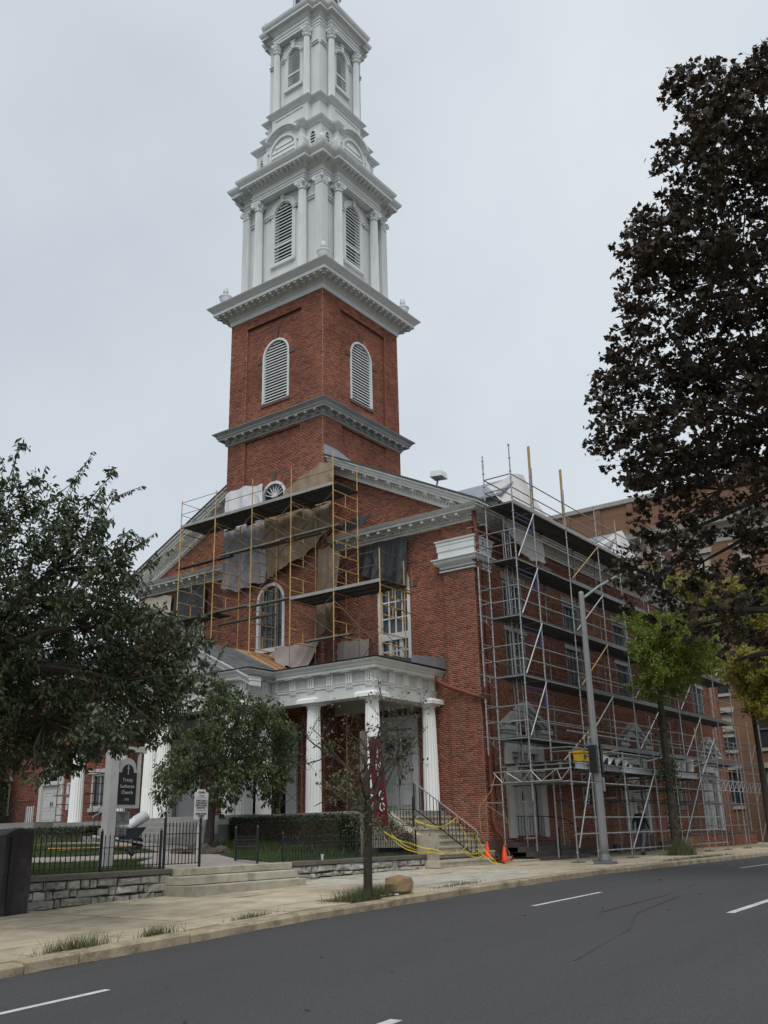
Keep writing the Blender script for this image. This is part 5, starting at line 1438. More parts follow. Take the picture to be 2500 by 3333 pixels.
# ------------------------------------------------------------------ sheets
def cloth(name, label, top, bot, m, nu=64, nv=40, fold=.05, nf=7, seed=0, sag=0.0, group=None, normal=(-1, 0, 0), crease=.5):
    """sheet hung between two polylines (left to right), with folds that deepen downward"""
    rg = random.Random(seed); N = Vector(normal)
    def along(P, t):
        P = [Vector(p) for p in P]; L = [0]
        for a, b in zip(P, P[1:]): L.append(L[-1] + (b - a).length)
        d = t * L[-1]
        for k in range(len(P) - 1):
            if d <= L[k + 1] + 1e-9: return P[k].lerp(P[k + 1], (d - L[k]) / max(L[k + 1] - L[k], 1e-6))
        return P[-1]
    ph = [(rg.uniform(.5, 1.6) * nf, rg.uniform(0, 6.3), rg.uniform(.3, 1), rg.uniform(-2.5, 2.5)) for _ in range(5)]
    V = []
    for j in range(nv + 1):
        v = j / nv
        for i in range(nu + 1):
            u = i / nu
            p = along(top, u).lerp(along(bot, u), v)
            w = sum(a * math.sin(f * PI * u + q + s * v) for f, q, a, s in ph) / 2.2
            w2 = abs(math.sin(nf * .7 * PI * u + ph[0][1] + 1.2 * v)) - .5
            w2 += .55 * (abs(math.sin(nf * 1.9 * PI * u + ph[1][1] + (3 + ph[2][3]) * v + 1.3 * math.sin(5 * v + ph[3][1]))) - .5)
            w2 += .9 * math.exp(-((v - .5 - .35 * math.sin(2.2 * PI * u + ph[4][1])) * 9) ** 2) - .6 * math.exp(-((u - .4 - .3 * math.sin(2.5 * v + ph[2][1])) * 11) ** 2)
            p = p + N * (fold * ((.25 + .75 * v) * w + crease * w2 * (.3 + .7 * v)) + .02) + Vector((0, 0, -sag * math.sin(PI * u) * (1 - v) - .05 * v * (math.sin(9 * u + ph[1][1]) + .6 * math.sin(23 * u + ph[0][1])) + .035 * (1 - v) * math.sin(14 * u + ph[3][1])))
            V.append(tuple(p))
    n = nu + 1
    F = [(j * n + i, j * n + i + 1, (j + 1) * n + i + 1, (j + 1) * n + i) for j in range(nv) for i in range(nu)]
    me = np_mesh(name, V, F); me.polygons.foreach_set('use_smooth', [True] * len(F))
    o = link(name, me, m); tag(o, label, 'tarp', group); return o
T = -.82
cloth('white_sheet', 'small white sheet hung on the tower beside the fan window', [(T, 11.74, 15.08), (T, 10.9, 15.22), (T, 9.55, 15.05)], [(T - .1, 11.74, 13.42), (T - .1, 10.6, 13.42), (T - .05, 9.40, 13.42)], 'tarp_white', seed=1, fold=.10)
cloth('grey_sheet', 'long pale grey sheet hanging behind the yellow frames below the white sheet', [(-1.0, 11.6, 13.30), (-.95, 10.4, 13.36), (-.95, 9.1, 13.34)], [(-1.02, 11.62, 10.78), (-1.0, 10.6, 10.60), (-.98, 9.1, 10.72)], 'tarp_grey', seed=2, fold=.14)
cloth('tan_tarp', 'tan canvas stretched from the fan window up to the raking cornice', [(T, 8.3, 14.5), (T, 7.4, 14.85), (T, 6.35, 15.2), (-.75, 5.75, 15.05)], [(T - .1, 8.3, 13.42), (T - .1, 7.2, 13.42), (T - .08, 6.3, 13.42), (-.8, 5.72, 13.5)], 'tarp_tan', seed=3, fold=.10)
cloth('tan_tarp', 'largest tan canvas, slung in the middle of the frames under the top deck', [(-1.02, 9.15, 13.34), (-1.0, 7.4, 13.34), (-.98, 5.6, 13.30)], [(-1.0, 9.1, 10.92), (-1.05, 8.3, 10.98), (-1.1, 7.5, 11.20), (-1.05, 6.3, 11.85), (-1.0, 5.55, 12.2)], 'tarp_tan', seed=4, fold=.20, nf=6)
cloth('tan_tarp', 'narrow tan canvas hanging down the corner of the tower', [(-.86, 6.45, 11.55), (-.86, 5.9, 11.60), (-.84, 5.35, 11.2)], [(-.90, 6.5, 8.2), (-.9, 5.9, 8.35), (-.86, 5.6, 8.6)], 'tarp_tan', nu=24, nv=40, seed=5, fold=.15, nf=4)
cloth('black_tarp', 'black sheet over the head of the tall front window', [(-.06, 5.08, 11.52), (-.06, 3.9, 11.58), (-.06, 2.76, 11.52)], [(-.10, 5.1, 10.50), (-.22, 4.4, 10.12), (-.14, 3.6, 9.85), (-.10, 2.86, 9.62)], 'tarp_black', seed=6, fold=.15, nf=6)
cloth('black_tarp', 'black sheet lying on the horizontal cornice under the gable', [(-.72, 6.1, 12.30), (-.60, 5.2, 12.55), (-.3, 4.15, 12.80)], [(-.74, 6.1, 12.12), (-.72, 5.0, 12.12), (-.66, 4.30, 12.13)], 'tarp_black', seed=7, fold=.05, nv=10)
cloth('black_tarp', 'black sheet over the window behind the leaves at the far end of the front', [(-.05, 15.55, 11.60), (-.05, 14.6, 11.62), (-.05, 13.6, 11.58)], [(-.1, 15.55, 9.9), (-.14, 14.6, 9.85), (-.1, 13.5, 10.0)], 'tarp_black', seed=8, fold=.08)
cloth('cream_sheet', 'cream sheet beside the black one near the left end of the front', [(-.08, 18.3, 11.45), (-.08, 17, 11.5), (-.08, 15.75, 11.4)], [(-.12, 18.3, 9.9), (-.14, 17, 9.8), (-.12, 15.8, 10.0)], 'tarp_cream', seed=9, fold=.05)
cloth('drop_cloth', 'pinkish drop cloth bunched on the gable roof below the tower window', [(-.9, 8.5, 7.95), (-.86, 7.5, 7.98), (-.84, 6.45, 7.95)], [(-1.5, 8.3, 7.50), (-1.75, 7.6, 7.05), (-1.5, 6.6, 6.75)], 'tarp_drop', seed=10, fold=.12, nf=6)
cloth('grey_drop_cloth', 'flat grey drop cloth pinned along the wall above the portico roof', [(.05, 6.25, 7.98), (.05, 5.4, 8.0), (.05, 4.72, 7.96)], [(.0, 6.25, 7.0), (-.03, 5.4, 6.95), (0, 4.72, 6.98)], 'tarp_drop', seed=11, fold=.02)
cloth('dormer_sheet', 'white sheet draped over the dormer nearest the corner of the roof', [(2.9, .9, 13.95), (4.0, .25, 14.62), (4.6, .12, 14.80), (5.3, .35, 14.30), (6.0, .6, 13.9)], [(2.2, -.52, 12.45), (3.4, -.62, 12.15), (4.6, -.66, 12.12), (5.8, -.62, 12.14), (6.9, -.3, 12.5)], 'tarp_offwhite', seed=12, fold=.15, nf=7, normal=(0, -1, .2))
cloth('dormer_sheet', 'white sheet draped over the dormer farther along the roof', [(13.2, .9, 13.95), (14.2, .25, 14.62), (14.7, .12, 14.85), (15.4, .35, 14.30), (16.1, .6, 13.9)], [(12.3, -.52, 12.45), (13.6, -.62, 12.15), (14.8, -.66, 12.12), (16, -.62, 12.14), (17, -.3, 12.5)], 'tarp_offwhite', seed=13, fold=.15, nf=6, normal=(0, -1, .2))
cloth('hanging_sheet', 'white sheet hanging in a swag under the top scaffold deck', [(.9, -.72, 11.85), (2.4, -.74, 11.75), (4.1, -.70, 11.7)], [(1.3, -.74, 11.35), (2.3, -.78, 10.75), (3.9, -.74, 10.65)], 'tarp_offwhite', seed=14, fold=.14, nf=4, normal=(0, -1, 0), nv=16)
# ------------------------------------------------------------------ low stone wall, coping, iron fence, garden steps
WY = -.45
def rubble_wall(label, x0, x1, rows, seed):
    t = thing('stone_wall', label, 'wall', ((x0 + x1) / 2, WY, 0)); ox = (x0 + x1) / 2
    rg = random.Random(seed)
    MB().box(x0 - ox, x1 - ox, .035, .32, -.5, .305).build('core', 'rubble_mortar', t)
    zb = -.32
    hs = [rg.uniform(.09, .20) for _ in range(rows)]; s = .62 / sum(hs); z = -.315
    for h in hs:
        h *= s; x = x0
        while x < x1 - .03:
            w = rg.choice((.14, .2, .28, .36, .5, .62)) * rg.uniform(.8, 1.2); xe = min(x + w, x1)
            if x1 - xe < .12: xe = x1
            j = lambda q: rg.uniform(-q, q)
            # a stone can swallow two half courses
            a, b, c, d = x + .013, xe - .013, z + .012, z + h - .012
            F = [(a + j(.018), c + j(.020)), (b + j(.018), c + j(.020)), (b + j(.02), d + j(.018)), (a + j(.02), d + j(.018))]
            e = min(.025, h * .18); dep = rg.uniform(.015, .055)
            m1 = ((F[0][0] + F[1][0]) / 2, (F[0][1] + F[1][1]) / 2 + j(.008)); m2 = ((F[2][0] + F[3][0]) / 2, (F[2][1] + F[3][1]) / 2 + j(.008))
            ring = [F[0], m1, F[1], F[2], m2, F[3]]; cx, cz = sum(p[0] for p in ring) / 6, sum(p[1] for p in ring) / 6
            V = [(p[0] - ox, .05, p[1]) for p in ring] + [(p[0] - ox, -.004, p[1]) for p in ring]
            V += [(cx + (p[0] - cx) * (1 - e * 3.2 / max(b - a, .1)) - ox + j(.006), -dep + j(.022), cz + (p[1] - cz) * .70) for p in ring] + [(cx - ox + j(.05), -dep - rg.uniform(0, .02), cz)]
            Fc = [(i, (i + 1) % 6, 6 + (i + 1) % 6, 6 + i) for i in range(6)] + [(6 + i, 6 + (i + 1) % 6, 12 + (i + 1) % 6, 12 + i) for i in range(6)] + [(12 + i, 12 + (i + 1) % 6, 18) for i in range(6)]
            MB().add(V, Fc).build('stone', 'rubble', t)
            x = xe
        z += h
    x = x0 - .03
    while x < x1:
        L = min(rg.uniform(1.1, 1.7), x1 + .03 - x)
        if x1 + .03 - x - L < .4: L = x1 + .03 - x
        MB().bbox(x + .004 - ox, x + L - .004 - ox, -.055, .36, .306, .405 + rg.uniform(-.004, .004), .012).build('coping_stone', 'coping', t); x += L
    return t
rubble_wall('rubble stone wall with dark coping between the dark pillar and the garden steps', -17.15, -13.78, 4, 5)
rubble_wall('rubble stone wall with dark coping between the garden steps and the side stairs', -10.32, -4.36, 4, 8)

def picket_mesh(h, tip):
    b = MB(); b.tube((0, 0, .03), (0, 0, h), .0105, 5)
    b.lathe([(.0, h - .005), (.021 * tip, h + .02), (.016 * tip, h + .035), (.004, h + .085 * tip)], 4)
    b.lathe([(.008, .30), (.020, .325), (.008, .35)], 6); b.lathe([(.008, .06), (.013, .075), (.008, .09)], 6)
    return b.mesh('picket')
PK = picket_mesh(.60, 1.0); PKL = picket_mesh(.78, 1.5); PKS = picket_mesh(.52, .8)
def iron_fence(label, p0, p1, z, pk, h, posts, sp=.112, cat='fence', name='iron_fence', rails=(.09, .44), slope=0.0):
    p0 = Vector(p0); p1 = Vector(p1); L = (p1 - p0).length; d = (p1 - p0).normalized(); ang = math.atan2(d.y, d.x)
    t = thing(name, label, cat, (p0.x, p0.y, z), ang)
    n = int(L / sp)
    for i in range(n): link('picket', pk, 'iron', t, loc=(sp * (i + .5), 0, .02))
    for r in rails: MB().box(0, L, -.013, .013, r, r + .016).build('rail', 'iron', t)
    for x in posts:
        MB().box(x - .02, x + .02, -.02, .02, -.03, h).lathe([(.028, h), (.034, h + .03), (.02, h + .05), (.0, h + .10)], 6, (x, 0, 0)).build('post', 'iron', t)
    return t
iron_fence('black iron picket fence on the coping left of the garden gate', (-17.1, -.28), (-13.9, -.28), .40, PK, .72, (1.65, 3.16))
iron_fence('low black iron picket fence on the coping from the gate to the side stairs', (-10.2, -.28), (-4.5, -.28), .40, PKS, .62, (.05, 2.9, 5.65))
iron_fence('black iron gate leaf with spear points, half closed beside the direction sign', (-13.86, -.28), (-12.75, -.22), .42, PKL, .95, (.02, 1.08), .10, 'gate', 'iron_gate', (.06, .34, .66))
iron_fence('black iron gate leaf swung open towards the lawn', (-10.95, -.22), (-10.5, 1.0), .42, PKS, .75, (.02, 1.22), .10, 'gate', 'iron_gate', (.06, .34, .5))
st = thing('garden_steps', 'three broad pale stone steps up to the garden gate', 'steps', (-12.2, -.9, 0))
for k, (xa, xb, yf, z0, z1) in enumerate(((-13.78, -10.32, -.72, .255, .405), (-13.95, -10.50, -1.06, .085, .25), (-13.98, -10.62, -1.42, -.3, .08))):
    mid = (xa + xb) / 2 + .12
    for a, b in ((xa, mid - .004), (mid + .004, xb)):
        MB().bbox(a + 12.2, b + 12.2, yf + .9, -.4 + .9, z0 + .012, z1, .012).box(a + 12.2 + .02, b + 12.2 - .02, yf + .94, .5, z0 - .05, z0 + .012).build('step_stone', 'stone_light', st)
pil = thing('stone_pillar', 'dark weathered stone gatepost with a rounded head at the edge of the yard', 'pillar', (-17.42, -.25, 0))
q = MB(); q.hexa([(-.28, -.30, -.4), (.24, -.30, -.4), (.24, .25, -.4), (-.28, .25, -.4), (-.30, -.27, 1.12), (.28, -.27, 1.12), (.28, .22, 1.12), (-.30, .22, 1.12)]); q.build('shaft', 'pillar_stone', pil)
q = MB(); q.prism([(-.30, 1.12)] + [(-.29 + .58 * i / 10, 1.13 + .10 * math.sin(PI * i / 10)) for i in range(11)] + [(.28, 1.12)], lambda a, b, d: (a, d, b), -.268, .218); q.build('head', 'pillar_stone', pil)
MB().box(-.20, -.09, -.312, -.29, -.3, 1.1).build('groove', 'plastic_black', pil)

# ------------------------------------------------------------------ signs in the yard
def text(body, size, loc, rot, m, parent, align='CENTER', ext=.002, name='lettering', bold=.0):
    cu = bpy.data.curves.new(name, 'FONT'); cu.body = body; cu.size = size; cu.align_x = align; cu.align_y = 'CENTER'; cu.extrude = ext; cu.offset = bold; cu.resolution_u = 3
    tmp = bpy.data.objects.new(name, cu); COL.objects.link(tmp); me = bpy.data.meshes.new_from_object(tmp.evaluated_get(bpy.context.evaluated_depsgraph_get())); me.name = name
    bpy.data.objects.remove(tmp); me.materials.clear(); o = link(name, me, m, parent, loc, rot); return o
sg = thing('church_sign', 'black arched church sign hanging from the arm of a white post', 'sign', (-14.40, .88, .40))
MB().box(-.11, .10, -.10, .11, -.2, 3.27).build('post', 'post_white', sg)
MB().box(.10, .85, -.045, .045, 2.44, 2.55).box(.78, .88, -.06, .06, 2.42, 2.57).box(-.13, -.11, -.06, .06, 2.4, 2.6).build('arm', 'post_white', sg)
c0_, z0_ = .38, 1.24
def board(m_, w, hw, zb, zs, r, d0, d1, name, mm, par):
    ol = [(c0_ - hw, zb), (c0_ + hw, zb), (c0_ + hw, zs), (c0_ + r, zs)] + arc(c0_, zs + .02, r, 0, PI, 14) + [(c0_ - r, zs), (c0_ - hw, zs)]
    return MB().prism(ol, lambda a, b, d: (a, d, b), d0, d1).build(name, mm, par)
board(0, 0, .31, z0_, 2.05, .23, -.055, .055, 'frame', 'frame_white', sg)
bd = board(0, 0, .245, z0_ + .08, 1.99, .155, -.066, .066, 'board', 'sign_black', sg)
MB().tube((.2, 0, 2.25), (.2, 0, 2.46), .012, 6).tube((.56, 0, 2.25), (.56, 0, 2.46), .012, 6).build('hanger', 'iron', sg)
MB().box(.70, .76, -.03, .03, 1.25, 2.42).build('hanging_rod', 'post_white', sg)
R = (PI / 2, 0, 0)
for s, z, h in (('Trinity', 1.83, .105), ('Lutheran', 1.70, .105), ('Church', 1.57, .105), ('1751', 1.42, .065)): text(s, h, (c0_, -.069, z), R, 'letter_grey', sg)
MB().box(c0_ - .007, c0_ + .007, -.072, -.066, 1.95, 2.15).box(c0_ - .035, c0_ + .035, -.072, -.066, 2.08, 2.094).build('cross', 'letter_grey', sg)
sb = MB().box(.18, .53, -.02, .02, .90, 1.18).build('service_board', 'sign_grey', sg)
for s, z, h in (('SUNDAYS AT', 1.13, .045), ('TRINITY', 1.08, .04), ('9:15 am', 1.01, .03)): text(s, h, (.355, -.023, z), R, 'letter_dark', sb)
MB().box(.22, .5, -.023, -.02, .965, .972).box(.22, .5, -.023, -.02, 1.04, 1.046).build('rule', 'letter_dark', sb)
nb = MB().box(.21, .46, -.02, .02, .68, .85).build('notice_board', 'sign_grey', sg)
for s, z in (('You are', .81), ('made &', .765), ('beloved', .715)): text(s, .045, (.335, -.023, z), R, 'letter_dark', nb)
ds = thing('direction_sign', 'white directory sign on a white post behind the garden gate', 'sign', (-11.50, 1.2, .44))
MB().box(-.05, .05, -.04, .04, -.2, 1.0).build('post', 'post_white', ds)
ol = [(-.21, .97), (.21, .97), (.21, 1.58)] + [(.14, 1.60), (.12, 1.66), (-.12, 1.66), (-.14, 1.60)] + [(-.21, 1.58)]
db_ = MB().prism(ol, lambda a, b, d: (a, d, b), -.06, -.03).build('board', 'sign_white', ds)
for s, z, h in (('CHAPEL', 1.59, .06), ('SANCTUARY', 1.40, .055), ('AUDITORIUM', 1.345, .055), ('HINTZ ROOM', 1.29, .055), ('ELEVATOR', 1.235, .055), ('BARD HOUSE', 1.10, .055), ('OFFICES', 1.05, .055)): text(s, h, (-.01 if z < 1.2 or z > 1.5 else -.02, -.064, z), R, 'letter_dark', db_, bold=.001)
q = MB()
for z in (1.47, 1.17): q.box(-.15, .15, -.063, -.06, z, z + .006)
def arrow(q, x0, x1, z, v=False):
    L = x1 - x0; s = 1 if L > 0 else -1
    f = (lambda a, b, d: (a, d, b)) if not v else (lambda a, b, d: (b, d, a))
    q.prism([(x0, z - .006), (x1 - s * .03, z - .006), (x1 - s * .03, z + .006), (x0, z + .006)], f, -.064, -.06); q.prism([(x1 - s * .035, z - .016), (x1, z), (x1 - s * .035, z + .016)], f, -.064, -.06)
arrow(q, -.07, .07, 1.515); arrow(q, .07, -.07, 1.005); arrow(q, 1.22, 1.42, .175, True)
q.build('arrow', 'letter_dark', db_)
# banner on its old post
bp = thing('banner_post', 'tall weathered wooden post carrying the red banner behind the street tree', 'post', (-6.12, .35, .36))
MB().hexa([(-.10, -.09, -.2), (.06, -.09, -.2), (.06, .09, -.2), (-.10, .09, -.2), (-.05, -.08, 3.42), (.09, -.08, 3.42), (.09, .08, 3.42), (-.05, .08, 3.42)]).build('shaft', 'old_wood', bp)
MB().tube((.08, -.02, 3.26), (.80, -.06, 3.30), .016, 6).tube((.08, -.02, .86), (1.02, -.06, .84), .016, 6).build('arm', 'iron', bp)
bn = cloth('banner', 'dark red vertical banner with white letters hanging beside the post', [(-5.98, .30, 3.62), (-5.66, .30, 3.63), (-5.36, .29, 3.65)], [(-5.75, .28, 1.22), (-5.4, .28, 1.22), (-5.08, .28, 1.22)], 'banner_red', nu=12, nv=20, seed=31, fold=.02, nf=2, normal=(0, -1, 0))
bn['category'] = 'banner'
for s, z, dx in (('I', 3.15, -5.62), ('N', 2.83, -5.59), ('V', 2.52, -5.55), ('C', 2.02, -5.48), ('O', 1.70, -5.44)):
    text(s, .34, (dx, .225, z), (PI / 2, .06, .0), 'letter_white', bn, bold=.006)

# ------------------------------------------------------------------ street-side stairs
ts = thing('side_stairs', 'flight of pale stone stairs with a solid cheek, up to the portico from the pavement', 'stairs', (-2, 0, 0))
fronts = [1.39, 1.12, .85, .57, .29, -.01, -.32, -1.02]
for k, yf in enumerate(fronts):
    z1 = FL - .181 * (k + 1); xl = -3.92 if k < 6 else (-4.05 if k == 6 else -4.38); xr = .10 if yf > -.05 else (.0 - .15 if k < 7 else -.35)
    seg = ((xl, -2.1), (-2.1, xr)) if k % 2 else ((xl, -2.8), (-2.8, xr))
    for a, b in seg: MB().box(a + 2 + .003, b + 2 - .003, yf + .03, min(yf + .6, 1.68), z1 - .182, z1 - .062).bbox(a + 2 + .003, b + 2 - .003, yf, min(yf + .6, 1.68), z1 - .06, z1, .010).build('step_stone', 'stone_light', ts)
MB().box(-3.9 + 2, .05 + 2, -.3, 1.7, -.2, .28).build('core', 'stone_dark', ts)
q = MB(); q.box(-4.32 + 2, -3.92 + 2, -.66, -.08, -.1, .93); q.build('cheek_block', 'stone_light', ts)
q = MB(); q.prism([(-.08, .60), (-.08, .95), (.12, 1.02), (.45, 1.25), (1.0, 1.62), (1.7, 1.98), (1.7, .6)], lambda a, b, d: (d + 2, a, b), -4.30, -3.94); q.build('cheek_ramp', 'stone_light', ts)
MB().bbox(-.30, .9, -1.30, -.66, -.2, .13, .012).build('landing_stone', 'stone_light', ts) if 0 else None
hr = thing('stair_railing', 'black iron stair railing with a bare metal handrail on the side stairs', 'railing', (-1.95, 0, 0))
y_top, z_top, y_bot, z_bot = 1.52, 2.54, -.74, 1.02
MB().path([(0, 1.75, 2.42), (0, 1.70, 2.56), (0, y_top, z_top), (0, y_bot, z_bot), (.0, y_bot - .06, .90), (0, y_bot + .02, .80)], .022, 8).build('handrail', 'rail_metal', hr)
MB().bar((0, y_top, z_top - .82), (0, y_bot - .05, z_bot - .80), .02, .03).build('bottom_rail', 'iron', hr)
for i in range(17):
    t = (i + .5) / 17; y = y_top + (y_bot - y_top) * t; zt = z_top + (z_bot - z_top) * t
    MB().bar((0, y, zt), (0, y, zt - .82), .016, .016).build('baluster', 'iron', hr)
for t in (.0, .42, 1.0):
    y = y_top + (y_bot - y_top) * t; zt = z_top + (z_bot - z_top) * t
    zb = FL - .181 * (1 + sum(1 for f in fronts if y < f + .0)) + .18
    MB().bar((0, y, zt + .02), (0, y, min(zb, zt - .8)), .034, .034).build('newel', 'iron', hr)
# small iron gate leaf at the stair top
iron_fence('short black iron railing at the head of the cheek beside the side stairs', (-3.9, .2), (-3.9, 1.3), 1.2, PKS, .75, (.02, 1.08), .11, 'railing', 'iron_railing', (.06, .45))
# entrance stairs in the middle of the portico
cs = thing('portico_stairs', 'wide grey stone stairs up to the middle of the portico', 'stairs', (-6, 9, 0))
for k in range(5):
    xf = -5.25 - .36 * k; z1 = FL - .16 * (k + 1)
    for a, b in ((6.75, 9.1), (9.1, 11.4)): MB().bbox(xf + 6, xf + 6 + .9, a - 9 + .003, b - 9 - .003, z1 - .3, z1, .012).build('step_stone', 'stone_stylobate', cs)
for ya in (6.12, 11.42):
    for k, (xa, z) in enumerate(((-5.5, 1.60), (-6.1, 1.38), (-6.7, 1.12))): MB().bbox(xa + 6, xa + 6 + .62, ya - 9, ya - 9 + .6, .3, z, .012).build('cheek_stone', 'stone_stylobate', cs)
MB().path([(-1.0, 2.2, 1.7), (-.9, 2.2, 1.78), (.7, 2.2, 2.5)], .02, 7).build('handrail', 'rail_metal', cs)
for i in range(9): MB().bar((-.9 + .2 * i, 2.2, .9 + .09 * i), (-.9 + .2 * i, 2.2, 1.78 + .09 * i), .014, .014).build('baluster', 'iron', cs)
# dark steps and railings at the nearer side door
sd = thing('door_steps', 'dark brownstone steps at the side door nearest the corner', 'steps', (3, -.8, 0))
for k in range(4):
    yf = -.45 - .3 * k; z1 = .62 - .15 * k
    MB().bbox(-1.9, 1.25 + .12 * k, yf + .8, .9, z1 - .3, z1, .01).build('step_stone', 'stone_dark', sd)
dr_ = thing('door_railing', 'thin black railing round the steps of the near side door', 'railing', (3, -1.2, 0))
MB().path([(-1.2, 1.1, 1.45), (.9, 1.1, 1.45), (.9, .3, 1.35), (.95, -.2, .95)], .016, 6).build('handrail', 'iron', dr_)
for i in range(10): MB().bar((-1.1 + .21 * i, 1.1, .55), (-1.1 + .21 * i, 1.1, 1.45), .014, .014).build('baluster', 'iron', dr_)
MB().tube((-.5, -.1, .1), (-.5, -.1, 1.05), .03, 8).build('newel', 'iron', dr_)
bw = thing('brick_planter_wall', 'low red brick wall along the pavement under the scaffold beyond the tree', 'wall', (21, -.8, 0))
brick_face(fy(-.95), 16.4, 26.4, .02, .62, (), None, seed=91)
mbk = MB(); mbk.box(-4.6, 5.4, -.149, .25, -.1, .62); mbk.build('core', 'mortar', bw)
lw = link('brickwork', bricks_mesh('brickwork', [[(p[0] - 21, p[1] + .8, p[2]) for p in b] for b in ALL_BRICKS]), 'brick', bw, kind='stuff'); ALL_BRICKS.clear()
MB().bbox(-4.65, 5.45, -.19, .29, .62, .70, .01).build('cap_stone', 'stone_dark', bw)

# ------------------------------------------------------------------ cones, tape, bricks, hose
cone_m = MB().lathe([(.125, .02), (.11, .06), (.022, .45), (.012, .465)], 18).mesh('body', True)
cone_b = MB().bbox(-.18, .18, -.18, .18, 0, .028, .008).mesh('base')
for (lbl, loc, rz_) in (('orange traffic cone on the stair slab, nearer the stairs', (-1.32, -.72, .232), .3), ('orange traffic cone beside the coiled hose and loose bricks', (-.98, -1.12, .10), .1)):
    c = thing('traffic_cone', lbl, 'cone', loc, rz_, 'traffic cones by the side stairs'); link('body', cone_m, 'cone_orange', c); link('base', cone_b, 'cone_orange', c)
ksl = thing('kerb_slab', 'low stone slab along the foot of the church wall beside the cones', 'slab', (-.1, -.9, 0))
for a, b in ((-.28, .4), (.41, 1.15), (1.16, 1.75)): MB().bbox(a - .05, b - .06, -.35, .6, -.1, .11, .012).build('slab_stone', 'stone_light', ksl)
rb = random.Random(6)
for n_, (x, y, lbl) in enumerate(((-1.28, -1.02, 'small stack of old bricks between the two cones'), (-.42, -.92, 'low stack of old bricks beside the coiled hose'))):
    t = thing('brick_stack', lbl, 'bricks', (x, y, .11))
    for k in range(3):
        for i in range(2): link('brick', bricks_mesh('brick', [[(-.10, -.05, 0), (.10, -.05, 0), (.10, -.05, .055), (-.10, -.05, .055), (-.10, .05, 0), (.10, .05, 0), (.10, .05, .055), (-.10, .05, .055)]]), 'brick', t, loc=(rb.uniform(-.015, .015) + (.215 * i - .1), rb.uniform(-.02, .02), .057 * k), rot=(0, 0, rb.uniform(-.1, .1)))
hs_ = thing('hose', 'tan hose coiled beside the cone and running up to the scaffold', 'hose', (-.5, -.9, .11))
MB().path([(.05 + .16 * math.cos(t), .03 * math.sin(t * 2), .22 + .16 * math.sin(t)) for t in np.linspace(0, 2 * PI * 1.1, 24)], .012, 6).build('coil', 'hose', hs_)
MB().path([(-.4, .1, .06), (-.75, .25, .4), (-.95, .3, .9), (-.9, .35, 1.6), (-.55, .4, 1.75), (-.1, .35, 2.1), (.15, .3, 2.6)], .010, 6).build('line', 'hose', hs_)
def tape(pts, w, par, name='strip', tw=.6):
    w *= .62; V = []; n = 0; P = []
    for a, b in zip(pts, pts[1:]):
        a = Vector(a); b = Vector(b); k = max(2, int((b - a).length / .08))
        for i in range(k):
            t = i / k; p = a.lerp(b, t); p.z -= .18 * (b - a).length * .25 * math.sin(PI * t); P.append(p)
    P.append(Vector(pts[-1]))
    for i, p in enumerate(P):
        an = tw * math.sin(i * .35); u = Vector((math.sin(an) * .6, math.sin(an) * .4, math.cos(an))) * w / 2; V += [tuple(p - u), tuple(p + u)]
    F = [(2 * i, 2 * i + 2, 2 * i + 3, 2 * i + 1) for i in range(len(P) - 1)]
    return link(name, np_mesh(name, V, F), 'caution_yellow', par)
ct = thing('caution_tape', 'yellow caution tape strung across the side stairs from fence to handrail', 'tape', (-3, -.5, 0))
o3 = Vector((3, .5, 0))
def T3(L): return [Vector(p) + o3 for p in L]
tape(T3([(-6.1, -.30, 1.05), (-4.9, -.35, .72), (-4.3, -.68, .55), (-3.2, -.9, .42), (-1.98, -.72, .98)]), .06, ct)
tape(T3([(-5.75, -.30, .98), (-5.0, -.34, .62), (-4.32, -.70, .46), (-3.9, -.80, .42)]), .05, ct)
tape(T3([(-5.6, -.30, .8), (-5.1, -.36, .56), (-4.32, -.68, .44)]), .05, ct)
tape(T3([(-6.1, -.30, 1.05), (-6.12, -.33, .9), (-6.02, -.34, .78)]), .05, ct); tape(T3([(-5.75, -.31, .98), (-5.72, -.34, .8), (-5.74, -.34, .62)]), .05, ct)
tape(T3([(-3.9, .25, 1.38), (-3.0, -.1, 1.15), (-1.95, -.05, 1.42)]), .07, ct)
tape(T3([(-1.95, -.05, 1.42), (-1.95, -.3, 1.0), (-1.98, -.45, .78)]), .05, ct)
tape(T3([(-1.98, -.72, .98), (-2.0, -.80, .6), (-2.2, -1.0, .42), (-2.75, -1.06, .38), (-3.2, -1.06, .45)]), .07, ct)
tape(T3([(-1.98, -.76, .62), (-2.15, -1.04, .30), (-2.7, -1.06, .28), (-3.25, -1.06, .46)]), .06, ct)
tape(T3([(-1.98, -.74, .9), (-1.80, -.95, .42), (-1.62, -1.25, .06), (-1.3, -1.4, .05), (-.9, -1.5, .05)]), .06, ct)
tape(T3([(-2.0, -.76, .5), (-1.78, -1.15, .1), (-1.6, -1.35, .06)]), .06, ct)
ct2 = thing('caution_tape', 'tattered yellow tape tied to the near scaffold post', 'tape', (0, -.66, 1.0))
tape([(0, -.02, .45), (.04, -.05, .2), (.0, -.06, -.1), (.06, -.04, -.42)], .06, ct2); tape([(.02, -.02, .42), (.10, -.04, .25), (.14, -.05, .12)], .05, ct2)

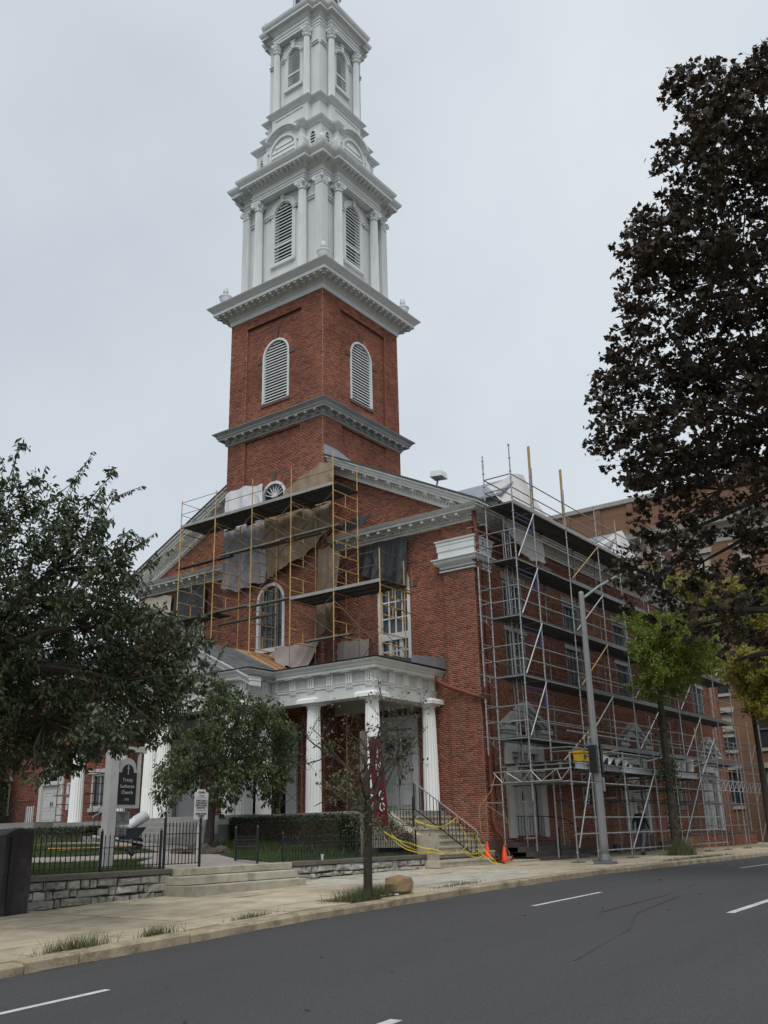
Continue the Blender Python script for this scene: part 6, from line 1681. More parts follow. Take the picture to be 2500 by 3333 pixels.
# ------------------------------------------------------------------ lamp post with signal boxes
lp = thing('lamp_post', 'tall grey street lamp post with a raked arm standing at the kerb', 'lamp post', (-.55, -4.23, .03))
MB().lathe([(.125, .12), (.12, .6), (.08, 8.05), (.078, 8.12), (.03, 8.15)], 16).build('shaft', 'pole_grey', lp, smooth=True)
MB().bbox(-.26, .26, -.26, .26, -.02, .06, .015).lathe([(.19, .06), (.19, .10), (.125, .26)], 16).build('base', 'galv_dark', lp)
MB().path([(.02, 0, 7.92), (.25, -.02, 8.02), (1.2, -.1, 8.52), (2.3, -.3, 9.05), (2.9, -.5, 9.3)], .05, 10, .032).build('arm', 'pole_grey', lp, smooth=True)
MB().hexa([(2.85, -.62, 9.22), (3.45, -.66, 9.30), (3.45, -.44, 9.30), (2.85, -.38, 9.22), (2.85, -.58, 9.34), (3.4, -.62, 9.40), (3.4, -.48, 9.40), (2.85, -.42, 9.34)]).build('lamp_head', 'pole_grey', lp)
MB().box(-.25, -.12, -.12, .12, 2.55, 3.35).build('signal_box', 'plastic_black', lp); MB().box(.115, .25, -.12, .12, 2.55, 3.40).build('signal_box', 'plastic_black', lp); MB().box(.12, .26, -.1, .1, 2.02, 2.42).build('control_box', 'pole_grey', lp)
for z in (3.28, 2.95, 2.70, 2.55, 2.28): MB().lathe([(.112, z), (.112, z + .02)], 14).build('strap', 'iron', lp)
# floodlight on the gable
fl = thing('floodlight', 'white floodlight on a bracket above the raking cornice', 'floodlight', (-.25, 1.25, zr(1.25)))
MB().box(-.12, .12, -.12, .12, 0, .05).tube((0, 0, .05), (.0, -.06, .36), .025, 7).bar((0, -.02, .1), (0, -.12, .42), .03, .03).build('bracket', 'galv_dark', fl)
q = MB(); q.hexa([(-.26, -.42, .36), (.14, -.42, .30), (.14, .12, .36), (-.26, .12, .42), (-.22, -.38, .58), (.16, -.38, .56), (.16, .10, .62), (-.22, .10, .64)]); q.build('housing', 'white_paint', fl)

# ------------------------------------------------------------------ things in the yard and on the deck
hs1 = None
wb = thing('wheelbarrow', 'dark wheelbarrow loaded with buckets on the lawn behind the sign', 'wheelbarrow', (-9.7, 6.1, .72), -.1)
MB().hexa([(-.35, -.25, .28), (.25, -.25, .28), (.25, .25, .28), (-.35, .25, .28), (-.5, -.34, .55), (.46, -.34, .60), (.46, .34, .60), (-.5, .34, .55)]).build('tub', 'barrow', wb)
MB().bar((-.85, -.28, .38), (.55, -.12, .16), .05, .06).bar((-.85, .28, .38), (.55, .12, .16), .05, .06).build('handle', 'sign_white', wb)
MB().tube((.42, -.05, .16), (.42, .05, .16), .17, 14).build('wheel', 'plastic_black', wb); MB().bar((-.35, -.24, .28), (-.4, -.26, 0), .03, .03).bar((-.35, .24, .28), (-.4, .26, 0), .03, .03).build('leg', 'iron', wb)
bk_m = MB().lathe([(.125, 0), (.13, .02), (.15, .36), (.16, .365), (.16, .39), (.148, .39), (.125, .02)], 16).mesh('pail', True)
def bucket(lbl, m_, loc, rot=(0, 0, 0), grp=None):
    t = thing('bucket', lbl, 'bucket', loc, 0, grp); t.rotation_euler = rot; link('pail', bk_m, m_, t)
    MB().path([(.155 * math.cos(a), .03, .34 - .12 * math.sin(a)) for a in np.linspace(0, PI, 9)], .004, 5).build('bail', 'iron', t); return t
for k in range(5): bucket('white bucket nested in the leaning stack in the wheelbarrow', 'bucket_white', (-9.75 + .075 * k, 6.0, 1.30 + .035 * k), (0, 1.05, 0), 'nested white buckets')
bucket('orange bucket tipped over in the wheelbarrow', 'bucket_orange', (-9.95, 6.05, 1.34), (0, -1.3, 0))
yb_ = thing('scaffold_bundle', 'flat pile of yellow scaffold tubes lying on the lawn', 'scaffold parts', (-10.6, 6.3, .74))
for i in range(9): MB().tube((-1.3 + .08 * (i % 3), -.32 + .09 * i, .03 + .04 * (i % 2)), (1.25 + .05 * (i % 4), -.30 + .09 * i - .05 * (i % 3), .03 + .04 * ((i + 1) % 2)), .022, 6).build('tube', 'scaffold_yellow', yb_)
for (x, y, lbl) in ((-12.75, 2.1, 'black and white spotlight low in the grass behind the fence'), (-13.85, 1.5, 'black spotlight low in the grass by the foot of the sign post')):
    t = thing('garden_spotlight', lbl, 'spotlight', (x, y, lz(x, y)), .4); MB().tube((0, 0, -.05), (0, 0, .18), .015, 6).build('stake', 'iron', t); MB().tube((0, -.05, .16), (0, .12, .30), .06, 10).build('housing', 'plastic_black', t); MB().tube((0, .125, .305), (0, .128, .308), .05, 10).build('lens', 'bucket_white', t)
cu_ = thing('paper_cup', 'white paper cup standing on the coping of the wall', 'cup', (-8.75, -.33, .405)); MB().lathe([(.028, 0), (.040, .115), (.043, .118), (.038, .118), (.026, .01)], 14).build('cup', 'bucket_white', cu_); MB().lathe([(.044, .118), (.044, .126), (.036, .132)], 14).build('lid', 'bucket_white', cu_)
rr = random.Random(13)
def rock(lbl, loc, r, m_, seed, name='rock', sq=(1, 1, .6)):
    rg = np.random.default_rng(seed); V = []; F = []; nu, nv = 10, 7
    for j in range(nv + 1):
        for i in range(nu):
            a = 2 * PI * i / nu; b = PI * j / nv - PI / 2; q = r * (1 + rg.uniform(-.16, .16)); V.append((q * math.cos(a) * math.cos(b) * sq[0], q * math.sin(a) * math.cos(b) * sq[1], q * math.sin(b) * sq[2]))
    for j in range(nv):
        for i in range(nu): F.append((j * nu + i, j * nu + (i + 1) % nu, (j + 1) * nu + (i + 1) % nu, (j + 1) * nu + i))
    o = MB().add(V, F).build(name, m_); o.location = loc; return o
for i, (x, y, r) in enumerate(((-9.3, 3.6, .34), (-8.85, 3.3, .26), (-8.5, 3.5, .30), (-8.9, 3.9, .38), (-9.7, 3.9, .22))):
    tag(rock('rock', (x, y, lz(x, y) + .02), r, 'rock', i), 'brown rock in the heap on the lawn beside the small tree', 'rock', 'rocks under the small tree')
# wrapped stump at the kerb
sp = thing('wrapped_stump', 'tree stump wrapped in brown paper by the street tree at the kerb', 'stump', (-11.98, -4.98, -.13))
rg = np.random.default_rng(5); V = []; prof = [(.22, 0), (.28, .08), (.285, .20), (.24, .30), (.13, .335), (.0, .35)]
n = 9
for k, (r, z) in enumerate(prof):
    for i in range(n):
        a = 2 * PI * i / n; q = r * (1 + .05 * math.sin(2 * a + k) + rg.uniform(-.10, .10)); V.append((q * math.cos(a) * 1.05, q * math.sin(a), z + rg.uniform(-.012, .012)))
F = [(k * n + i, k * n + (i + 1) % n, (k + 1) * n + (i + 1) % n, (k + 1) * n + i) for k in range(len(prof) - 1) for i in range(n)]
MB().add(V, F).build('paper_wrap', 'brown_paper', sp); MB().lathe([(.20, -.02), (.22, .12)], 12).build('stump', 'bark', sp)
lit = MB()
for k in range(26):
    x, y = rr.uniform(-22, 6), rr.uniform(-11, -5.6); a = rr.uniform(0, 6); s = rr.uniform(.02, .05); z = rz(x, y) + .008
    lit.add([(x + s * math.cos(a), y + s * math.sin(a), z), (x - s * .5 * math.sin(a), y + s * .5 * math.cos(a), z + .012), (x - s * math.cos(a), y - s * math.sin(a), z), (x + s * .5 * math.sin(a), y - s * .5 * math.cos(a), z + .01)], [(0, 1, 2, 3)])
o = lit.build('leaf_litter', 'rock'); o['kind'] = 'stuff'; o['label'] = 'dry fallen leaves scattered over the road'
for k, (x, y) in enumerate(((-12.45, -5.1), (-12.35, -5.18), (-12.7, -5.12))):
    tag(rock('litter_scrap', (x, y, swz(x, y) + .02), .05, 'sign_white', 40 + k, sq=(1.4, .8, .4)), 'white paper scrap in the grass of the tree pit', 'litter', 'paper scraps in the tree pit')
# tool box, sheets and buckets on the loading deck
tb = thing('tool_box', 'yellow tool box with a black handle on the loading deck of the scaffold', 'tool box', (1.62, -2.75, 3.09))
MB().bbox(-.25, .25, -.16, .16, 0, .26, .02).build('case', 'tool_yellow', tb); MB().bbox(-.27, .27, -.18, .18, .26, .33, .02).build('lid', 'tool_yellow', tb)
MB().path([(-.1, 0, .33), (-.1, 0, .75), (.12, 0, .75), (.12, 0, .33)], .02, 6).build('handle', 'plastic_black', tb)
MB().box(-.14, .0, -.168, -.16, .06, .20).build('badge', 'plastic_black', tb); text('DEWALT', .055, (.13, -.164, .16), (PI / 2, 0, 0), 'letter_dark', tb)
mc = thing('power_tool', 'grey power saw standing on the yellow tool box', 'power tool', (1.72, -2.6, 3.42)); MB().bbox(-.16, .18, -.1, .1, 0, .16, .03).build('body', 'galv_dark', mc); MB().tube((.05, -.12, .08), (.05, .12, .08), .10, 12).build('motor', 'plastic_black', mc)
cloth('poly_bundle', 'crumpled clear plastic sheeting heaped on the loading deck', [(2.9, -2.4, 3.12), (3.5, -2.3, 3.42), (4.4, -2.35, 3.30), (5.2, -2.4, 3.1)], [(2.8, -2.9, 3.08), (3.6, -2.95, 3.15), (4.6, -3.0, 3.08), (5.5, -2.9, 2.98)], 'poly_sheet', nu=30, nv=14, fold=.16, nf=9, seed=33, normal=(0, -.5, 1))['category'] = 'sheeting'
bucket('orange bucket on the loading deck, first of the row of three', 'bucket_orange', (9.9, -2.95, 3.08)); bucket('white bucket on the loading deck, middle of the row of three', 'bucket_white', (10.5, -2.95, 3.08)); bucket('larger white bucket on the loading deck, last of the row of three', 'bucket_white', (11.35, -2.95, 3.08)).scale = (1.25, 1.25, 1.2)

# ------------------------------------------------------------------ worker walking under the scaffold
def person(loc, rz_):
    t = thing('person', 'worker in a cap, dark jacket and jeans walking under the scaffold', 'person', loc, rz_)
    P = {'pel': (0, 0, .93, .145, .12), 'wst': (.01, 0, 1.06, .145, .11), 'chs': (.03, 0, 1.28, .165, .12), 'nkb': (.06, 0, 1.44, .09, .085), 'nk': (.09, 0, 1.50, .055, .055), 'hd': (.12, 0, 1.60, .085, .095), 'ht': (.13, 0, 1.68, .075, .085)}
    E = [('pel', 'wst'), ('wst', 'chs'), ('chs', 'nkb'), ('nkb', 'nk'), ('nk', 'hd'), ('hd', 'ht')]
    for s, sn in ((1, 'l'), (-1, 'r')):
        f = .16 * s
        P['hp' + sn] = (0, .085 * s, .88, .105, .10); P['kn' + sn] = (.05 + f * .55, .09 * s, .50, .068, .066); P['an' + sn] = (-.02 + f * 1.35, .09 * s, .11 if s > 0 else .15, .050, .048); P['hl' + sn] = (-.05 + f * 1.35, .09 * s, .05, .048, .045); P['to' + sn] = (.15 + f * 1.35, .10 * s, .035, .046, .032)
        E += [('pel', 'hp' + sn), ('hp' + sn, 'kn' + sn), ('kn' + sn, 'an' + sn), ('an' + sn, 'hl' + sn), ('hl' + sn, 'to' + sn)]
        P['sh' + sn] = (.03, .19 * s, 1.38, .075, .07); P['el' + sn] = (-.04 - f * .2, .27 * s, 1.11, .053, .05); P['wr' + sn] = (.05 - f * .6, .28 * s, .88, .036, .034); P['pm' + sn] = (.07 - f * .7, .27 * s, .80, .038, .022)
        E += [('chs', 'sh' + sn), ('sh' + sn, 'el' + sn), ('el' + sn, 'wr' + sn), ('wr' + sn, 'pm' + sn)]
        for k, L in enumerate((.075, .085, .08, .062)):
            dx = .03 - .02 * k; P[f'f{k}a{sn}'] = (.07 - f * .7 + dx, .27 * s, .76, .011, .011); P[f'f{k}b{sn}'] = (.085 - f * .7 + dx, .262 * s, .76 - L, .009, .009); E += [('pm' + sn, f'f{k}a{sn}'), (f'f{k}a{sn}', f'f{k}b{sn}')]
        P['th' + sn] = (.115 - f * .7, .25 * s, .775, .011, .011); E += [('pm' + sn, 'th' + sn)]
    keys = list(P); me = bpy.data.meshes.new('body'); me.from_pydata([P[k][:3] for k in keys], [(keys.index(a), keys.index(b)) for a, b in E], [])
    o = bpy.data.objects.new('body', me); COL.objects.link(o)
    sk = o.modifiers.new('skin', 'SKIN'); sk.use_smooth_shade = True
    for i, k in enumerate(keys):
        me.skin_vertices[0].data[i].radius = P[k][3:5]; me.skin_vertices[0].data[i].use_root = (k == 'pel')
    sd_ = o.modifiers.new('sub', 'SUBSURF'); sd_.levels = sd_.render_levels = 2
    dg = bpy.context.evaluated_depsgraph_get(); nm = bpy.data.meshes.new_from_object(o.evaluated_get(dg)); bpy.data.objects.remove(o)
    for m_ in ('jacket', 'jeans', 'skin', 'boot'): nm.materials.append(MATS[m_])
    for p in nm.polygons:
        c = p.center; z = c.z; hand = abs(c.y) > .2 and z < .90
        p.material_index = 2 if (z > 1.47 or hand) else (0 if z > .90 else (3 if z < .12 else 1))
        p.use_smooth = True
    link('body', nm, None, t)
    cp = MB().lathe([(.108, 1.625), (.112, 1.66), (.098, 1.72), (.06, 1.755), (.0, 1.765)], 16, (.12, 0, 0)); cp.hexa([(.20, -.075, 1.625), (.31, -.05, 1.60), (.31, .05, 1.60), (.20, .075, 1.625), (.20, -.075, 1.64), (.31, -.05, 1.615), (.31, .05, 1.615), (.20, .075, 1.64)]); cp.build('cap', 'cap', t, smooth=True)
    fc = MB()
    for s in (-1, 1): fc.lathe([(.0, -.012), (.016, -.006), (.016, .006), (0, .012)], 8, (.205, .035 * s, 1.60)); fc.lathe([(0, -.03), (.02, -.01), (.018, .02), (0, .03)], 8, (.11, .092 * s, 1.585))
    fc.hexa([(.205, -.016, 1.555), (.232, -.012, 1.555), (.232, .012, 1.555), (.205, .016, 1.555), (.205, -.008, 1.605), (.212, -.006, 1.605), (.212, .006, 1.605), (.205, .008, 1.605)]); fc.box(.195, .212, -.025, .025, 1.525, 1.533); fc.build('face', 'skin', t)
    MB().lathe([(.105, 1.52), (.112, 1.57), (.110, 1.63)], 16, (.105, 0, 0)).build('hair', 'cap', t) if 0 else None
    return t
person((7.3, -2.25, .03), -.1)
# leaf clumps of the trees: (x, y, z, radius) in metres
CHERRY = [(-19.69, -5.23, 4.79, 0.34), (-17.06, -3.95, 4.54, 0.14), (-18.73, -2.88, 3.05, 0.30), (-19.55, -1.92, 4.07, 0.40), (-18.76, -3.21, 4.67, 0.27), (-17.60, -1.97, 2.23, 0.19), (-20.27, -4.09, 5.71, 0.40), (-17.90, -2.31, 4.05, 0.31), (-16.01, -3.30, 4.55, 0.19), (-18.41, -1.19, 2.41, 0.35), (-17.70, -1.80, 3.92, 0.38), (-19.86, -4.41, 5.78, 0.38), (-17.74, -3.53, 3.18, 0.39), (-20.69, -3.80, 4.41, 0.28), (-18.67, -1.24, 2.21, 0.18), (-20.53, -4.81, 4.84, 0.36), (-19.71, -3.44, 2.82, 0.29), (-20.88, -3.42, 4.79, 0.34), (-17.77, -4.19, 3.95, 0.39), (-20.32, -3.59, 4.27, 0.33), (-19.90, -1.72, 3.54, 0.36), (-19.44, -4.54, 3.25, 0.29), (-20.87, -3.54, 3.50, 0.36), (-19.80, -3.77, 4.37, 0.39), (-20.10, -4.10, 3.58, 0.38), (-17.79, -2.52, 4.18, 0.30), (-20.30, -1.72, 6.20, 0.34), (-18.88, -4.64, 4.46, 0.31), (-18.03, -2.28, 4.30, 0.38), (-21.24, -3.65, 5.96, 0.35), (-18.88, -4.73, 5.36, 0.32), (-19.00, -5.40, 4.20, 0.14), (-18.37, -1.89, 3.46, 0.32), (-19.86, -2.09, 5.88, 0.38), (-19.50, -2.58, 5.09, 0.32), (-20.96, -2.59, 5.51, 0.14), (-18.92, -3.77, 2.38, 0.32), (-19.47, -3.25, 4.22, 0.31), (-17.84, -3.97, 4.12, 0.40), (-17.76, -3.12, 3.21, 0.35), (-19.67, -1.35, 3.10, 0.34), (-19.11, -0.74, 2.34, 0.14), (-17.74, -3.67, 2.80, 0.38), (-18.12, -1.73, 2.39, 0.31), (-16.77, -2.73, 5.84, 0.15), (-18.32, -5.78, 3.30, 0.28), (-19.62, -2.97, 5.25, 0.32), (-20.71, -4.54, 4.20, 0.35), (-17.79, -4.13, 2.55, 0.21), (-17.55, -5.22, 3.63, 0.14), (-20.63, -2.59, 3.47, 0.14), (-19.67, -3.40, 6.55, 0.26), (-19.49, -0.73, 3.39, 0.30), (-19.50, -4.99, 5.52, 0.17), (-18.42, -3.71, 2.46, 0.29), (-16.52, -2.92, 3.74, 0.36), (-20.84, -3.87, 2.39, 0.37), (-19.59, -1.88, 2.97, 0.39), (-16.94, -4.42, 3.16, 0.14), (-20.00, -3.67, 4.19, 0.33), (-19.14, -1.89, 4.03, 0.39), (-20.79, -4.26, 3.13, 0.34), (-20.92, -4.83, 6.36, 0.14), (-19.24, -4.96, 4.05, 0.40), (-20.38, -1.86, 5.24, 0.27), (-18.58, -2.75, 3.66, 0.30), (-18.72, -2.06, 3.24, 0.29), (-20.14, -4.46, 4.62, 0.33), (-20.10, -2.89, 2.39, 0.31), (-19.23, -4.62, 2.59, 0.38), (-17.80, -4.62, 3.58, 0.36), (-19.06, -4.30, 3.04, 0.27), (-18.27, -2.38, 2.07, 0.14), (-19.66, -4.82, 2.48, 0.30), (-18.90, -1.76, 4.25, 0.37), (-17.77, -3.74, 4.48, 0.38), (-20.06, -2.11, 5.56, 0.41), (-21.11, -4.72, 5.65, 0.31), (-19.93, -2.42, 3.64, 0.30), (-19.52, -3.83, 4.39, 0.36), (-18.13, -4.17, 5.71, 0.14), (-17.98, -3.88, 2.46, 0.14), (-18.63, -3.55, 4.21, 0.34), (-18.21, -2.28, 7.26, 0.14), (-20.57, -2.96, 2.31, 0.20), (-20.02, -2.78, 6.97, 0.14), (-19.33, -0.37, 2.79, 0.14), (-16.09, -2.81, 3.56, 0.32), (-18.48, -0.91, 3.59, 0.34), (-18.35, -4.90, 4.32, 0.15), (-17.80, -2.33, 6.90, 0.28), (-19.15, -2.73, 3.46, 0.41), (-20.05, -2.74, 5.20, 0.30), (-18.03, -1.00, 2.46, 0.36), (-19.19, -1.76, 4.25, 0.37), (-19.69, -2.93, 2.93, 0.31), (-18.51, -3.50, 4.54, 0.35), (-21.66, -4.14, 4.19, 0.14), (-17.20, -4.32, 4.14, 0.29), (-17.38, -3.01, 4.36, 0.29), (-17.93, -3.43, 5.12, 0.33), (-18.67, -3.39, 5.55, 0.37), (-18.07, -3.06, 5.82, 0.14), (-19.80, -2.74, 2.86, 0.33), (-19.49, -4.32, 4.89, 0.29), (-20.08, -2.24, 3.15, 0.34), (-19.51, -5.45, 4.78, 0.31), (-20.23, -2.25, 4.36, 0.35), (-19.37, -4.91, 4.53, 0.29), (-18.59, -5.59, 2.47, 0.19), (-21.15, -3.58, 4.97, 0.35), (-19.49, -1.02, 4.22, 0.36), (-18.34, -4.67, 3.58, 0.29), (-17.09, -2.62, 3.73, 0.37), (-16.68, -2.37, 4.22, 0.35), (-20.52, -3.78, 3.96, 0.30), (-19.85, -2.35, 3.42, 0.29), (-19.63, -1.49, 6.96, 0.27), (-20.22, -4.77, 4.98, 0.32), (-20.38, -2.98, 3.88, 0.38), (-18.43, -1.86, 3.10, 0.35), (-17.81, -2.26, 3.04, 0.38), (-19.36, -4.34, 4.25, 0.29), (-18.36, -4.64, 3.16, 0.38), (-19.24, -2.92, 2.68, 0.33), (-18.54, -1.41, 2.78, 0.27), (-19.48, -3.47, 3.51, 0.39), (-18.92, -2.14, 5.03, 0.31), (-18.92, -2.93, 2.79, 0.36), (-20.60, -4.14, 2.93, 0.35), (-18.18, -3.42, 3.67, 0.34), (-20.75, -1.94, 6.81, 0.14), (-17.62, -2.69, 7.02, 0.14), (-19.42, -4.13, 3.05, 0.33), (-20.24, -2.36, 2.72, 0.34), (-19.82, -2.03, 4.28, 0.29), (-18.44, -2.52, 3.92, 0.34), (-16.43, -3.31, 4.01, 0.32), (-18.89, -3.10, 4.97, 0.37), (-20.26, -3.41, 2.50, 0.39), (-19.39, -3.63, 4.02, 0.35), (-18.51, -3.91, 4.06, 0.34), (-19.98, -5.72, 6.01, 0.14), (-18.86, -1.96, 2.14, 0.15), (-18.45, -2.28, 5.56, 0.33), (-18.17, -4.77, 3.62, 0.31), (-20.63, -3.95, 5.55, 0.39), (-19.17, -2.64, 3.64, 0.37), (-18.10, -4.59, 3.07, 0.39), (-19.74, -4.58, 5.32, 0.39), (-19.93, -1.24, 3.50, 0.14), (-18.56, -4.39, 4.19, 0.30), (-20.17, -1.73, 4.49, 0.27), (-17.05, -1.84, 3.31, 0.38), (-19.80, -2.96, 4.19, 0.37), (-19.08, -2.84, 4.02, 0.28), (-20.21, -3.67, 3.47, 0.39), (-17.08, -4.05, 2.96, 0.24), (-19.57, -2.99, 5.65, 0.40), (-16.12, -3.09, 3.70, 0.29), (-17.55, -4.93, 3.85, 0.14), (-18.37, -2.64, 4.42, 0.34), (-19.59, -0.86, 4.89, 0.37), (-18.25, -3.29, 3.50, 0.28), (-17.15, -3.67, 2.89, 0.29), (-19.82, -4.05, 1.95, 0.14), (-20.07, -3.73, 3.59, 0.39), (-19.76, -0.69, 4.40, 0.14), (-19.24, -1.96, 2.49, 0.34), (-17.85, -4.79, 3.00, 0.33), (-21.13, -3.59, 3.59, 0.24), (-17.54, -2.97, 2.66, 0.33), (-17.63, -2.66, 4.14, 0.27), (-17.21, -4.01, 4.07, 0.31), (-20.82, -4.34, 4.92, 0.37), (-20.20, -1.20, 5.64, 0.14), (-18.21, -1.85, 3.95, 0.41), (-18.91, -3.46, 2.90, 0.32), (-17.65, -1.96, 5.14, 0.29), (-18.95, -5.48, 3.98, 0.35), (-18.58, -4.04, 2.71, 0.31), (-18.26, -5.61, 2.89, 0.16), (-17.04, -4.64, 3.35, 0.14), (-18.60, -3.74, 2.13, 0.14), (-16.72, -2.67, 3.15, 0.30), (-20.21, -2.65, 4.43, 0.27), (-20.75, -3.62, 2.65, 0.28), (-20.86, -3.84, 4.63, 0.37), (-17.67, -4.21, 4.22, 0.36), (-20.63, -2.73, 4.74, 0.34), (-18.99, -2.11, 3.43, 0.39), (-19.26, -4.57, 2.28, 0.34), (-17.28, -2.92, 5.04, 0.14), (-20.14, -3.57, 2.64, 0.36), (-20.47, -4.93, 5.24, 0.29), (-18.05, -1.59, 4.76, 0.30), (-19.13, -2.98, 2.48, 0.38), (-20.01, -3.72, 2.98, 0.32), (-21.25, -4.45, 5.40, 0.30), (-19.07, -1.26, 2.36, 0.30), (-18.59, -1.44, 5.00, 0.29), (-17.73, -1.67, 2.57, 0.30), (-20.73, -3.51, 3.16, 0.34), (-17.87, -3.40, 4.08, 0.38), (-17.17, -2.18, 2.42, 0.14), (-20.06, -2.31, 3.54, 0.41), (-20.93, -4.19, 2.86, 0.39), (-18.17, -4.91, 3.12, 0.35), (-19.84, -3.40, 3.42, 0.35), (-20.28, -1.02, 6.75, 0.14), (-18.62, -4.52, 2.83, 0.32), (-19.66, -1.85, 2.41, 0.34), (-18.88, -4.53, 3.20, 0.28), (-17.85, -2.66, 3.89, 0.30), (-18.95, -0.82, 4.85, 0.29), (-17.99, -2.16, 2.83, 0.38), (-19.36, -0.58, 4.54, 0.30), (-19.37, -3.83, 3.84, 0.33), (-19.04, -3.32, 3.36, 0.37), (-20.10, -1.72, 3.04, 0.14), (-19.36, -3.88, 2.12, 0.29), (-19.91, -5.26, 4.47, 0.30), (-18.68, -3.47, 3.08, 0.40), (-18.76, -1.50, 2.61, 0.30), (-17.77, -1.24, 2.77, 0.31), (-19.15, -4.73, 4.27, 0.29), (-19.93, -2.01, 4.86, 0.39), (-17.28, -2.46, 4.04, 0.38), (-19.69, -2.40, 3.65, 0.30), (-19.33, -5.59, 4.55, 0.18), (-16.74, -2.77, 3.77, 0.37), (-18.32, -4.96, 2.33, 0.14), (-19.53, -3.09, 4.05, 0.31), (-19.01, -4.31, 4.52, 0.27), (-20.43, -3.71, 3.60, 0.33), (-20.14, -2.98, 2.67, 0.37), (-19.43, -4.93, 4.02, 0.38), (-21.49, -3.88, 4.04, 0.14), (-20.04, -4.66, 1.82, 0.14), (-19.68, -4.19, 3.03, 0.29), (-20.01, -1.66, 5.88, 0.36), (-17.69, -5.42, 3.93, 0.14), (-21.01, -4.58, 4.41, 0.37), (-19.72, -2.83, 3.45, 0.39), (-19.19, -5.15, 2.56, 0.40), (-18.54, -1.72, 2.59, 0.30), (-19.13, -1.59, 6.10, 0.32), (-16.66, -2.28, 4.02, 0.40), (-19.32, -1.12, 4.06, 0.29), (-20.04, -4.87, 4.06, 0.37), (-17.20, -3.42, 2.84, 0.35), (-18.83, -1.03, 2.20, 0.14), (-17.74, -3.41, 4.68, 0.31), (-19.11, -2.98, 4.76, 0.31), (-19.56, -2.46, 2.26, 0.31), (-18.78, -4.60, 2.28, 0.14), (-20.10, -1.40, 3.86, 0.14), (-18.40, -4.22, 3.72, 0.30), (-19.12, -3.79, 3.28, 0.29), (-18.86, -3.51, 2.23, 0.33), (-18.63, -4.28, 3.43, 0.36), (-19.85, -4.65, 5.02, 0.38), (-19.27, -4.31, 5.52, 0.33), (-19.59, -1.33, 2.65, 0.31), (-19.36, -3.78, 4.57, 0.32), (-19.89, -1.38, 2.38, 0.14), (-18.06, -4.81, 4.25, 0.26), (-18.57, -5.63, 3.87, 0.14), (-19.48, -0.50, 2.99, 0.14), (-15.83, -3.50, 3.85, 0.14)]
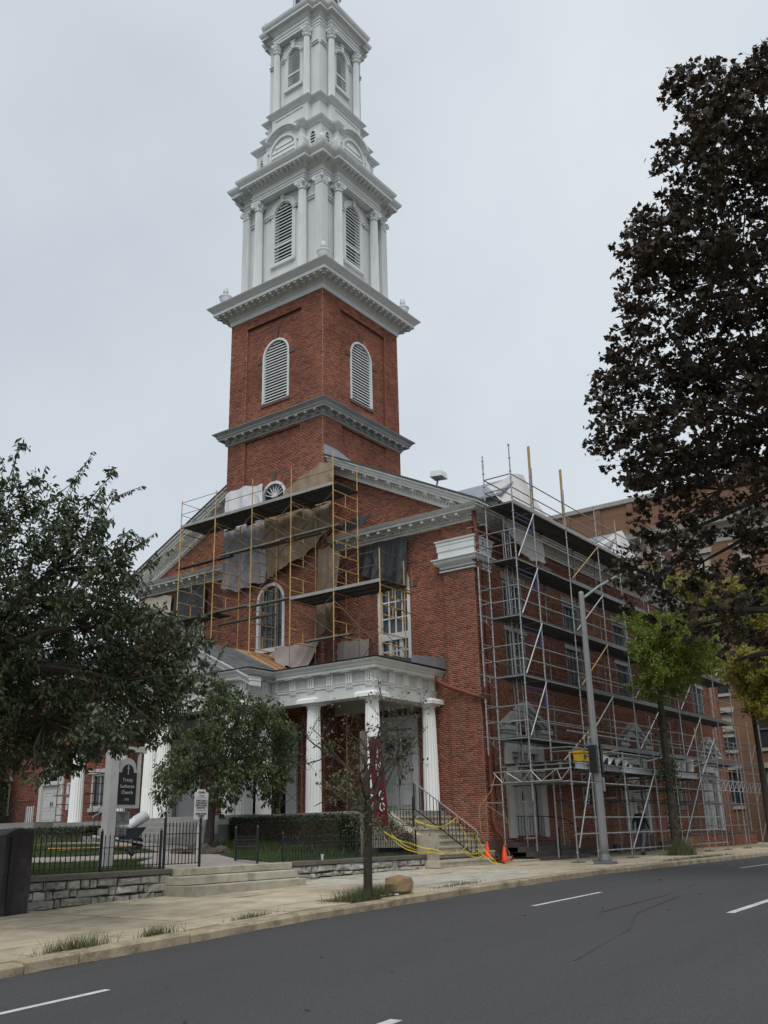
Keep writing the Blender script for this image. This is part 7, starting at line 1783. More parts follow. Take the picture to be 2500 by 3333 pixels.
DOG = [(-6.96, 7.32, 2.13, 0.28), (-6.34, 6.93, 2.43, 0.18), (-5.67, 5.89, 3.28, 0.47), (-6.05, 6.25, 5.82, 0.18), (-5.50, 4.45, 3.51, 0.42), (-6.21, 5.99, 4.76, 0.38), (-7.37, 5.01, 3.21, 0.50), (-5.89, 5.81, 2.98, 0.42), (-6.62, 3.09, 3.99, 0.51), (-7.93, 5.04, 3.38, 0.36), (-6.69, 5.60, 2.62, 0.52), (-7.92, 4.12, 4.10, 0.42), (-7.58, 3.57, 4.19, 0.37), (-8.82, 4.88, 2.16, 0.18), (-7.54, 3.96, 2.56, 0.35), (-8.85, 5.44, 2.64, 0.38), (-7.35, 3.73, 4.50, 0.48), (-8.67, 5.50, 3.31, 0.18), (-6.55, 3.53, 3.85, 0.49), (-7.93, 5.67, 3.02, 0.44), (-6.76, 3.55, 4.49, 0.43), (-7.68, 6.76, 2.34, 0.44), (-8.10, 5.19, 3.20, 0.44), (-5.62, 5.14, 3.95, 0.36), (-6.43, 5.38, 4.99, 0.51), (-6.34, 4.42, 2.34, 0.18), (-6.96, 3.05, 4.08, 0.39), (-6.88, 3.49, 2.82, 0.51), (-6.15, 6.25, 3.81, 0.48), (-5.69, 6.50, 2.02, 0.25), (-4.48, 4.72, 3.85, 0.39), (-6.42, 5.68, 3.00, 0.50), (-5.99, 3.73, 2.65, 0.41), (-7.93, 4.12, 3.82, 0.42), (-6.60, 3.03, 4.41, 0.19), (-7.02, 3.46, 4.70, 0.18), (-7.46, 4.93, 5.25, 0.36), (-6.18, 3.99, 1.94, 0.18), (-5.62, 4.92, 4.22, 0.44), (-7.25, 4.48, 3.41, 0.51), (-7.28, 4.52, 1.86, 0.18), (-6.05, 5.36, 2.42, 0.22), (-7.18, 6.12, 4.20, 0.21), (-5.13, 4.55, 2.02, 0.18), (-5.12, 4.77, 3.01, 0.41), (-6.94, 6.18, 3.83, 0.38), (-4.22, 4.91, 3.42, 0.27), (-6.77, 7.09, 3.44, 0.52), (-6.13, 3.55, 3.33, 0.47), (-6.47, 5.01, 4.12, 0.37), (-6.61, 2.83, 2.95, 0.25), (-6.51, 6.15, 2.53, 0.35), (-5.41, 6.00, 5.40, 0.27), (-8.05, 4.63, 4.04, 0.47), (-6.24, 5.67, 5.65, 0.18), (-5.78, 6.23, 3.39, 0.47), (-4.96, 5.19, 2.41, 0.47), (-6.59, 4.95, 2.15, 0.18), (-6.16, 6.06, 5.09, 0.48), (-6.10, 6.65, 2.98, 0.50), (-7.59, 7.09, 2.13, 0.18), (-5.26, 5.83, 3.82, 0.49), (-8.73, 4.76, 3.80, 0.18), (-7.16, 6.00, 2.72, 0.47), (-6.83, 3.07, 4.74, 0.18), (-5.41, 5.40, 3.28, 0.47), (-6.67, 6.23, 5.08, 0.18), (-6.75, 4.30, 5.05, 0.18), (-7.10, 3.24, 3.08, 0.39), (-6.81, 6.26, 3.02, 0.49), (-5.63, 4.57, 3.77, 0.47), (-5.54, 5.72, 2.92, 0.52), (-6.70, 3.44, 2.56, 0.52), (-6.00, 3.64, 2.28, 0.18), (-5.82, 5.69, 3.79, 0.38), (-7.83, 3.65, 4.54, 0.49), (-6.79, 5.20, 5.29, 0.47), (-8.70, 5.98, 2.31, 0.18), (-7.25, 7.42, 3.27, 0.18), (-6.63, 4.02, 2.62, 0.44), (-6.62, 6.42, 4.48, 0.24), (-6.75, 4.00, 2.91, 0.39), (-8.10, 6.03, 2.99, 0.51), (-5.14, 5.43, 3.50, 0.41), (-6.80, 7.18, 3.72, 0.26), (-7.28, 4.40, 4.44, 0.48), (-7.38, 7.13, 1.74, 0.18), (-7.30, 6.24, 2.78, 0.52), (-5.97, 6.60, 5.04, 0.50), (-6.72, 3.99, 4.59, 0.40), (-6.87, 5.73, 4.57, 0.38), (-6.56, 5.83, 2.29, 0.34), (-7.67, 4.82, 4.97, 0.35), (-6.89, 7.22, 2.73, 0.52), (-5.29, 5.70, 2.58, 0.18), (-6.10, 5.11, 3.46, 0.49), (-6.40, 4.24, 4.35, 0.46), (-7.92, 4.06, 2.32, 0.42), (-4.86, 4.31, 4.34, 0.18), (-5.00, 3.93, 4.01, 0.18), (-7.76, 5.71, 3.55, 0.48), (-4.70, 4.49, 2.71, 0.18), (-7.76, 5.94, 2.48, 0.30), (-5.89, 6.23, 1.74, 0.18), (-7.78, 4.83, 5.44, 0.18), (-5.81, 4.58, 2.16, 0.18), (-7.44, 5.58, 4.71, 0.18), (-6.30, 3.48, 3.68, 0.41), (-5.40, 4.25, 3.15, 0.50), (-8.08, 4.34, 3.82, 0.49), (-7.76, 4.13, 2.60, 0.51), (-7.53, 7.30, 2.70, 0.18), (-5.78, 4.37, 5.04, 0.18), (-6.21, 5.51, 3.98, 0.42), (-6.82, 6.02, 3.24, 0.42), (-6.07, 4.62, 5.06, 0.18), (-7.51, 5.17, 3.56, 0.40), (-6.20, 6.58, 2.32, 0.18), (-6.28, 4.01, 4.31, 0.40), (-4.90, 4.00, 3.70, 0.18), (-6.71, 4.06, 3.56, 0.44), (-8.56, 6.10, 2.89, 0.18), (-6.95, 5.89, 3.97, 0.50), (-5.70, 6.25, 3.82, 0.45), (-6.23, 4.97, 3.18, 0.42), (-6.42, 3.47, 1.75, 0.18), (-6.90, 4.18, 3.98, 0.40), (-5.80, 4.11, 4.58, 0.43), (-8.08, 4.36, 1.98, 0.18), (-7.91, 4.61, 5.64, 0.18), (-7.26, 5.54, 5.25, 0.18), (-6.34, 5.57, 2.18, 0.39)]
GINKGO = [(7.04, -4.13, 6.37, 0.66), (7.25, -4.03, 5.75, 0.28), (9.19, -5.20, 7.84, 0.29), (8.09, -2.58, 8.41, 0.28), (7.55, -5.02, 6.29, 0.28), (6.88, -3.45, 5.75, 0.31), (7.83, -4.26, 8.01, 0.67), (7.24, -5.09, 8.32, 0.73), (5.21, -3.49, 7.20, 0.28), (7.81, -3.90, 8.85, 0.28), (6.44, -4.78, 6.88, 0.57), (8.66, -2.91, 6.71, 0.65), (7.94, -3.07, 8.82, 0.28), (6.42, -4.72, 6.12, 0.53), (5.17, -4.72, 7.87, 0.60), (5.16, -3.83, 6.96, 0.50), (5.88, -4.24, 6.67, 0.69), (7.06, -2.61, 5.98, 0.28), (7.18, -5.47, 7.75, 0.66), (6.75, -4.68, 8.68, 0.28), (6.83, -5.27, 6.56, 0.58), (8.57, -4.87, 7.72, 0.79), (5.81, -4.15, 7.18, 0.67), (5.60, -5.51, 7.33, 0.74), (6.08, -4.45, 7.27, 0.64), (7.41, -4.80, 7.39, 0.75), (7.22, -3.39, 7.95, 0.65), (5.86, -3.50, 8.51, 0.28), (8.11, -5.28, 6.99, 0.63), (6.71, -5.66, 6.19, 0.28), (5.01, -3.50, 8.00, 0.28), (6.68, -4.56, 8.16, 0.54), (6.13, -4.47, 7.59, 0.78), (7.22, -5.81, 7.95, 0.28), (9.26, -4.86, 7.57, 0.68), (5.64, -3.69, 7.45, 0.46), (8.02, -4.87, 8.07, 0.68), (6.42, -5.32, 8.57, 0.28), (8.84, -3.20, 6.19, 0.58), (7.68, -3.12, 8.40, 0.62), (7.97, -5.27, 8.53, 0.28), (6.54, -3.80, 5.51, 0.28), (7.54, -3.02, 6.72, 0.28), (5.92, -3.85, 6.81, 0.62), (7.30, -4.89, 7.03, 0.79), (8.22, -3.36, 8.08, 0.61), (8.72, -3.84, 7.62, 0.61), (6.32, -4.48, 6.70, 0.70), (6.88, -4.87, 8.25, 0.54), (8.24, -2.37, 6.47, 0.28), (5.94, -6.26, 6.56, 0.28), (7.00, -4.45, 5.81, 0.28), (7.72, -4.55, 6.71, 0.71), (8.88, -4.10, 6.25, 0.28), (6.04, -5.19, 7.68, 0.58), (7.88, -4.60, 6.41, 0.42), (6.17, -4.33, 6.97, 0.62), (5.97, -4.25, 8.36, 0.28), (6.32, -5.68, 7.88, 0.53), (9.18, -5.20, 7.46, 0.34), (8.28, -4.90, 7.20, 0.57), (6.65, -3.38, 6.14, 0.62), (8.00, -3.38, 8.46, 0.52), (7.04, -2.98, 7.02, 0.28), (7.51, -5.56, 6.60, 0.33), (8.61, -4.10, 7.85, 0.62), (7.68, -4.22, 6.62, 0.56), (7.29, -2.43, 8.82, 0.28), (5.33, -3.60, 5.63, 0.28), (7.33, -3.49, 6.20, 0.61), (5.38, -4.45, 6.27, 0.68), (8.00, -3.85, 6.20, 0.65), (7.75, -5.19, 8.77, 0.28), (6.48, -6.04, 8.11, 0.28), (5.91, -3.82, 7.30, 0.67)]
TREE2 = [(19.53, -4.52, 7.05, 0.66), (16.67, -4.07, 8.10, 0.50), (17.05, -6.24, 7.40, 0.34), (16.91, -5.32, 6.15, 0.77), (17.88, -3.57, 6.65, 0.34), (16.83, -4.53, 5.64, 0.34), (18.32, -5.60, 5.74, 0.34), (19.91, -4.66, 5.67, 0.34), (17.80, -4.81, 5.68, 0.45), (16.91, -5.42, 6.45, 0.80), (17.49, -6.05, 6.61, 0.34), (19.54, -3.82, 8.76, 0.34), (17.07, -5.39, 5.73, 0.66), (17.62, -3.45, 8.49, 0.34), (16.43, -4.89, 7.78, 0.78), (16.56, -5.61, 7.07, 0.66), (18.11, -5.49, 6.81, 0.73), (16.50, -3.56, 7.90, 0.40), (17.86, -5.33, 7.56, 0.73), (16.69, -5.11, 7.58, 0.91), (19.54, -4.04, 7.93, 0.91), (17.50, -4.30, 6.73, 0.81), (19.63, -5.27, 7.32, 0.75), (18.22, -5.63, 7.46, 0.59), (17.59, -2.89, 7.82, 0.34), (17.36, -3.76, 6.92, 0.34), (19.08, -5.29, 6.38, 0.71), (18.86, -4.00, 7.31, 0.69), (16.55, -5.29, 7.28, 0.82), (17.54, -5.69, 7.82, 0.34), (18.80, -2.70, 7.69, 0.34), (18.27, -3.65, 7.63, 0.65), (17.89, -4.23, 6.05, 0.38), (19.54, -2.92, 7.53, 0.39), (17.31, -4.09, 7.81, 0.83), (18.69, -5.73, 6.39, 0.34), (16.30, -5.07, 5.81, 0.72), (16.54, -4.13, 6.22, 0.34), (18.72, -4.17, 6.48, 0.76), (18.05, -3.90, 6.98, 0.75), (17.98, -4.84, 6.48, 0.82), (19.68, -4.12, 8.67, 0.34), (19.38, -2.97, 7.94, 0.72), (18.08, -4.56, 6.82, 0.65), (16.95, -5.35, 7.66, 0.59), (19.04, -3.73, 7.57, 0.94), (19.95, -5.61, 7.41, 0.34), (16.67, -4.39, 8.05, 0.65), (20.32, -5.23, 6.26, 0.34), (16.84, -5.20, 7.98, 0.34), (17.14, -5.56, 7.96, 0.34), (18.90, -5.32, 5.52, 0.34), (18.04, -3.94, 8.69, 0.34), (17.27, -4.99, 7.07, 0.66), (18.28, -3.73, 6.11, 0.34), (18.65, -4.37, 7.48, 0.73), (19.31, -4.19, 5.60, 0.34), (17.69, -5.33, 6.90, 0.80), (17.58, -3.62, 7.99, 0.71), (17.94, -5.49, 5.93, 0.72), (15.86, -3.43, 7.88, 0.34), (18.44, -3.91, 6.40, 0.58)]
TREE3 = [(24.74, 0.82, 13.94, 1.03), (29.96, -2.81, 11.44, 1.00), (30.08, 0.62, 12.32, 0.42), (30.64, -3.69, 11.82, 0.42), (26.28, -0.48, 12.74, 1.02), (31.07, -3.69, 13.16, 0.42), (29.21, -0.75, 12.35, 0.99), (25.02, 2.49, 14.41, 0.42), (28.35, 2.33, 15.47, 0.59), (26.64, -2.48, 10.82, 1.18), (28.77, -3.56, 9.88, 0.42), (28.15, -0.31, 12.56, 1.03), (29.44, -0.76, 11.56, 0.85), (30.09, -3.29, 13.15, 1.01), (26.23, 0.14, 14.00, 1.02), (30.00, -2.44, 12.95, 1.16), (27.65, -1.02, 12.76, 0.81), (23.44, 2.10, 14.85, 0.42), (30.34, -3.57, 14.25, 0.42), (25.53, -2.64, 13.87, 0.42), (29.24, -1.47, 10.61, 0.42), (26.96, -0.66, 14.02, 0.68), (25.81, -2.97, 11.45, 1.15), (26.52, -2.61, 12.39, 0.92), (25.95, 0.04, 12.46, 0.42), (27.42, 0.54, 13.60, 1.09), (27.78, -3.25, 13.12, 1.08), (28.16, -3.03, 10.51, 0.97), (27.97, 4.41, 16.40, 0.42), (29.72, -1.20, 14.09, 1.01), (26.50, -0.95, 11.21, 0.60), (26.00, -3.53, 13.36, 0.92), (30.73, -1.77, 13.93, 1.01), (28.12, 2.99, 15.80, 0.51), (25.18, -1.61, 12.91, 0.85), (31.28, -2.92, 12.60, 0.86), (25.83, -0.35, 14.44, 0.42), (29.41, -4.15, 13.51, 0.42), (30.53, -3.07, 14.80, 0.42), (26.24, -4.24, 10.42, 0.56), (26.65, 0.70, 14.67, 0.46), (28.63, 2.43, 14.19, 0.42), (30.23, -1.14, 12.02, 0.91), (30.51, -2.13, 15.02, 0.42), (31.36, -2.17, 10.40, 0.42), (24.73, -2.06, 13.66, 0.42), (25.75, 0.80, 13.59, 0.83), (26.31, 2.39, 13.94, 0.42), (30.00, -1.10, 13.27, 0.94), (28.27, -2.37, 10.32, 0.57), (25.46, 0.53, 12.86, 0.42), (28.26, -3.01, 11.77, 0.85), (23.86, 1.43, 13.99, 0.88), (26.90, 3.80, 15.20, 0.42), (28.26, -1.07, 10.69, 0.42)]
MAPLE = [(-8.47, -11.29, 17.93, 0.24), (-5.91, -11.36, 6.25, 0.59), (-7.41, -14.52, 13.43, 0.65), (-3.74, -12.60, 11.16, 0.57), (-7.04, -12.28, 12.07, 0.54), (-5.76, -10.99, 8.87, 0.61), (-4.57, -12.72, 13.56, 0.61), (-8.67, -10.92, 12.63, 0.48), (-10.32, -13.02, 14.17, 0.46), (-8.03, -11.01, 14.53, 0.59), (-9.46, -13.44, 15.53, 0.56), (-5.36, -11.90, 9.96, 0.56), (-8.31, -9.27, 6.61, 0.58), (-7.70, -14.02, 11.37, 0.45), (-5.00, -9.68, 9.64, 0.63), (-6.50, -13.82, 14.27, 0.46), (-10.67, -12.67, 13.64, 0.60), (-5.43, -11.27, 14.35, 0.63), (-8.74, -15.30, 12.58, 0.24), (-9.80, -12.75, 16.24, 0.54), (-6.77, -12.74, 5.08, 0.49), (-7.07, -13.52, 10.45, 0.62), (-7.27, -12.08, 10.81, 0.57), (-3.99, -11.60, 8.00, 0.66), (-5.49, -9.17, 7.20, 0.52), (-6.04, -14.90, 16.44, 0.64), (-8.90, -15.03, 17.40, 0.56), (-6.81, -12.18, 13.18, 0.47), (-11.05, -15.14, 14.66, 0.57), (-3.11, -8.03, 6.93, 0.65), (-5.24, -11.31, 13.50, 0.63), (-6.76, -9.86, 5.64, 0.52), (-9.46, -12.97, 12.02, 0.59), (-5.35, -15.00, 16.18, 0.45), (-8.37, -8.75, 10.00, 0.44), (-7.68, -12.47, 14.70, 0.45), (-7.53, -14.37, 12.62, 0.51), (-9.83, -14.63, 16.55, 0.62), (-7.45, -10.96, 11.06, 0.67), (-6.84, -10.16, 8.43, 0.64), (-9.88, -11.16, 13.30, 0.57), (-5.44, -11.34, 7.36, 0.66), (-7.30, -12.31, 17.39, 0.59), (-2.24, -11.99, 8.30, 0.65), (-6.72, -11.48, 11.80, 0.46), (-7.00, -10.82, 15.62, 0.53), (-6.81, -12.28, 10.60, 0.61), (-8.62, -13.76, 13.87, 0.46), (-6.08, -8.84, 7.83, 0.57), (-8.09, -13.53, 12.11, 0.64), (-7.02, -9.78, 10.46, 0.57), (-5.73, -11.63, 12.17, 0.45), (-3.76, -13.01, 10.43, 0.45), (-4.23, -10.57, 6.20, 0.67), (-7.43, -12.47, 13.98, 0.64), (-6.71, -8.07, 12.14, 0.24), (-6.40, -9.75, 13.59, 0.46), (-7.95, -11.84, 8.09, 0.67), (-7.70, -14.18, 7.80, 0.26), (-10.15, -10.91, 13.89, 0.31), (-8.50, -13.64, 15.49, 0.62), (-6.53, -9.84, 14.38, 0.49), (-8.54, -10.51, 11.55, 0.48), (-4.47, -9.12, 6.79, 0.59), (-7.22, -11.60, 14.72, 0.65), (-5.26, -9.15, 8.78, 0.46), (-7.96, -11.31, 12.28, 0.62), (-5.43, -10.55, 4.62, 0.24), (-8.96, -10.89, 9.27, 0.48), (-3.51, -11.01, 8.66, 0.61), (-6.38, -12.07, 14.12, 0.59), (-4.58, -8.49, 10.37, 0.62), (-3.06, -11.38, 6.08, 0.55), (-2.42, -9.69, 5.92, 0.53), (-5.58, -10.02, 13.57, 0.55), (-3.30, -13.00, 7.04, 0.24), (-6.40, -10.17, 4.69, 0.24), (-9.03, -9.96, 9.50, 0.51), (-8.90, -15.39, 16.84, 0.49), (-7.74, -13.67, 11.75, 0.51), (-4.38, -13.46, 14.27, 0.61), (-9.68, -13.32, 13.47, 0.59), (-7.02, -9.25, 5.28, 0.24), (-7.69, -15.63, 15.62, 0.24), (-7.03, -10.87, 16.12, 0.60), (-5.66, -12.86, 15.79, 0.45), (-6.61, -9.03, 11.72, 0.63), (-10.38, -12.05, 12.98, 0.53), (-5.36, -13.66, 7.75, 0.24), (-3.99, -14.18, 10.58, 0.24), (-6.84, -11.77, 10.04, 0.64), (-4.65, -10.51, 13.57, 0.52), (-7.96, -12.86, 10.83, 0.61), (-5.64, -10.09, 11.92, 0.53), (-6.79, -11.16, 6.53, 0.62), (-8.11, -14.05, 12.66, 0.59), (-3.48, -9.76, 9.84, 0.66), (-3.81, -13.65, 9.66, 0.53), (-7.10, -14.52, 15.43, 0.52), (-6.41, -14.30, 9.14, 0.24), (-10.89, -14.35, 14.78, 0.56), (-6.61, -15.09, 14.71, 0.59), (-4.66, -9.91, 8.74, 0.59), (-4.72, -8.10, 11.99, 0.53), (-6.08, -13.25, 8.68, 0.56), (-9.43, -12.48, 14.94, 0.59), (-10.03, -12.09, 12.38, 0.64), (-3.75, -11.89, 9.09, 0.65), (-7.35, -13.74, 18.78, 0.63), (-7.80, -13.00, 17.88, 0.56), (-8.94, -14.63, 14.97, 0.51), (-3.05, -11.36, 11.32, 0.65), (-8.68, -11.94, 17.40, 0.55), (-5.28, -7.07, 11.01, 0.24), (-2.95, -9.91, 9.12, 0.61), (-6.42, -9.30, 11.35, 0.59), (-6.55, -14.72, 13.24, 0.65), (-9.86, -13.36, 12.57, 0.64), (-7.22, -10.31, 5.09, 0.61), (-5.98, -9.31, 14.33, 0.67), (-4.31, -10.49, 7.89, 0.60), (-6.01, -8.36, 12.86, 0.49), (-7.10, -8.40, 5.90, 0.24), (-3.67, -13.34, 10.99, 0.60), (-6.54, -9.75, 10.01, 0.59), (-9.88, -12.33, 16.94, 0.52), (-6.50, -9.20, 16.04, 0.24), (-11.29, -11.81, 14.40, 0.29), (-7.62, -11.39, 9.51, 0.47), (-2.74, -12.05, 10.80, 0.63), (-6.89, -14.15, 12.36, 0.58), (-6.87, -9.98, 7.19, 0.64), (-6.02, -13.40, 11.63, 0.54), (-10.29, -12.35, 14.43, 0.46), (-10.92, -12.71, 14.29, 0.66), (-6.65, -13.42, 17.80, 0.55), (-10.04, -11.77, 15.02, 0.60), (-5.51, -14.03, 16.13, 0.45), (-7.77, -13.46, 16.48, 0.57), (-7.68, -13.29, 18.74, 0.47), (-4.09, -7.75, 8.85, 0.24), (-9.06, -13.75, 16.58, 0.62), (-8.69, -15.26, 15.53, 0.55), (-6.21, -8.17, 11.86, 0.60), (-9.55, -12.34, 14.05, 0.52), (-4.99, -8.94, 11.05, 0.66), (-6.05, -10.24, 6.53, 0.56), (-8.05, -11.67, 17.56, 0.36), (-9.09, -13.26, 10.71, 0.55), (-8.49, -14.81, 13.57, 0.56), (-6.89, -12.19, 11.28, 0.52), (-4.48, -9.38, 11.68, 0.62), (-6.67, -11.00, 10.67, 0.63), (-5.93, -13.36, 14.33, 0.48), (-4.55, -11.35, 10.55, 0.65), (-8.58, -14.70, 10.74, 0.56), (-8.54, -13.05, 16.80, 0.65), (-8.36, -11.25, 9.38, 0.51), (-9.44, -14.64, 15.66, 0.58), (-7.36, -12.85, 5.79, 0.58), (-9.46, -10.50, 11.36, 0.45), (-4.86, -9.20, 12.24, 0.50), (-7.36, -10.87, 5.58, 0.64), (-3.60, -11.56, 10.23, 0.58), (-9.50, -13.53, 16.11, 0.48), (-6.95, -15.94, 18.26, 0.25), (-3.65, -8.55, 5.60, 0.24), (-6.87, -15.39, 17.54, 0.58), (-6.69, -8.38, 11.20, 0.60), (-9.37, -9.65, 11.54, 0.24), (-6.76, -11.36, 16.00, 0.57), (-6.89, -10.68, 10.91, 0.47), (-7.09, -8.85, 10.03, 0.53), (-7.59, -9.58, 14.68, 0.43), (-9.84, -11.50, 14.66, 0.24), (-5.72, -9.60, 8.07, 0.60), (-7.01, -11.45, 11.01, 0.53), (-6.57, -14.23, 10.26, 0.63), (-8.03, -10.29, 11.24, 0.56), (-9.26, -12.96, 17.32, 0.24), (-10.60, -13.58, 14.25, 0.47), (-5.61, -11.83, 15.45, 0.59), (-8.78, -11.83, 16.28, 0.55), (-4.74, -10.04, 13.07, 0.50), (-8.78, -13.55, 14.90, 0.45), (-9.29, -12.89, 16.85, 0.54), (-9.45, -11.16, 14.62, 0.24), (-3.58, -12.93, 8.72, 0.58), (-7.08, -9.11, 8.72, 0.66), (-5.53, -14.38, 11.29, 0.42), (-6.37, -8.24, 10.13, 0.65), (-5.95, -13.59, 16.16, 0.67), (-8.61, -11.59, 15.59, 0.53), (-10.56, -15.93, 14.39, 0.24), (-5.13, -8.84, 13.16, 0.57), (-5.32, -7.51, 10.21, 0.24), (-3.62, -9.63, 8.20, 0.53), (-9.24, -13.29, 14.37, 0.52), (-4.89, -7.23, 7.52, 0.24), (-6.37, -12.77, 8.75, 0.56), (-10.88, -12.21, 15.88, 0.60), (-8.74, -11.31, 12.59, 0.55), (-8.75, -13.62, 13.24, 0.64), (-10.11, -10.23, 12.08, 0.24), (-8.73, -11.98, 9.75, 0.46), (-9.42, -14.41, 14.23, 0.66), (-6.67, -11.76, 4.62, 0.24), (-8.58, -12.47, 14.64, 0.49), (-6.51, -12.97, 11.14, 0.56), (-5.81, -12.42, 13.49, 0.61), (-9.03, -10.49, 14.00, 0.67), (-5.49, -13.34, 7.22, 0.57), (-9.67, -10.29, 11.86, 0.53), (-7.15, -11.73, 4.99, 0.46), (-6.40, -11.43, 9.31, 0.64), (-3.37, -9.52, 10.98, 0.45), (-4.65, -10.07, 13.75, 0.51), (-10.73, -13.30, 14.34, 0.63), (-4.10, -10.94, 8.93, 0.55), (-9.30, -9.94, 10.73, 0.65), (-8.22, -10.91, 13.72, 0.52), (-9.38, -13.29, 16.96, 0.39), (-7.86, -8.88, 8.73, 0.24), (-7.16, -12.63, 12.00, 0.45), (-6.55, -8.67, 9.49, 0.55), (-7.34, -10.90, 8.84, 0.58), (-8.32, -12.30, 9.63, 0.57), (-4.47, -8.55, 10.82, 0.59), (-8.22, -14.90, 11.52, 0.35), (-6.04, -12.25, 16.86, 0.56), (-10.47, -11.04, 12.63, 0.67), (-6.97, -12.01, 8.35, 0.60), (-5.26, -8.97, 12.42, 0.63), (-5.09, -7.80, 6.92, 0.53), (-7.93, -11.65, 13.22, 0.49), (-6.62, -11.14, 11.99, 0.53), (-7.86, -13.11, 12.75, 0.53), (-9.88, -11.98, 17.37, 0.24), (-7.05, -11.74, 13.99, 0.62), (-8.33, -10.77, 14.87, 0.66), (-11.68, -13.15, 15.58, 0.24), (-5.31, -7.94, 12.80, 0.54), (-9.36, -11.91, 11.76, 0.51), (-8.24, -10.10, 9.02, 0.61), (-6.29, -8.85, 12.92, 0.60), (-7.82, -11.09, 9.18, 0.49), (-7.55, -12.98, 13.50, 0.58), (-4.82, -12.14, 10.87, 0.56), (-5.63, -10.79, 9.37, 0.62), (-10.21, -14.28, 16.56, 0.28), (-9.44, -13.20, 14.78, 0.58), (-8.55, -14.82, 15.77, 0.63), (-8.35, -12.16, 14.40, 0.63), (-11.84, -14.19, 15.27, 0.24), (-3.69, -7.09, 8.37, 0.24), (-9.03, -12.84, 16.34, 0.61), (-3.53, -13.56, 10.50, 0.61), (-11.31, -13.89, 15.08, 0.46), (-7.83, -10.67, 8.85, 0.56), (-5.05, -8.95, 9.34, 0.63), (-4.98, -9.95, 14.40, 0.49), (-8.38, -11.03, 9.82, 0.58), (-2.09, -10.08, 5.67, 0.57), (-5.34, -11.97, 13.45, 0.63), (-4.43, -9.13, 9.80, 0.58), (-3.48, -10.35, 10.73, 0.67), (-8.03, -12.96, 11.88, 0.61), (-6.55, -8.93, 8.43, 0.49), (-6.60, -11.26, 12.83, 0.65), (-4.75, -10.91, 9.58, 0.56), (-7.64, -11.36, 9.86, 0.66), (-6.17, -13.15, 15.93, 0.56), (-10.01, -12.63, 15.73, 0.60), (-6.65, -7.98, 11.22, 0.24), (-7.20, -12.67, 14.63, 0.56), (-11.13, -11.61, 14.06, 0.24), (-5.51, -11.50, 9.27, 0.66), (-8.09, -9.39, 14.00, 0.24), (-5.54, -15.35, 16.55, 0.36), (-9.19, -10.24, 12.91, 0.50), (-6.84, -11.47, 12.25, 0.45), (-7.70, -11.55, 7.24, 0.48), (-6.46, -14.08, 11.25, 0.55), (-7.67, -11.86, 12.59, 0.54), (-8.27, -13.14, 9.76, 0.61), (-7.75, -14.23, 16.45, 0.62), (-5.32, -10.71, 11.75, 0.60), (-5.04, -13.74, 11.38, 0.46), (-9.78, -11.50, 12.33, 0.65), (-8.98, -13.65, 10.68, 0.51), (-8.18, -10.44, 8.82, 0.66), (-5.42, -11.56, 12.95, 0.53), (-9.88, -14.31, 12.72, 0.62), (-5.64, -7.52, 12.28, 0.24), (-7.45, -9.06, 10.26, 0.66), (-8.58, -11.84, 15.20, 0.48), (-4.12, -12.00, 12.33, 0.47), (-7.68, -12.57, 11.27, 0.45), (-10.02, -11.83, 12.72, 0.58), (-7.37, -9.27, 12.90, 0.54), (-10.85, -15.78, 15.52, 0.24), (-6.99, -10.45, 12.27, 0.55), (-9.92, -10.78, 12.64, 0.50), (-8.25, -10.02, 15.10, 0.28), (-6.14, -11.76, 9.44, 0.57), (-8.25, -11.43, 10.81, 0.64), (-7.95, -9.64, 8.64, 0.64), (-2.12, -11.21, 7.65, 0.56), (-3.13, -10.59, 11.05, 0.61), (-8.12, -12.33, 18.28, 0.58), (-9.44, -12.49, 11.35, 0.46), (-8.56, -12.94, 14.58, 0.63), (-9.87, -11.09, 12.60, 0.57), (-3.86, -7.67, 6.27, 0.26), (-7.90, -13.83, 17.74, 0.54), (-5.67, -7.70, 10.76, 0.52), (-8.88, -12.25, 18.20, 0.24), (-3.88, -8.00, 7.34, 0.62), (-9.98, -11.77, 15.49, 0.24), (-5.72, -11.94, 9.08, 0.49), (-7.32, -12.37, 16.87, 0.46), (-5.32, -9.95, 12.50, 0.64), (-10.79, -11.96, 16.29, 0.24), (-7.29, -10.33, 10.84, 0.58), (-8.60, -12.34, 12.49, 0.60), (-2.35, -13.10, 9.56, 0.50), (-10.39, -14.67, 15.52, 0.66), (-8.56, -14.86, 10.29, 0.24), (-11.43, -12.69, 14.32, 0.65), (-9.19, -12.15, 13.05, 0.47), (-4.98, -9.06, 9.93, 0.49), (-8.75, -11.54, 12.89, 0.47), (-4.05, -8.55, 8.74, 0.47), (-6.55, -12.97, 8.22, 0.52), (-4.69, -12.98, 5.96, 0.24), (-8.51, -12.09, 10.50, 0.47), (-8.62, -12.27, 9.86, 0.52)]
# ------------------------------------------------------------------ trees and shrubs
LEAF_OVAL = (np.array([(0, 0, 0), (.30, .25, .05), (.65, .22, .04), (1, 0, -.10), (.65, -.22, .04), (.30, -.25, .05)]), [(0, 1, 5), (1, 2, 5), (5, 2, 4), (2, 3, 4)])
LEAF_LONG = (np.array([(0, 0, 0), (.30, .20, .04), (.65, .17, .0), (1, 0, -.18), (.65, -.17, .0), (.30, -.20, .04)]), [(0, 1, 5), (1, 2, 5), (5, 2, 4), (2, 3, 4)])
LEAF_KITE = (np.array([(0, 0, 0), (.5, .36, .06), (1, 0, -.05), (.5, -.36, .06)]), [(0, 1, 2), (0, 2, 3)])
_mp = [(0, 0), (.08, .30), (.02, .52), (.36, .38), (.52, .50), (.60, .24), (1.0, 0), (.60, -.24), (.52, -.50), (.36, -.38), (.02, -.52), (.08, -.30)]
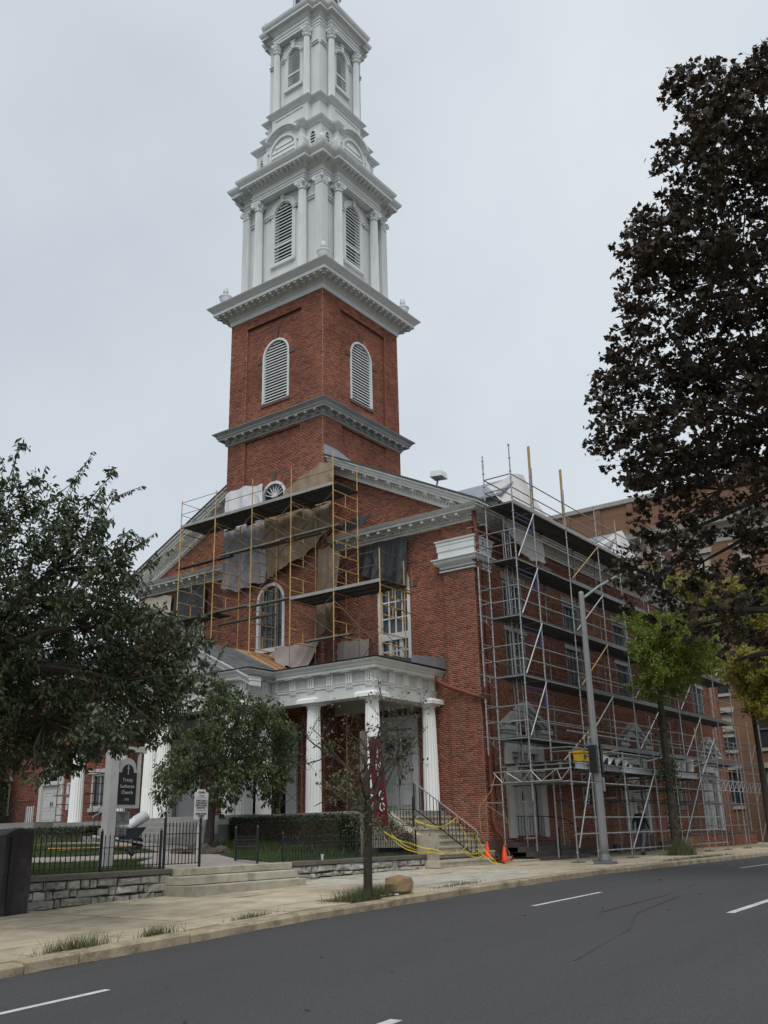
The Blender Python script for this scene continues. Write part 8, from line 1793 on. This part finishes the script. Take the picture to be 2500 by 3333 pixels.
LEAF_MAPLE = (np.array([(.32, 0, .05)] + [(x, y, -.04 * abs(y) - .05 * x) for x, y in _mp]), [(0, i + 1, (i + 1) % 12 + 1) for i in range(12)])
def norm(a): return a / np.maximum(np.linalg.norm(a, axis=-1, keepdims=True), 1e-6)
def leaf_mesh(name, P, A, Nn, S, tpl):
    T, F = tpl; A = norm(A); B = norm(np.cross(Nn, A)); Nn = np.cross(A, B)
    V = P[:, None] + S[:, None, None] * (T[None, :, 0:1] * A[:, None] + T[None, :, 1:2] * B[:, None] + T[None, :, 2:3] * Nn[:, None])
    k = len(T); Fi = (np.arange(len(P))[:, None, None] * k + np.array(F)[None]).reshape(-1, 3)
    return np_mesh(name, V.reshape(-1, 3), Fi)
def clump_leaves(clumps, n, size, droop, rg, center=None, ntw=9, flat=.6, up=.15, zs=1.0):
    C = np.array(clumps); w = (C[:, 3] / C[:, 3].mean()) ** 2; cnt = np.maximum((n * w / w.sum()).astype(int), 6)
    idx = np.repeat(np.arange(len(C)), cnt); N = len(idx)
    tw = rg.normal(size=(len(C), ntw, 3)); tw[..., 2] += up
    if center is not None: tw += norm(C[:, None, :3] - np.array(center)) * .8
    tw = norm(tw); tw[..., 2] *= zs; ln = rg.uniform(.75, 1.25, (len(C), ntw)); j = rg.integers(0, ntw, N); t = rg.uniform(.10, 1, N) ** .75
    D = tw[idx, j]; P = C[idx, :3] + D * (C[idx, 3] * ln[idx, j] * t)[:, None] + rg.normal(size=(N, 3)) * np.array([1, 1, zs]) * (.13 * C[idx, 3])[:, None]
    side = norm(np.cross(D, rg.normal(size=(N, 3))))
    A = D * .45 + side * .8 + np.array([0, 0, -droop]) + rg.normal(size=(N, 3)) * .2
    Nn = np.array([0, 0, 1.0]) * flat + rg.normal(size=(N, 3)) * (1.05 - flat * .6)
    S = rg.uniform(size[0], size[1], N)
    tips = [(C[i, :3], C[i, :3] + tw[i, k] * C[i, 3] * ln[i, k]) for i in range(len(C)) for k in range(min(ntw, 4))]
    return P, A, Nn, S, tips
def shoot_leaves(shoots, step, size, rg, droop=.9):
    P = []; A = []
    for a, b in shoots:
        a = np.array(a); b = np.array(b); L = np.linalg.norm(b - a); k = int(L / step)
        for i in range(k):
            t = (i + .5) / k; p = a + (b - a) * t; s = rg.normal(size=3); s[2] *= .3; s /= np.linalg.norm(s); P.append(p); A.append(s * .8 + (b - a) / L * .3 + np.array([0, 0, -droop]))
    P = np.array(P); A = np.array(A); return P, A, rg.normal(size=P.shape) * .6 + np.array([0, 0, .7]), rg.uniform(*size, len(P))
def limb_net(trunk_top, clumps, ngroup, r0, rg, root_r, tips=None, tip_r=.006):
    """limbs from the trunk to groups of clumps, then boughs to each clump"""
    C = np.array(clumps)[:, :3]; cen = C[rg.choice(len(C), ngroup, replace=False)]
    for _ in range(6):
        a = np.argmin(((C[:, None] - cen[None]) ** 2).sum(-1), 1); cen = np.array([C[a == k].mean(0) if (a == k).any() else cen[k] for k in range(ngroup)])
    b = MB(); T = np.array(trunk_top)
    for k in range(ngroup):
        h = T + (cen[k] - T) * .82; m1 = T + (h - T) * .4 + np.array([0, 0, .10 * np.linalg.norm(h - T)]) + rg.normal(size=3) * .12
        b.path([tuple(T - np.array([0, 0, .3])), tuple(m1), tuple(T + (h - T) * .75 + np.array([0, 0, .06 * np.linalg.norm(h - T)])), tuple(h)], root_r, 6, r0)
        for i in np.where(a == k)[0]:
            q = C[i]; m = h + (q - h) * .5 + rg.normal(size=3) * .08; b.path([tuple(h), tuple(m), tuple(q)], r0 * .7, 4, r0 * .22)
    if tips:
        for p, q in tips: b.tube(tuple(p), tuple(q), tip_r * 1.5, 3, tip_r * .5, cap=False)
    return b
def tree(name, label, base, trunk_pts, r0, r1, clumps, nleaf, size, leaf, tpl, bark, droop=.3, ngroup=8, limb_r=.03, seed=1, shoots=None, group=None, root_r=None, ntw=9, flat=.6, extra_limbs=None, twigs=True, up=.15, tip_r=.005, zs=1.0):
    rg = np.random.default_rng(seed); t = thing(name, label, 'tree', base, 0, group); o = np.array(base)
    tp = [tuple(np.array(p) - o) for p in trunk_pts]
    q = MB(); q.path(tp, r0, 10, r1)
    for k in range(5):       # root flare
        a = 2 * PI * k / 5; q.tube((r0 * .5 * math.cos(a), r0 * .5 * math.sin(a), .35 * r0 * 4), (r0 * 1.6 * math.cos(a), r0 * 1.6 * math.sin(a), -.08), r0 * .35, 6, r0 * .25)
    tr = q.build('trunk', bark, t)
    P, A, Nn, S, tips = clump_leaves(clumps, nleaf, size, droop, rg, trunk_pts[-1], ntw, flat, up, zs)
    if shoots:
        p2, a2, n2, s2 = shoot_leaves(shoots, .028, size, rg); P = np.vstack([P, p2]); A = np.vstack([A, a2]); Nn = np.vstack([Nn, n2]); S = np.concatenate([S, s2])
    link('crown', leaf_mesh('crown', P - o, A, Nn, S, tpl), leaf, t)
    lb = limb_net(trunk_pts[-1], clumps, ngroup, limb_r, rg, root_r or r1 * .8, tips if twigs else None, tip_r)
    for a, b in (shoots or []): lb.tube(a, b, .008, 4, .003)
    for pts in (extra_limbs or []): lb.path(pts, .10, 7, .03)
    lb.v = [tuple(np.array(v) - o) for v in lb.v]; lb.build('limb', bark, t)
    return t
SHOOTS = [((-20.23, -3.55, 5.7), (-20.61, -4.28, 6.8)), ((-19.92, -3.72, 5.64), (-20.18, -4.39, 6.46)), ((-19.67, -3.82, 5.48), (-19.79, -4.6, 6.37)), ((-19.41, -4.01, 5.5), (-19.36, -4.97, 6.47)), ((-19.26, -4.05, 5.33), (-19.23, -4.9, 6.12)),
          ((-19.05, -4.12, 5.1), (-18.72, -5.03, 5.45)), ((-18.85, -4.2, 4.88), (-19.0, -4.84, 5.56)), ((-18.71, -4.26, 4.74), (-18.48, -5.13, 5.22)), ((-18.49, -4.33, 4.37), (-18.05, -5.21, 4.31)), ((-20.06, -3.75, 5.96), (-20.62, -4.16, 6.56)),
          ((-19.09, -4.21, 5.44), (-19.17, -4.81, 5.8)), ((-18.13, -4.53, 4.05), (-17.64, -5.5, 4.03)), ((-20.36, -3.55, 5.92), (-20.71, -4.08, 6.5))]
_rs = np.random.default_rng(23)
for q in [c for c in CHERRY if c[2] > 3.6]:
    if _rs.uniform() < .55:
        d_ = norm(np.array([_rs.normal(.15, .3), _rs.normal(-.25, .3), _rs.uniform(.35, 1.0)])) * _rs.uniform(.45, .85); SHOOTS.append((q[:3], tuple(np.array(q[:3]) + d_)))
tree('cherry_tree', 'large dark green cherry tree overhanging the pavement and the church sign', (-21.3, -2.6, -.3), [(-21.3, -2.6, -.4), (-21.25, -2.65, 1.0), (-21.0, -2.8, 2.4), (-20.7, -2.9, 3.2)], .24, .14, CHERRY, 44000, (.07, .118), 'leaf_cherry', LEAF_LONG, 'bark', .75, 12, .028, 3, SHOOTS, tip_r=.004)
tree('dogwood_tree', 'small drooping green tree on the lawn in front of the portico columns', (-6.89, 5.67, .68), [(-6.89, 5.67, .6), (-6.86, 5.68, 1.4), (-6.7, 5.75, 2.2), (-6.5, 5.8, 3.0)], .16, .08, DOG, 19000, (.085, .14), 'leaf_dogwood', LEAF_LONG, 'bark', 1.0, 8, .022, 5)
MAPLE_LIMBS = [[(-4.9, -13.6, 5.5), (-6.08, -11.29, 5.55), (-6.28, -10.54, 5.61), (-6.53, -9.8, 5.75), (-6.65, -9.46, 5.82)], [(-4.6, -13.6, 5.6), (-5.61, -11.19, 5.72), (-5.79, -10.4, 5.62), (-5.96, -9.72, 5.49), (-6.1, -9.29, 5.5)], [(-4.4, -13.5, 4.9), (-4.97, -10.95, 4.8), (-5.1, -10.42, 4.75), (-5.2, -10.01, 4.67)],
               [(-4.4, -14, 8.0), (-5.73, -11.79, 8.58), (-5.8, -10.98, 8.21), (-5.91, -10.25, 7.96), (-6.06, -9.53, 7.76)], [(-4.5, -14.2, 10.5), (-5.96, -12.22, 11.98), (-6.18, -11.1, 11.93), (-6.3, -10.27, 11.73), (-6.45, -9.52, 11.57)], [(-4.5, -14.2, 9), (-5.63, -11.8, 9.78), (-5.9, -10.47, 9.65), (-6.28, -9.32, 9.75), (-6.62, -8.69, 10.05)]]
tree('maple_tree', 'huge dark maroon maple filling the upper corner beside the street', (-4.0, -16.2, 0), [(-4.0, -16.2, -.1), (-4.0, -16.1, 2.5), (-4.2, -15.6, 5.0), (-4.4, -15.0, 8.0)], .42, .25, MAPLE, 34000, (.10, .165), 'leaf_maple', LEAF_MAPLE, 'bark', .25, 18, .03, 7, None, None, .12, 11, .75, MAPLE_LIMBS, tip_r=.005, zs=.55)
tree('street_tree', 'slim green street tree with vines on its trunk in front of the scaffold', (7.35, -3.5, .03), [(7.35, -3.5, -.1), (7.38, -3.5, 2.5), (7.40, -3.48, 4.6), (7.5, -3.5, 6.0)], .17, .10, GINKGO, 40000, (.065, .10), 'leaf_green', LEAF_KITE, 'bark_grey', .2, 8, .022, 9, ntw=10)
tree('street_tree', 'yellow green street tree at the far end of the scaffold', (19.4, -3.6, .0), [(19.4, -3.6, -.1), (19.4, -3.6, 3.5), (19.5, -3.55, 6.0)], .17, .10, TREE2, 24000, (.09, .13), 'leaf_yellowgreen', LEAF_KITE, 'bark_grey', .2, 6, .025, 11, ntw=10)
tree('street_tree', 'hazy yellow tree farther off between the scaffold and the orange building', (28.8, -2.2, .0), [(28.8, -2.2, -.1), (28.8, -2.2, 5), (28.9, -2.2, 10)], .2, .12, TREE3, 22000, (.13, .19), 'leaf_yellowgreen', LEAF_KITE, 'bark_grey', .2, 6, .03, 13, ntw=10, twigs=False)
# half-bare street tree at the kerb
rg = np.random.default_rng(17)
bt = thing('young_street_tree', 'thin half bare street tree in the weedy pit at the kerb', 'tree', (-13.0, -5.0, -.14))
MB().path([(0, 0, -.1), (.0, 0, .6), (.03, .0, 1.3), (.02, .01, 1.9), (.05, .03, 2.2)], .088, 10, .062).build('trunk', 'bark', bt)
br = MB(); tips = []
def grow(p, d, L, r, lev):
    n = 4; pts = [p]
    for i in range(n):
        d = norm(d + rg.normal(size=3) * .22 + np.array([0, 0, .06])); p = p + d * L / n; pts.append(p)
    br.path([tuple(q) for q in pts], r, 5 if lev < 2 else 4, r * .45)
    if lev >= 3: tips.append((pts[-2], d)); tips.append((pts[-1], d)); return
    for k in range(rg.integers(2, 5) if lev else 3):
        q = pts[rg.integers(1, n + 1)]; grow(q, norm(d + rg.normal(size=3) * .85), L * rg.uniform(.45, .72), r * .48, lev + 1)
for (d, L, z) in (((.9, .3, .75), 1.5, 1.8), ((-.9, -.2, .45), 1.5, 1.75), ((.8, -.6, .35), 1.4, 1.6), ((-.5, .8, .9), 1.4, 2.0), ((.35, .3, 1.4), 1.5, 2.1), ((-.75, .5, .2), 1.1, 1.5), ((.95, -.1, .12), 1.3, 1.45), ((-.3, -.8, .9), 1.2, 2.0), ((.6, .7, .5), 1.2, 1.7)):
    grow(np.array([.02, 0, z]), norm(np.array(d)), L, .034, 0)
br.build('limb', 'twig', bt)
P = []; A = []
for p, d in tips:
    for k in range(int(rg.integers(0, 5))): P.append(p + rg.normal(size=3) * .06); A.append(d * .4 + rg.normal(size=3) * .5 + np.array([0, 0, -.6]))
for c, r, k in (((-.10, .1, 1.80), .22, 260), ((-.15, .05, 1.45), .2, 130), ((-1.2, -.3, 2.0), .22, 150), ((.9, .2, 2.9), .2, 60), ((.7, .1, 1.5), .2, 70), ((-1.0, .1, 2.7), .2, 80), ((.05, -.1, 1.25), .18, 110)):
    for i in range(k): P.append(np.array(c) + rg.normal(size=3) * r * .6); A.append(rg.normal(size=3) * .7 + np.array([0, 0, -.6]))
P = np.array(P); A = np.array(A)
link('crown', leaf_mesh('crown', P, A, rg.normal(size=P.shape) * .5 + np.array([0, 0, .7]), rg.uniform(.05, .085, len(P)), LEAF_OVAL), 'leaf_street', bt)

def hedge(label, x0, x1, y0, y1, z0, z1, n, seed, size=(.035, .06), leaf='leaf_hedge', name='hedge', cat='hedge'):
    rg = np.random.default_rng(seed); c = ((x0 + x1) / 2, (y0 + y1) / 2, z0); t = thing(name, label, cat, c)
    q = MB(); q.box(x0 - c[0] + .12, x1 - c[0] - .12, y0 - c[1] + .12, y1 - c[1] - .12, 0, z1 - z0 - .12); q.build('inner_twigs', 'soil', t)
    u = rg.uniform(0, 1, (n, 3)); f = rg.integers(0, 5, n); d = np.abs(rg.normal(size=n)) * .05
    P = np.stack([x0 + (x1 - x0) * u[:, 0], y0 + (y1 - y0) * u[:, 1], z0 + (z1 - z0) * u[:, 2]], 1)
    P[f == 0, 0] = x0 + d[f == 0]; P[f == 1, 0] = x1 - d[f == 1]; P[f == 2, 1] = y0 + d[f == 2]; P[f == 3, 1] = y1 - d[f == 3]; P[f == 4, 2] = z1 - d[f == 4]
    P += (np.sin(P[:, [1, 2, 0]] * 5.3) * .03 + rg.normal(size=P.shape) * .025)
    o = np.array(c); A = rg.normal(size=P.shape); A[:, 2] += .4
    link('foliage', leaf_mesh('foliage', P - o, A, rg.normal(size=P.shape), rg.uniform(*size, n), LEAF_KITE), leaf, t); return t
hedge('clipped dark hedge in front of the right wing of the portico', -5.75, -4.65, 1.55, 6.0, .55, 1.53, 15000, 1)
hedge('clipped dark hedge on the lawn before the left wing of the portico', -6.3, -5.3, 12.4, 19.6, .80, 1.42, 14000, 2, (.05, .08))
hedge('rounded green shrub against the annex wall at the edge of the picture', -2.2, -.6, 26.2, 30, .8, 4.9, 12000, 3, (.08, .13), name='shrub', cat='shrub')
# ivy on the trunk of the street tree and small plants
rgi = np.random.default_rng(8); n = 1500; z = rgi.uniform(.0, 5.2, n); a = rgi.uniform(0, 2 * PI, n); z = np.where(rgi.uniform(size=n) < .45, rgi.normal(2.9, .28, n), z)
rad = .17 + np.abs(rgi.normal(0, .12, n)) * np.where(np.abs(z - 2.9) < .5, 1.6, .7)
P = np.stack([7.38 + rad * np.cos(a), -3.5 + rad * np.sin(a), np.abs(z)], 1)
iv = link('ivy', leaf_mesh('ivy', P, rgi.normal(size=(n, 3)) + np.array([0, 0, -.5]), rgi.normal(size=(n, 3)), rgi.uniform(.05, .10, n), LEAF_KITE), 'leaf_ivy'); tag(iv, 'patchy green vine climbing the trunk of the slim street tree', 'vine')
def tuft(label, cx, cy, rx, ry, n, h, seed, zf, m_='weed_blade', name='weeds', w=.004, lean=.9):
    o = blades(name, n, lambda rg, k: np.stack([(q := rg.normal(size=k) * rx * .5 + cx), (r := rg.normal(size=k) * ry * .5 + cy), np.array([zf(a, b) for a, b in zip(q, r)])], 1), h, m_, w, lean, seed, label); return o
tuft('tall weeds and grass in the pit round the street tree', -12.95, -4.95, .85, .28, 1700, (.06, .32), 3, lambda x, y: swz(x, y) - .03, w=.006)
tuft('grass tuft at the joint of the kerb near the corner of the picture', -19.6, -5.2, .5, .1, 420, (.05, .22), 4, swz, w=.005); tuft('second grass tuft at the kerb beyond the corner one', -18.2, -5.2, .35, .08, 260, (.04, .18), 5, swz, w=.005); tuft('thin weeds between kerb and slabs below the garden steps', -16.2, -5.1, .5, .05, 200, (.03, .12), 6, swz, w=.005)
tuft('weeds at the foot of the slim street tree', 7.3, -3.7, .7, .35, 1500, (.1, .65), 7, swz, w=.008); tuft('low weeds along the far kerb', 5.0, -5.15, 3.5, .08, 700, (.03, .10), 8, swz, w=.008); tuft('weeds in the cracked slabs beside the stump', -9.8, -5.0, 1.0, .15, 260, (.02, .09), 9, swz, w=.006)
tuft('spiky garden plants in front of the hedge', -6.1, 3.8, .5, 2.6, 2600, (.12, .34), 10, lambda x, y: lz(x, y) - .03, 'grass_blade', w=.010); tuft('spiky garden plants along the farther hedge', -6.6, 16, .5, 5, 2200, (.15, .4), 11, lambda x, y: lz(x, y) - .03, 'weed_blade', w=.014)
n = 900; P = np.stack([rgi.normal(-4.45, .14, n), rgi.uniform(-.1, 1.5, n), np.zeros(n)], 1); P[:, 2] = .85 + P[:, 1] * .55 + rgi.normal(0, .13, n)
fb = thing('flower_bush', 'bush with dark red flowers spilling over the cheek of the side stairs', 'flower bush', (-4.45, .6, .5))
link('foliage', leaf_mesh('foliage', P - np.array([-4.45, .6, .5]), rgi.normal(size=(n, 3)), rgi.normal(size=(n, 3)), rgi.uniform(.04, .07, n), LEAF_KITE), 'leaf_hedge', fb)
k = 160; link('flowers', leaf_mesh('flowers', P[:k] - np.array([-4.48, .6, .5]) + rgi.normal(size=(k, 3)) * .04, rgi.normal(size=(k, 3)), rgi.normal(size=(k, 3)), rgi.uniform(.04, .065, k), LEAF_KITE), 'flower_red', fb)
# ------------------------------------------------------------------ annex beside the church and buildings behind
ax = thing('annex', 'lower red brick annex with a white arched double door beyond the portico', 'building', (0, 24, 0))
axf = fx(.10)
ax_holes = [(23.7, .86, 1.85, 3.62), (20.15, .55, 2.4, 3.85, 1), (27.6, .5, 2.4, 3.9, 1)]
bk = brick_face(axf, 18.2, 33.0, .3, 8.6, ax_holes, None, seed=61)
bk.box(.3, 10, 18.3, 33, .3, 8.6); bk.v = [(x, y - 24, z) for x, y, z in bk.v]; bk.build('wall', 'mortar', ax)
link('brickwork', bricks_mesh('brickwork', [[(p[0], p[1] - 24, p[2]) for p in b] for b in ALL_BRICKS]), 'brick_annex', ax, kind='stuff'); ALL_BRICKS.clear()
AF = lambda a, b, d: (.10 - d, a - 24, b)
MB().hexa([(-.4, -6, 8.6), (10, -6, 8.6), (10, 9, 8.6), (-.4, 9, 8.6), (3, -6, 10.2), (6, -6, 10.2), (6, 9, 10.2), (3, 9, 10.2)]).build('roof', 'roof_slate', ax)
MB().box(-.35, .2, -5.9, 9, 8.35, 8.62).build('cornice', 'white_trim', ax)
c = 23.7
dd = MB().band(arch_line(c, .72, 1.85, 3.62), arch_line(c, .92, 1.85, 3.62), AF, -.1, .08).prism([(c - .74, 3.50), (c + .74, 3.50), (c + .74, 3.64), (c - .74, 3.64)], AF, -.12, .04).build('arched_door', 'door_white', ax)
MB().prism([(c + .6, 3.62)] + arc(c, 3.62, .6, 0, PI, 12)[1:-1] + [(c - .6, 3.62)], AF, -.10, -.08).build('fanlight_board', 'door_white', dd)
MB().prism(arc(c + .05, 3.70, .30, 0, PI, 10), AF, -.08, -.07).build('fanlight', 'dark_glass', dd)
for s in (-1, 1):
    a, b = sorted((c + s * .01, c + s * .72)); MB().prism([(a, 1.86), (b, 1.86), (b, 3.50), (a, 3.50)], AF, -.14, -.08).build('door_leaf', 'door_white', dd)
    for (p, q) in ((1.95, 2.4), (2.5, 3.05), (3.15, 3.4)):
        for s2 in (-1, 1):
            m = (a + b) / 2; u, v = sorted((m + s2 * .04, m + s2 * .27)); MB().band([(u + .03, p + .03), (v - .03, p + .03), (v - .03, q - .03), (u + .03, q - .03)], [(u, p), (v, p), (v, q), (u, q)], AF, -.08, -.06, closed=True).build('door_moulding', 'door_white', dd)
    MB().tube(AF(c + s * .07, 2.55, -.03), AF(c + s * .07, 2.75, -.03), .02, 6).build('handle', 'iron', dd)
for c_, hw in ((20.15, .55), (27.6, .5)):
    w = MB().band([(c_ + hw - .1, 2.45), (c_ + hw - .1, 3.75), (c_ - hw + .1, 3.75), (c_ - hw + .1, 2.45)], [(c_ + hw, 2.35), (c_ + hw, 3.85), (c_ - hw, 3.85), (c_ - hw, 2.35)], AF, -.1, .05, closed=True).prism([(c_ - hw - .15, 3.85), (c_ + hw + .15, 3.85), (c_ + hw + .15, 4.05), (c_ - hw - .15, 4.05)], AF, -.05, .12).prism([(c_ - hw - .1, 2.2), (c_ + hw + .1, 2.2), (c_ + hw + .1, 2.35), (c_ - hw - .1, 2.35)], AF, -.05, .10).build('window', 'door_white', ax)
    MB().prism([(c_ - hw + .1, 2.45), (c_ + hw - .1, 2.45), (c_ + hw - .1, 3.75), (c_ - hw + .1, 3.75)], AF, -.08, -.06).build('pane', 'dark_glass', w); MB().prism([(c_ - .03, 2.45), (c_ + .03, 2.45), (c_ + .03, 3.75), (c_ - .03, 3.75)], AF, -.06, -.02).build('glazing_bar', 'door_white', w)
for (y0, y1, z0, z1) in ((22.05, 22.55, 2.95, 3.55), (22.1, 22.52, 2.35, 2.90), (25.0, 25.6, 1.6, 2.6)): MB().prism([(y0, z0), (y1, z0), (y1, z1), (y0, z1)], AF, 0, .03).build('notice', 'sign_white', ax)
al = thing('annex_railing', 'black iron railing on the landing of the annex door', 'railing', (-1.2, 23.7, 1.2))
MB().box(-.6, 1.2, -1.6, 3.0, -.4, .62).build('landing', 'stone_stylobate', al); MB().path([(-.6, -1.4, 1.5), (-.6, 3, 1.5)], .02, 6).path([(-.6, -.4, 1.5), (-1.3, -.4, .9)], .02, 6).build('handrail', 'iron', al)
for i in range(30): MB().bar((-.6, -1.4 + .15 * i, .6), (-.6, -1.4 + .15 * i, 1.5), .016, .016).build('baluster', 'iron', al)

# orange brick block across the side street
ob = thing('office_building', 'tall orange brick building with a stone cornice behind the scaffold', 'building', (46, 10, -2.3))
BX = 46.0; OF = lambda a, b, d: (-d, a - 10, b)
ys0, ys1 = -16, 36
ws = [(-13 + 3.15 * i, .72) for i in range(15)]
floors = [(4.6, 7.2), (8.6, 11.4), (12.8, 15.6), (17.0, 19.9), (21.3, 24.0)]
holes = [(y, hw, a, b, 1) for y, hw in ws for a, b in floors]
bk = brick_face(lambda a, b, d: (BX - d, a, b), ys0, ys1, 3.6, 4.2, (), None, seed=71)
ALL_BRICKS.clear(); bk = MB()
# wall built in strips round the windows
zz = [0] + [v for f in floors for v in f] + [29.6]
for k in range(0, len(zz) - 1, 2): bk.box(0, 8, ys0 - 10, ys1 - 10, zz[k], zz[k + 1])
edges = [ys0] + [v for y, hw in ws for v in (y - hw, y + hw)] + [ys1]
for a, b in floors:
    for k in range(0, len(edges), 2): bk.box(0, 8, edges[k] - 10, edges[k + 1] - 10, a, b)
def brick_tex(name, c1, c2, mo_):
    m = bpy.data.materials.new(name); m.use_nodes = True; N = m.node_tree.nodes; L = m.node_tree.links
    g_ = N.new('ShaderNodeNewGeometry'); mp = N.new('ShaderNodeMapping'); mp.inputs['Rotation'].default_value = (PI / 2, 0, PI / 2); L.new(g_.outputs['Position'], mp.inputs['Vector'])
    t = N.new('ShaderNodeTexBrick'); t.inputs['Scale'].default_value = 1.0; t.inputs['Brick Width'].default_value = .22; t.inputs['Row Height'].default_value = .072; t.inputs['Mortar Size'].default_value = .008
    t.inputs['Color1'].default_value = (*c1, 1); t.inputs['Color2'].default_value = (*c2, 1); t.inputs['Mortar'].default_value = (*mo_, 1); L.new(mp.outputs['Vector'], t.inputs['Vector'])
    n = N.new('ShaderNodeTexNoise'); n.inputs['Scale'].default_value = .5; L.new(g_.outputs['Position'], n.inputs['Vector'])
    mr = N.new('ShaderNodeMapRange'); mr.inputs['To Min'].default_value = .8; mr.inputs['To Max'].default_value = 1.15; L.new(n.outputs['Fac'], mr.inputs['Value'])
    vm = N.new('ShaderNodeVectorMath'); vm.operation = 'SCALE'; L.new(t.outputs['Color'], vm.inputs[0]); L.new(mr.outputs['Result'], vm.inputs['Scale']); b = N['Principled BSDF']; L.new(vm.outputs['Vector'], b.inputs['Base Color']); b.inputs['Roughness'].default_value = .9
    MATS[name] = m; return m
brick_tex('brick_far', (.15, .078, .045), (.20, .105, .062), (.22, .17, .125))
bk.build('wall', 'brick_far', ob)
for y, hw in ws:
    for a, b in floors:
        w = MB().band([(y + hw - .07, a + .07), (y + hw - .07, b - .07), (y - hw + .07, b - .07), (y - hw + .07, a + .07)], [(y + hw, a), (y + hw, b), (y - hw, b), (y - hw, a)], OF, -.3, -.12, closed=True).prism([(y - hw, (a + b) / 2 - .05), (y + hw, (a + b) / 2 - .05), (y + hw, (a + b) / 2 + .05), (y - hw, (a + b) / 2 + .05)], OF, -.26, -.14).build('window', 'galv_dark', ob)
        MB().prism([(y - hw, a), (y + hw, a), (y + hw, b), (y - hw, b)], OF, -.30, -.27).build('pane', 'sky_glass', w)
        if (int(y * 7) + int(a)) % 3: MB().prism([(y - hw + .05, (a + b) / 2 - .2 * (int(y) % 3)), (y + hw - .05, (a + b) / 2 - .2 * (int(y) % 3)), (y + hw - .05, b - .05), (y - hw + .05, b - .05)], OF, -.268, -.26).build('blind', 'tarp_cream', w)
        MB().prism([(y - hw - .1, a - .2), (y + hw + .1, a - .2), (y + hw + .1, a), (y - hw - .1, a)], OF, -.05, .12).build('sill', 'limestone', w)
        MB().prism([(y - hw - .12, b), (y + hw + .12, b), (y + hw + .2, b + .38), (y - hw - .2, b + .38)], OF, -.05, .06).build('lintel', 'limestone', w)
P = [(0, ys0 - 10), (8, ys0 - 10), (8, ys1 - 10), (0, ys1 - 10)]
MB().mould(P, [(0, 24.6), (.1, 24.7), (.1, 25.6), (.3, 25.9), (.8, 26.1), (.9, 26.5), (1.0, 26.7), (.2, 26.8)]).build('stone_cornice', 'limestone', ob)
MB().mould(P, [(-.1, 29.5), (.2, 29.55), (.25, 29.9), (0, 30.0)]).build('parapet_coping', 'limestone', ob)
for i in range(18): MB().prism([(ys0 + 1 + i * 2.9, 26.8), (ys0 + 1.5 + i * 2.9, 26.8), (ys0 + 1.5 + i * 2.9, 29.5), (ys0 + 1 + i * 2.9, 29.5)], OF, 0, .12).build('parapet_pier', 'brick_far', ob)
# pale shop front at the corner, signals
pb = thing('corner_building', 'pale building seen through the far end of the scaffold', 'building', (36, -1.5, 0))
MB().box(0, 6, -4, 1.5, 0, 11).build('wall', 'limestone', pb); MB().box(-.2, 6.2, -4.2, 1.7, 10.8, 11.2).build('cornice', 'limestone', pb)
for k in range(3):
    for z in (1.0, 4.5, 7.8): MB().box(-.04, 0, -3.2 + 1.7 * k, -2.2 + 1.7 * k, z, z + 1.9).build('window', 'dark_glass', pb)
tl = thing('traffic_signal', 'yellow traffic signal on a pole at the far corner', 'traffic signal', (27.8, -4.3, 0))
MB().tube((0, 0, 0), (0, 0, 6.2), .11, 10).build('pole', 'pole_grey', tl)
MB().tube((0, 0, 5.2), (-.6, .3, 5.2), .04, 7).build('bracket', 'signal_yellow', tl)
MB().bbox(-.85, -.45, .15, .55, 4.3, 5.6, .03).build('housing', 'signal_yellow', tl)
for k in range(3): MB().tube((-.86, .35, 4.55 + .4 * k), (-1.02, .35, 4.55 + .4 * k), .15, 12).build('visor', 'plastic_black', tl)
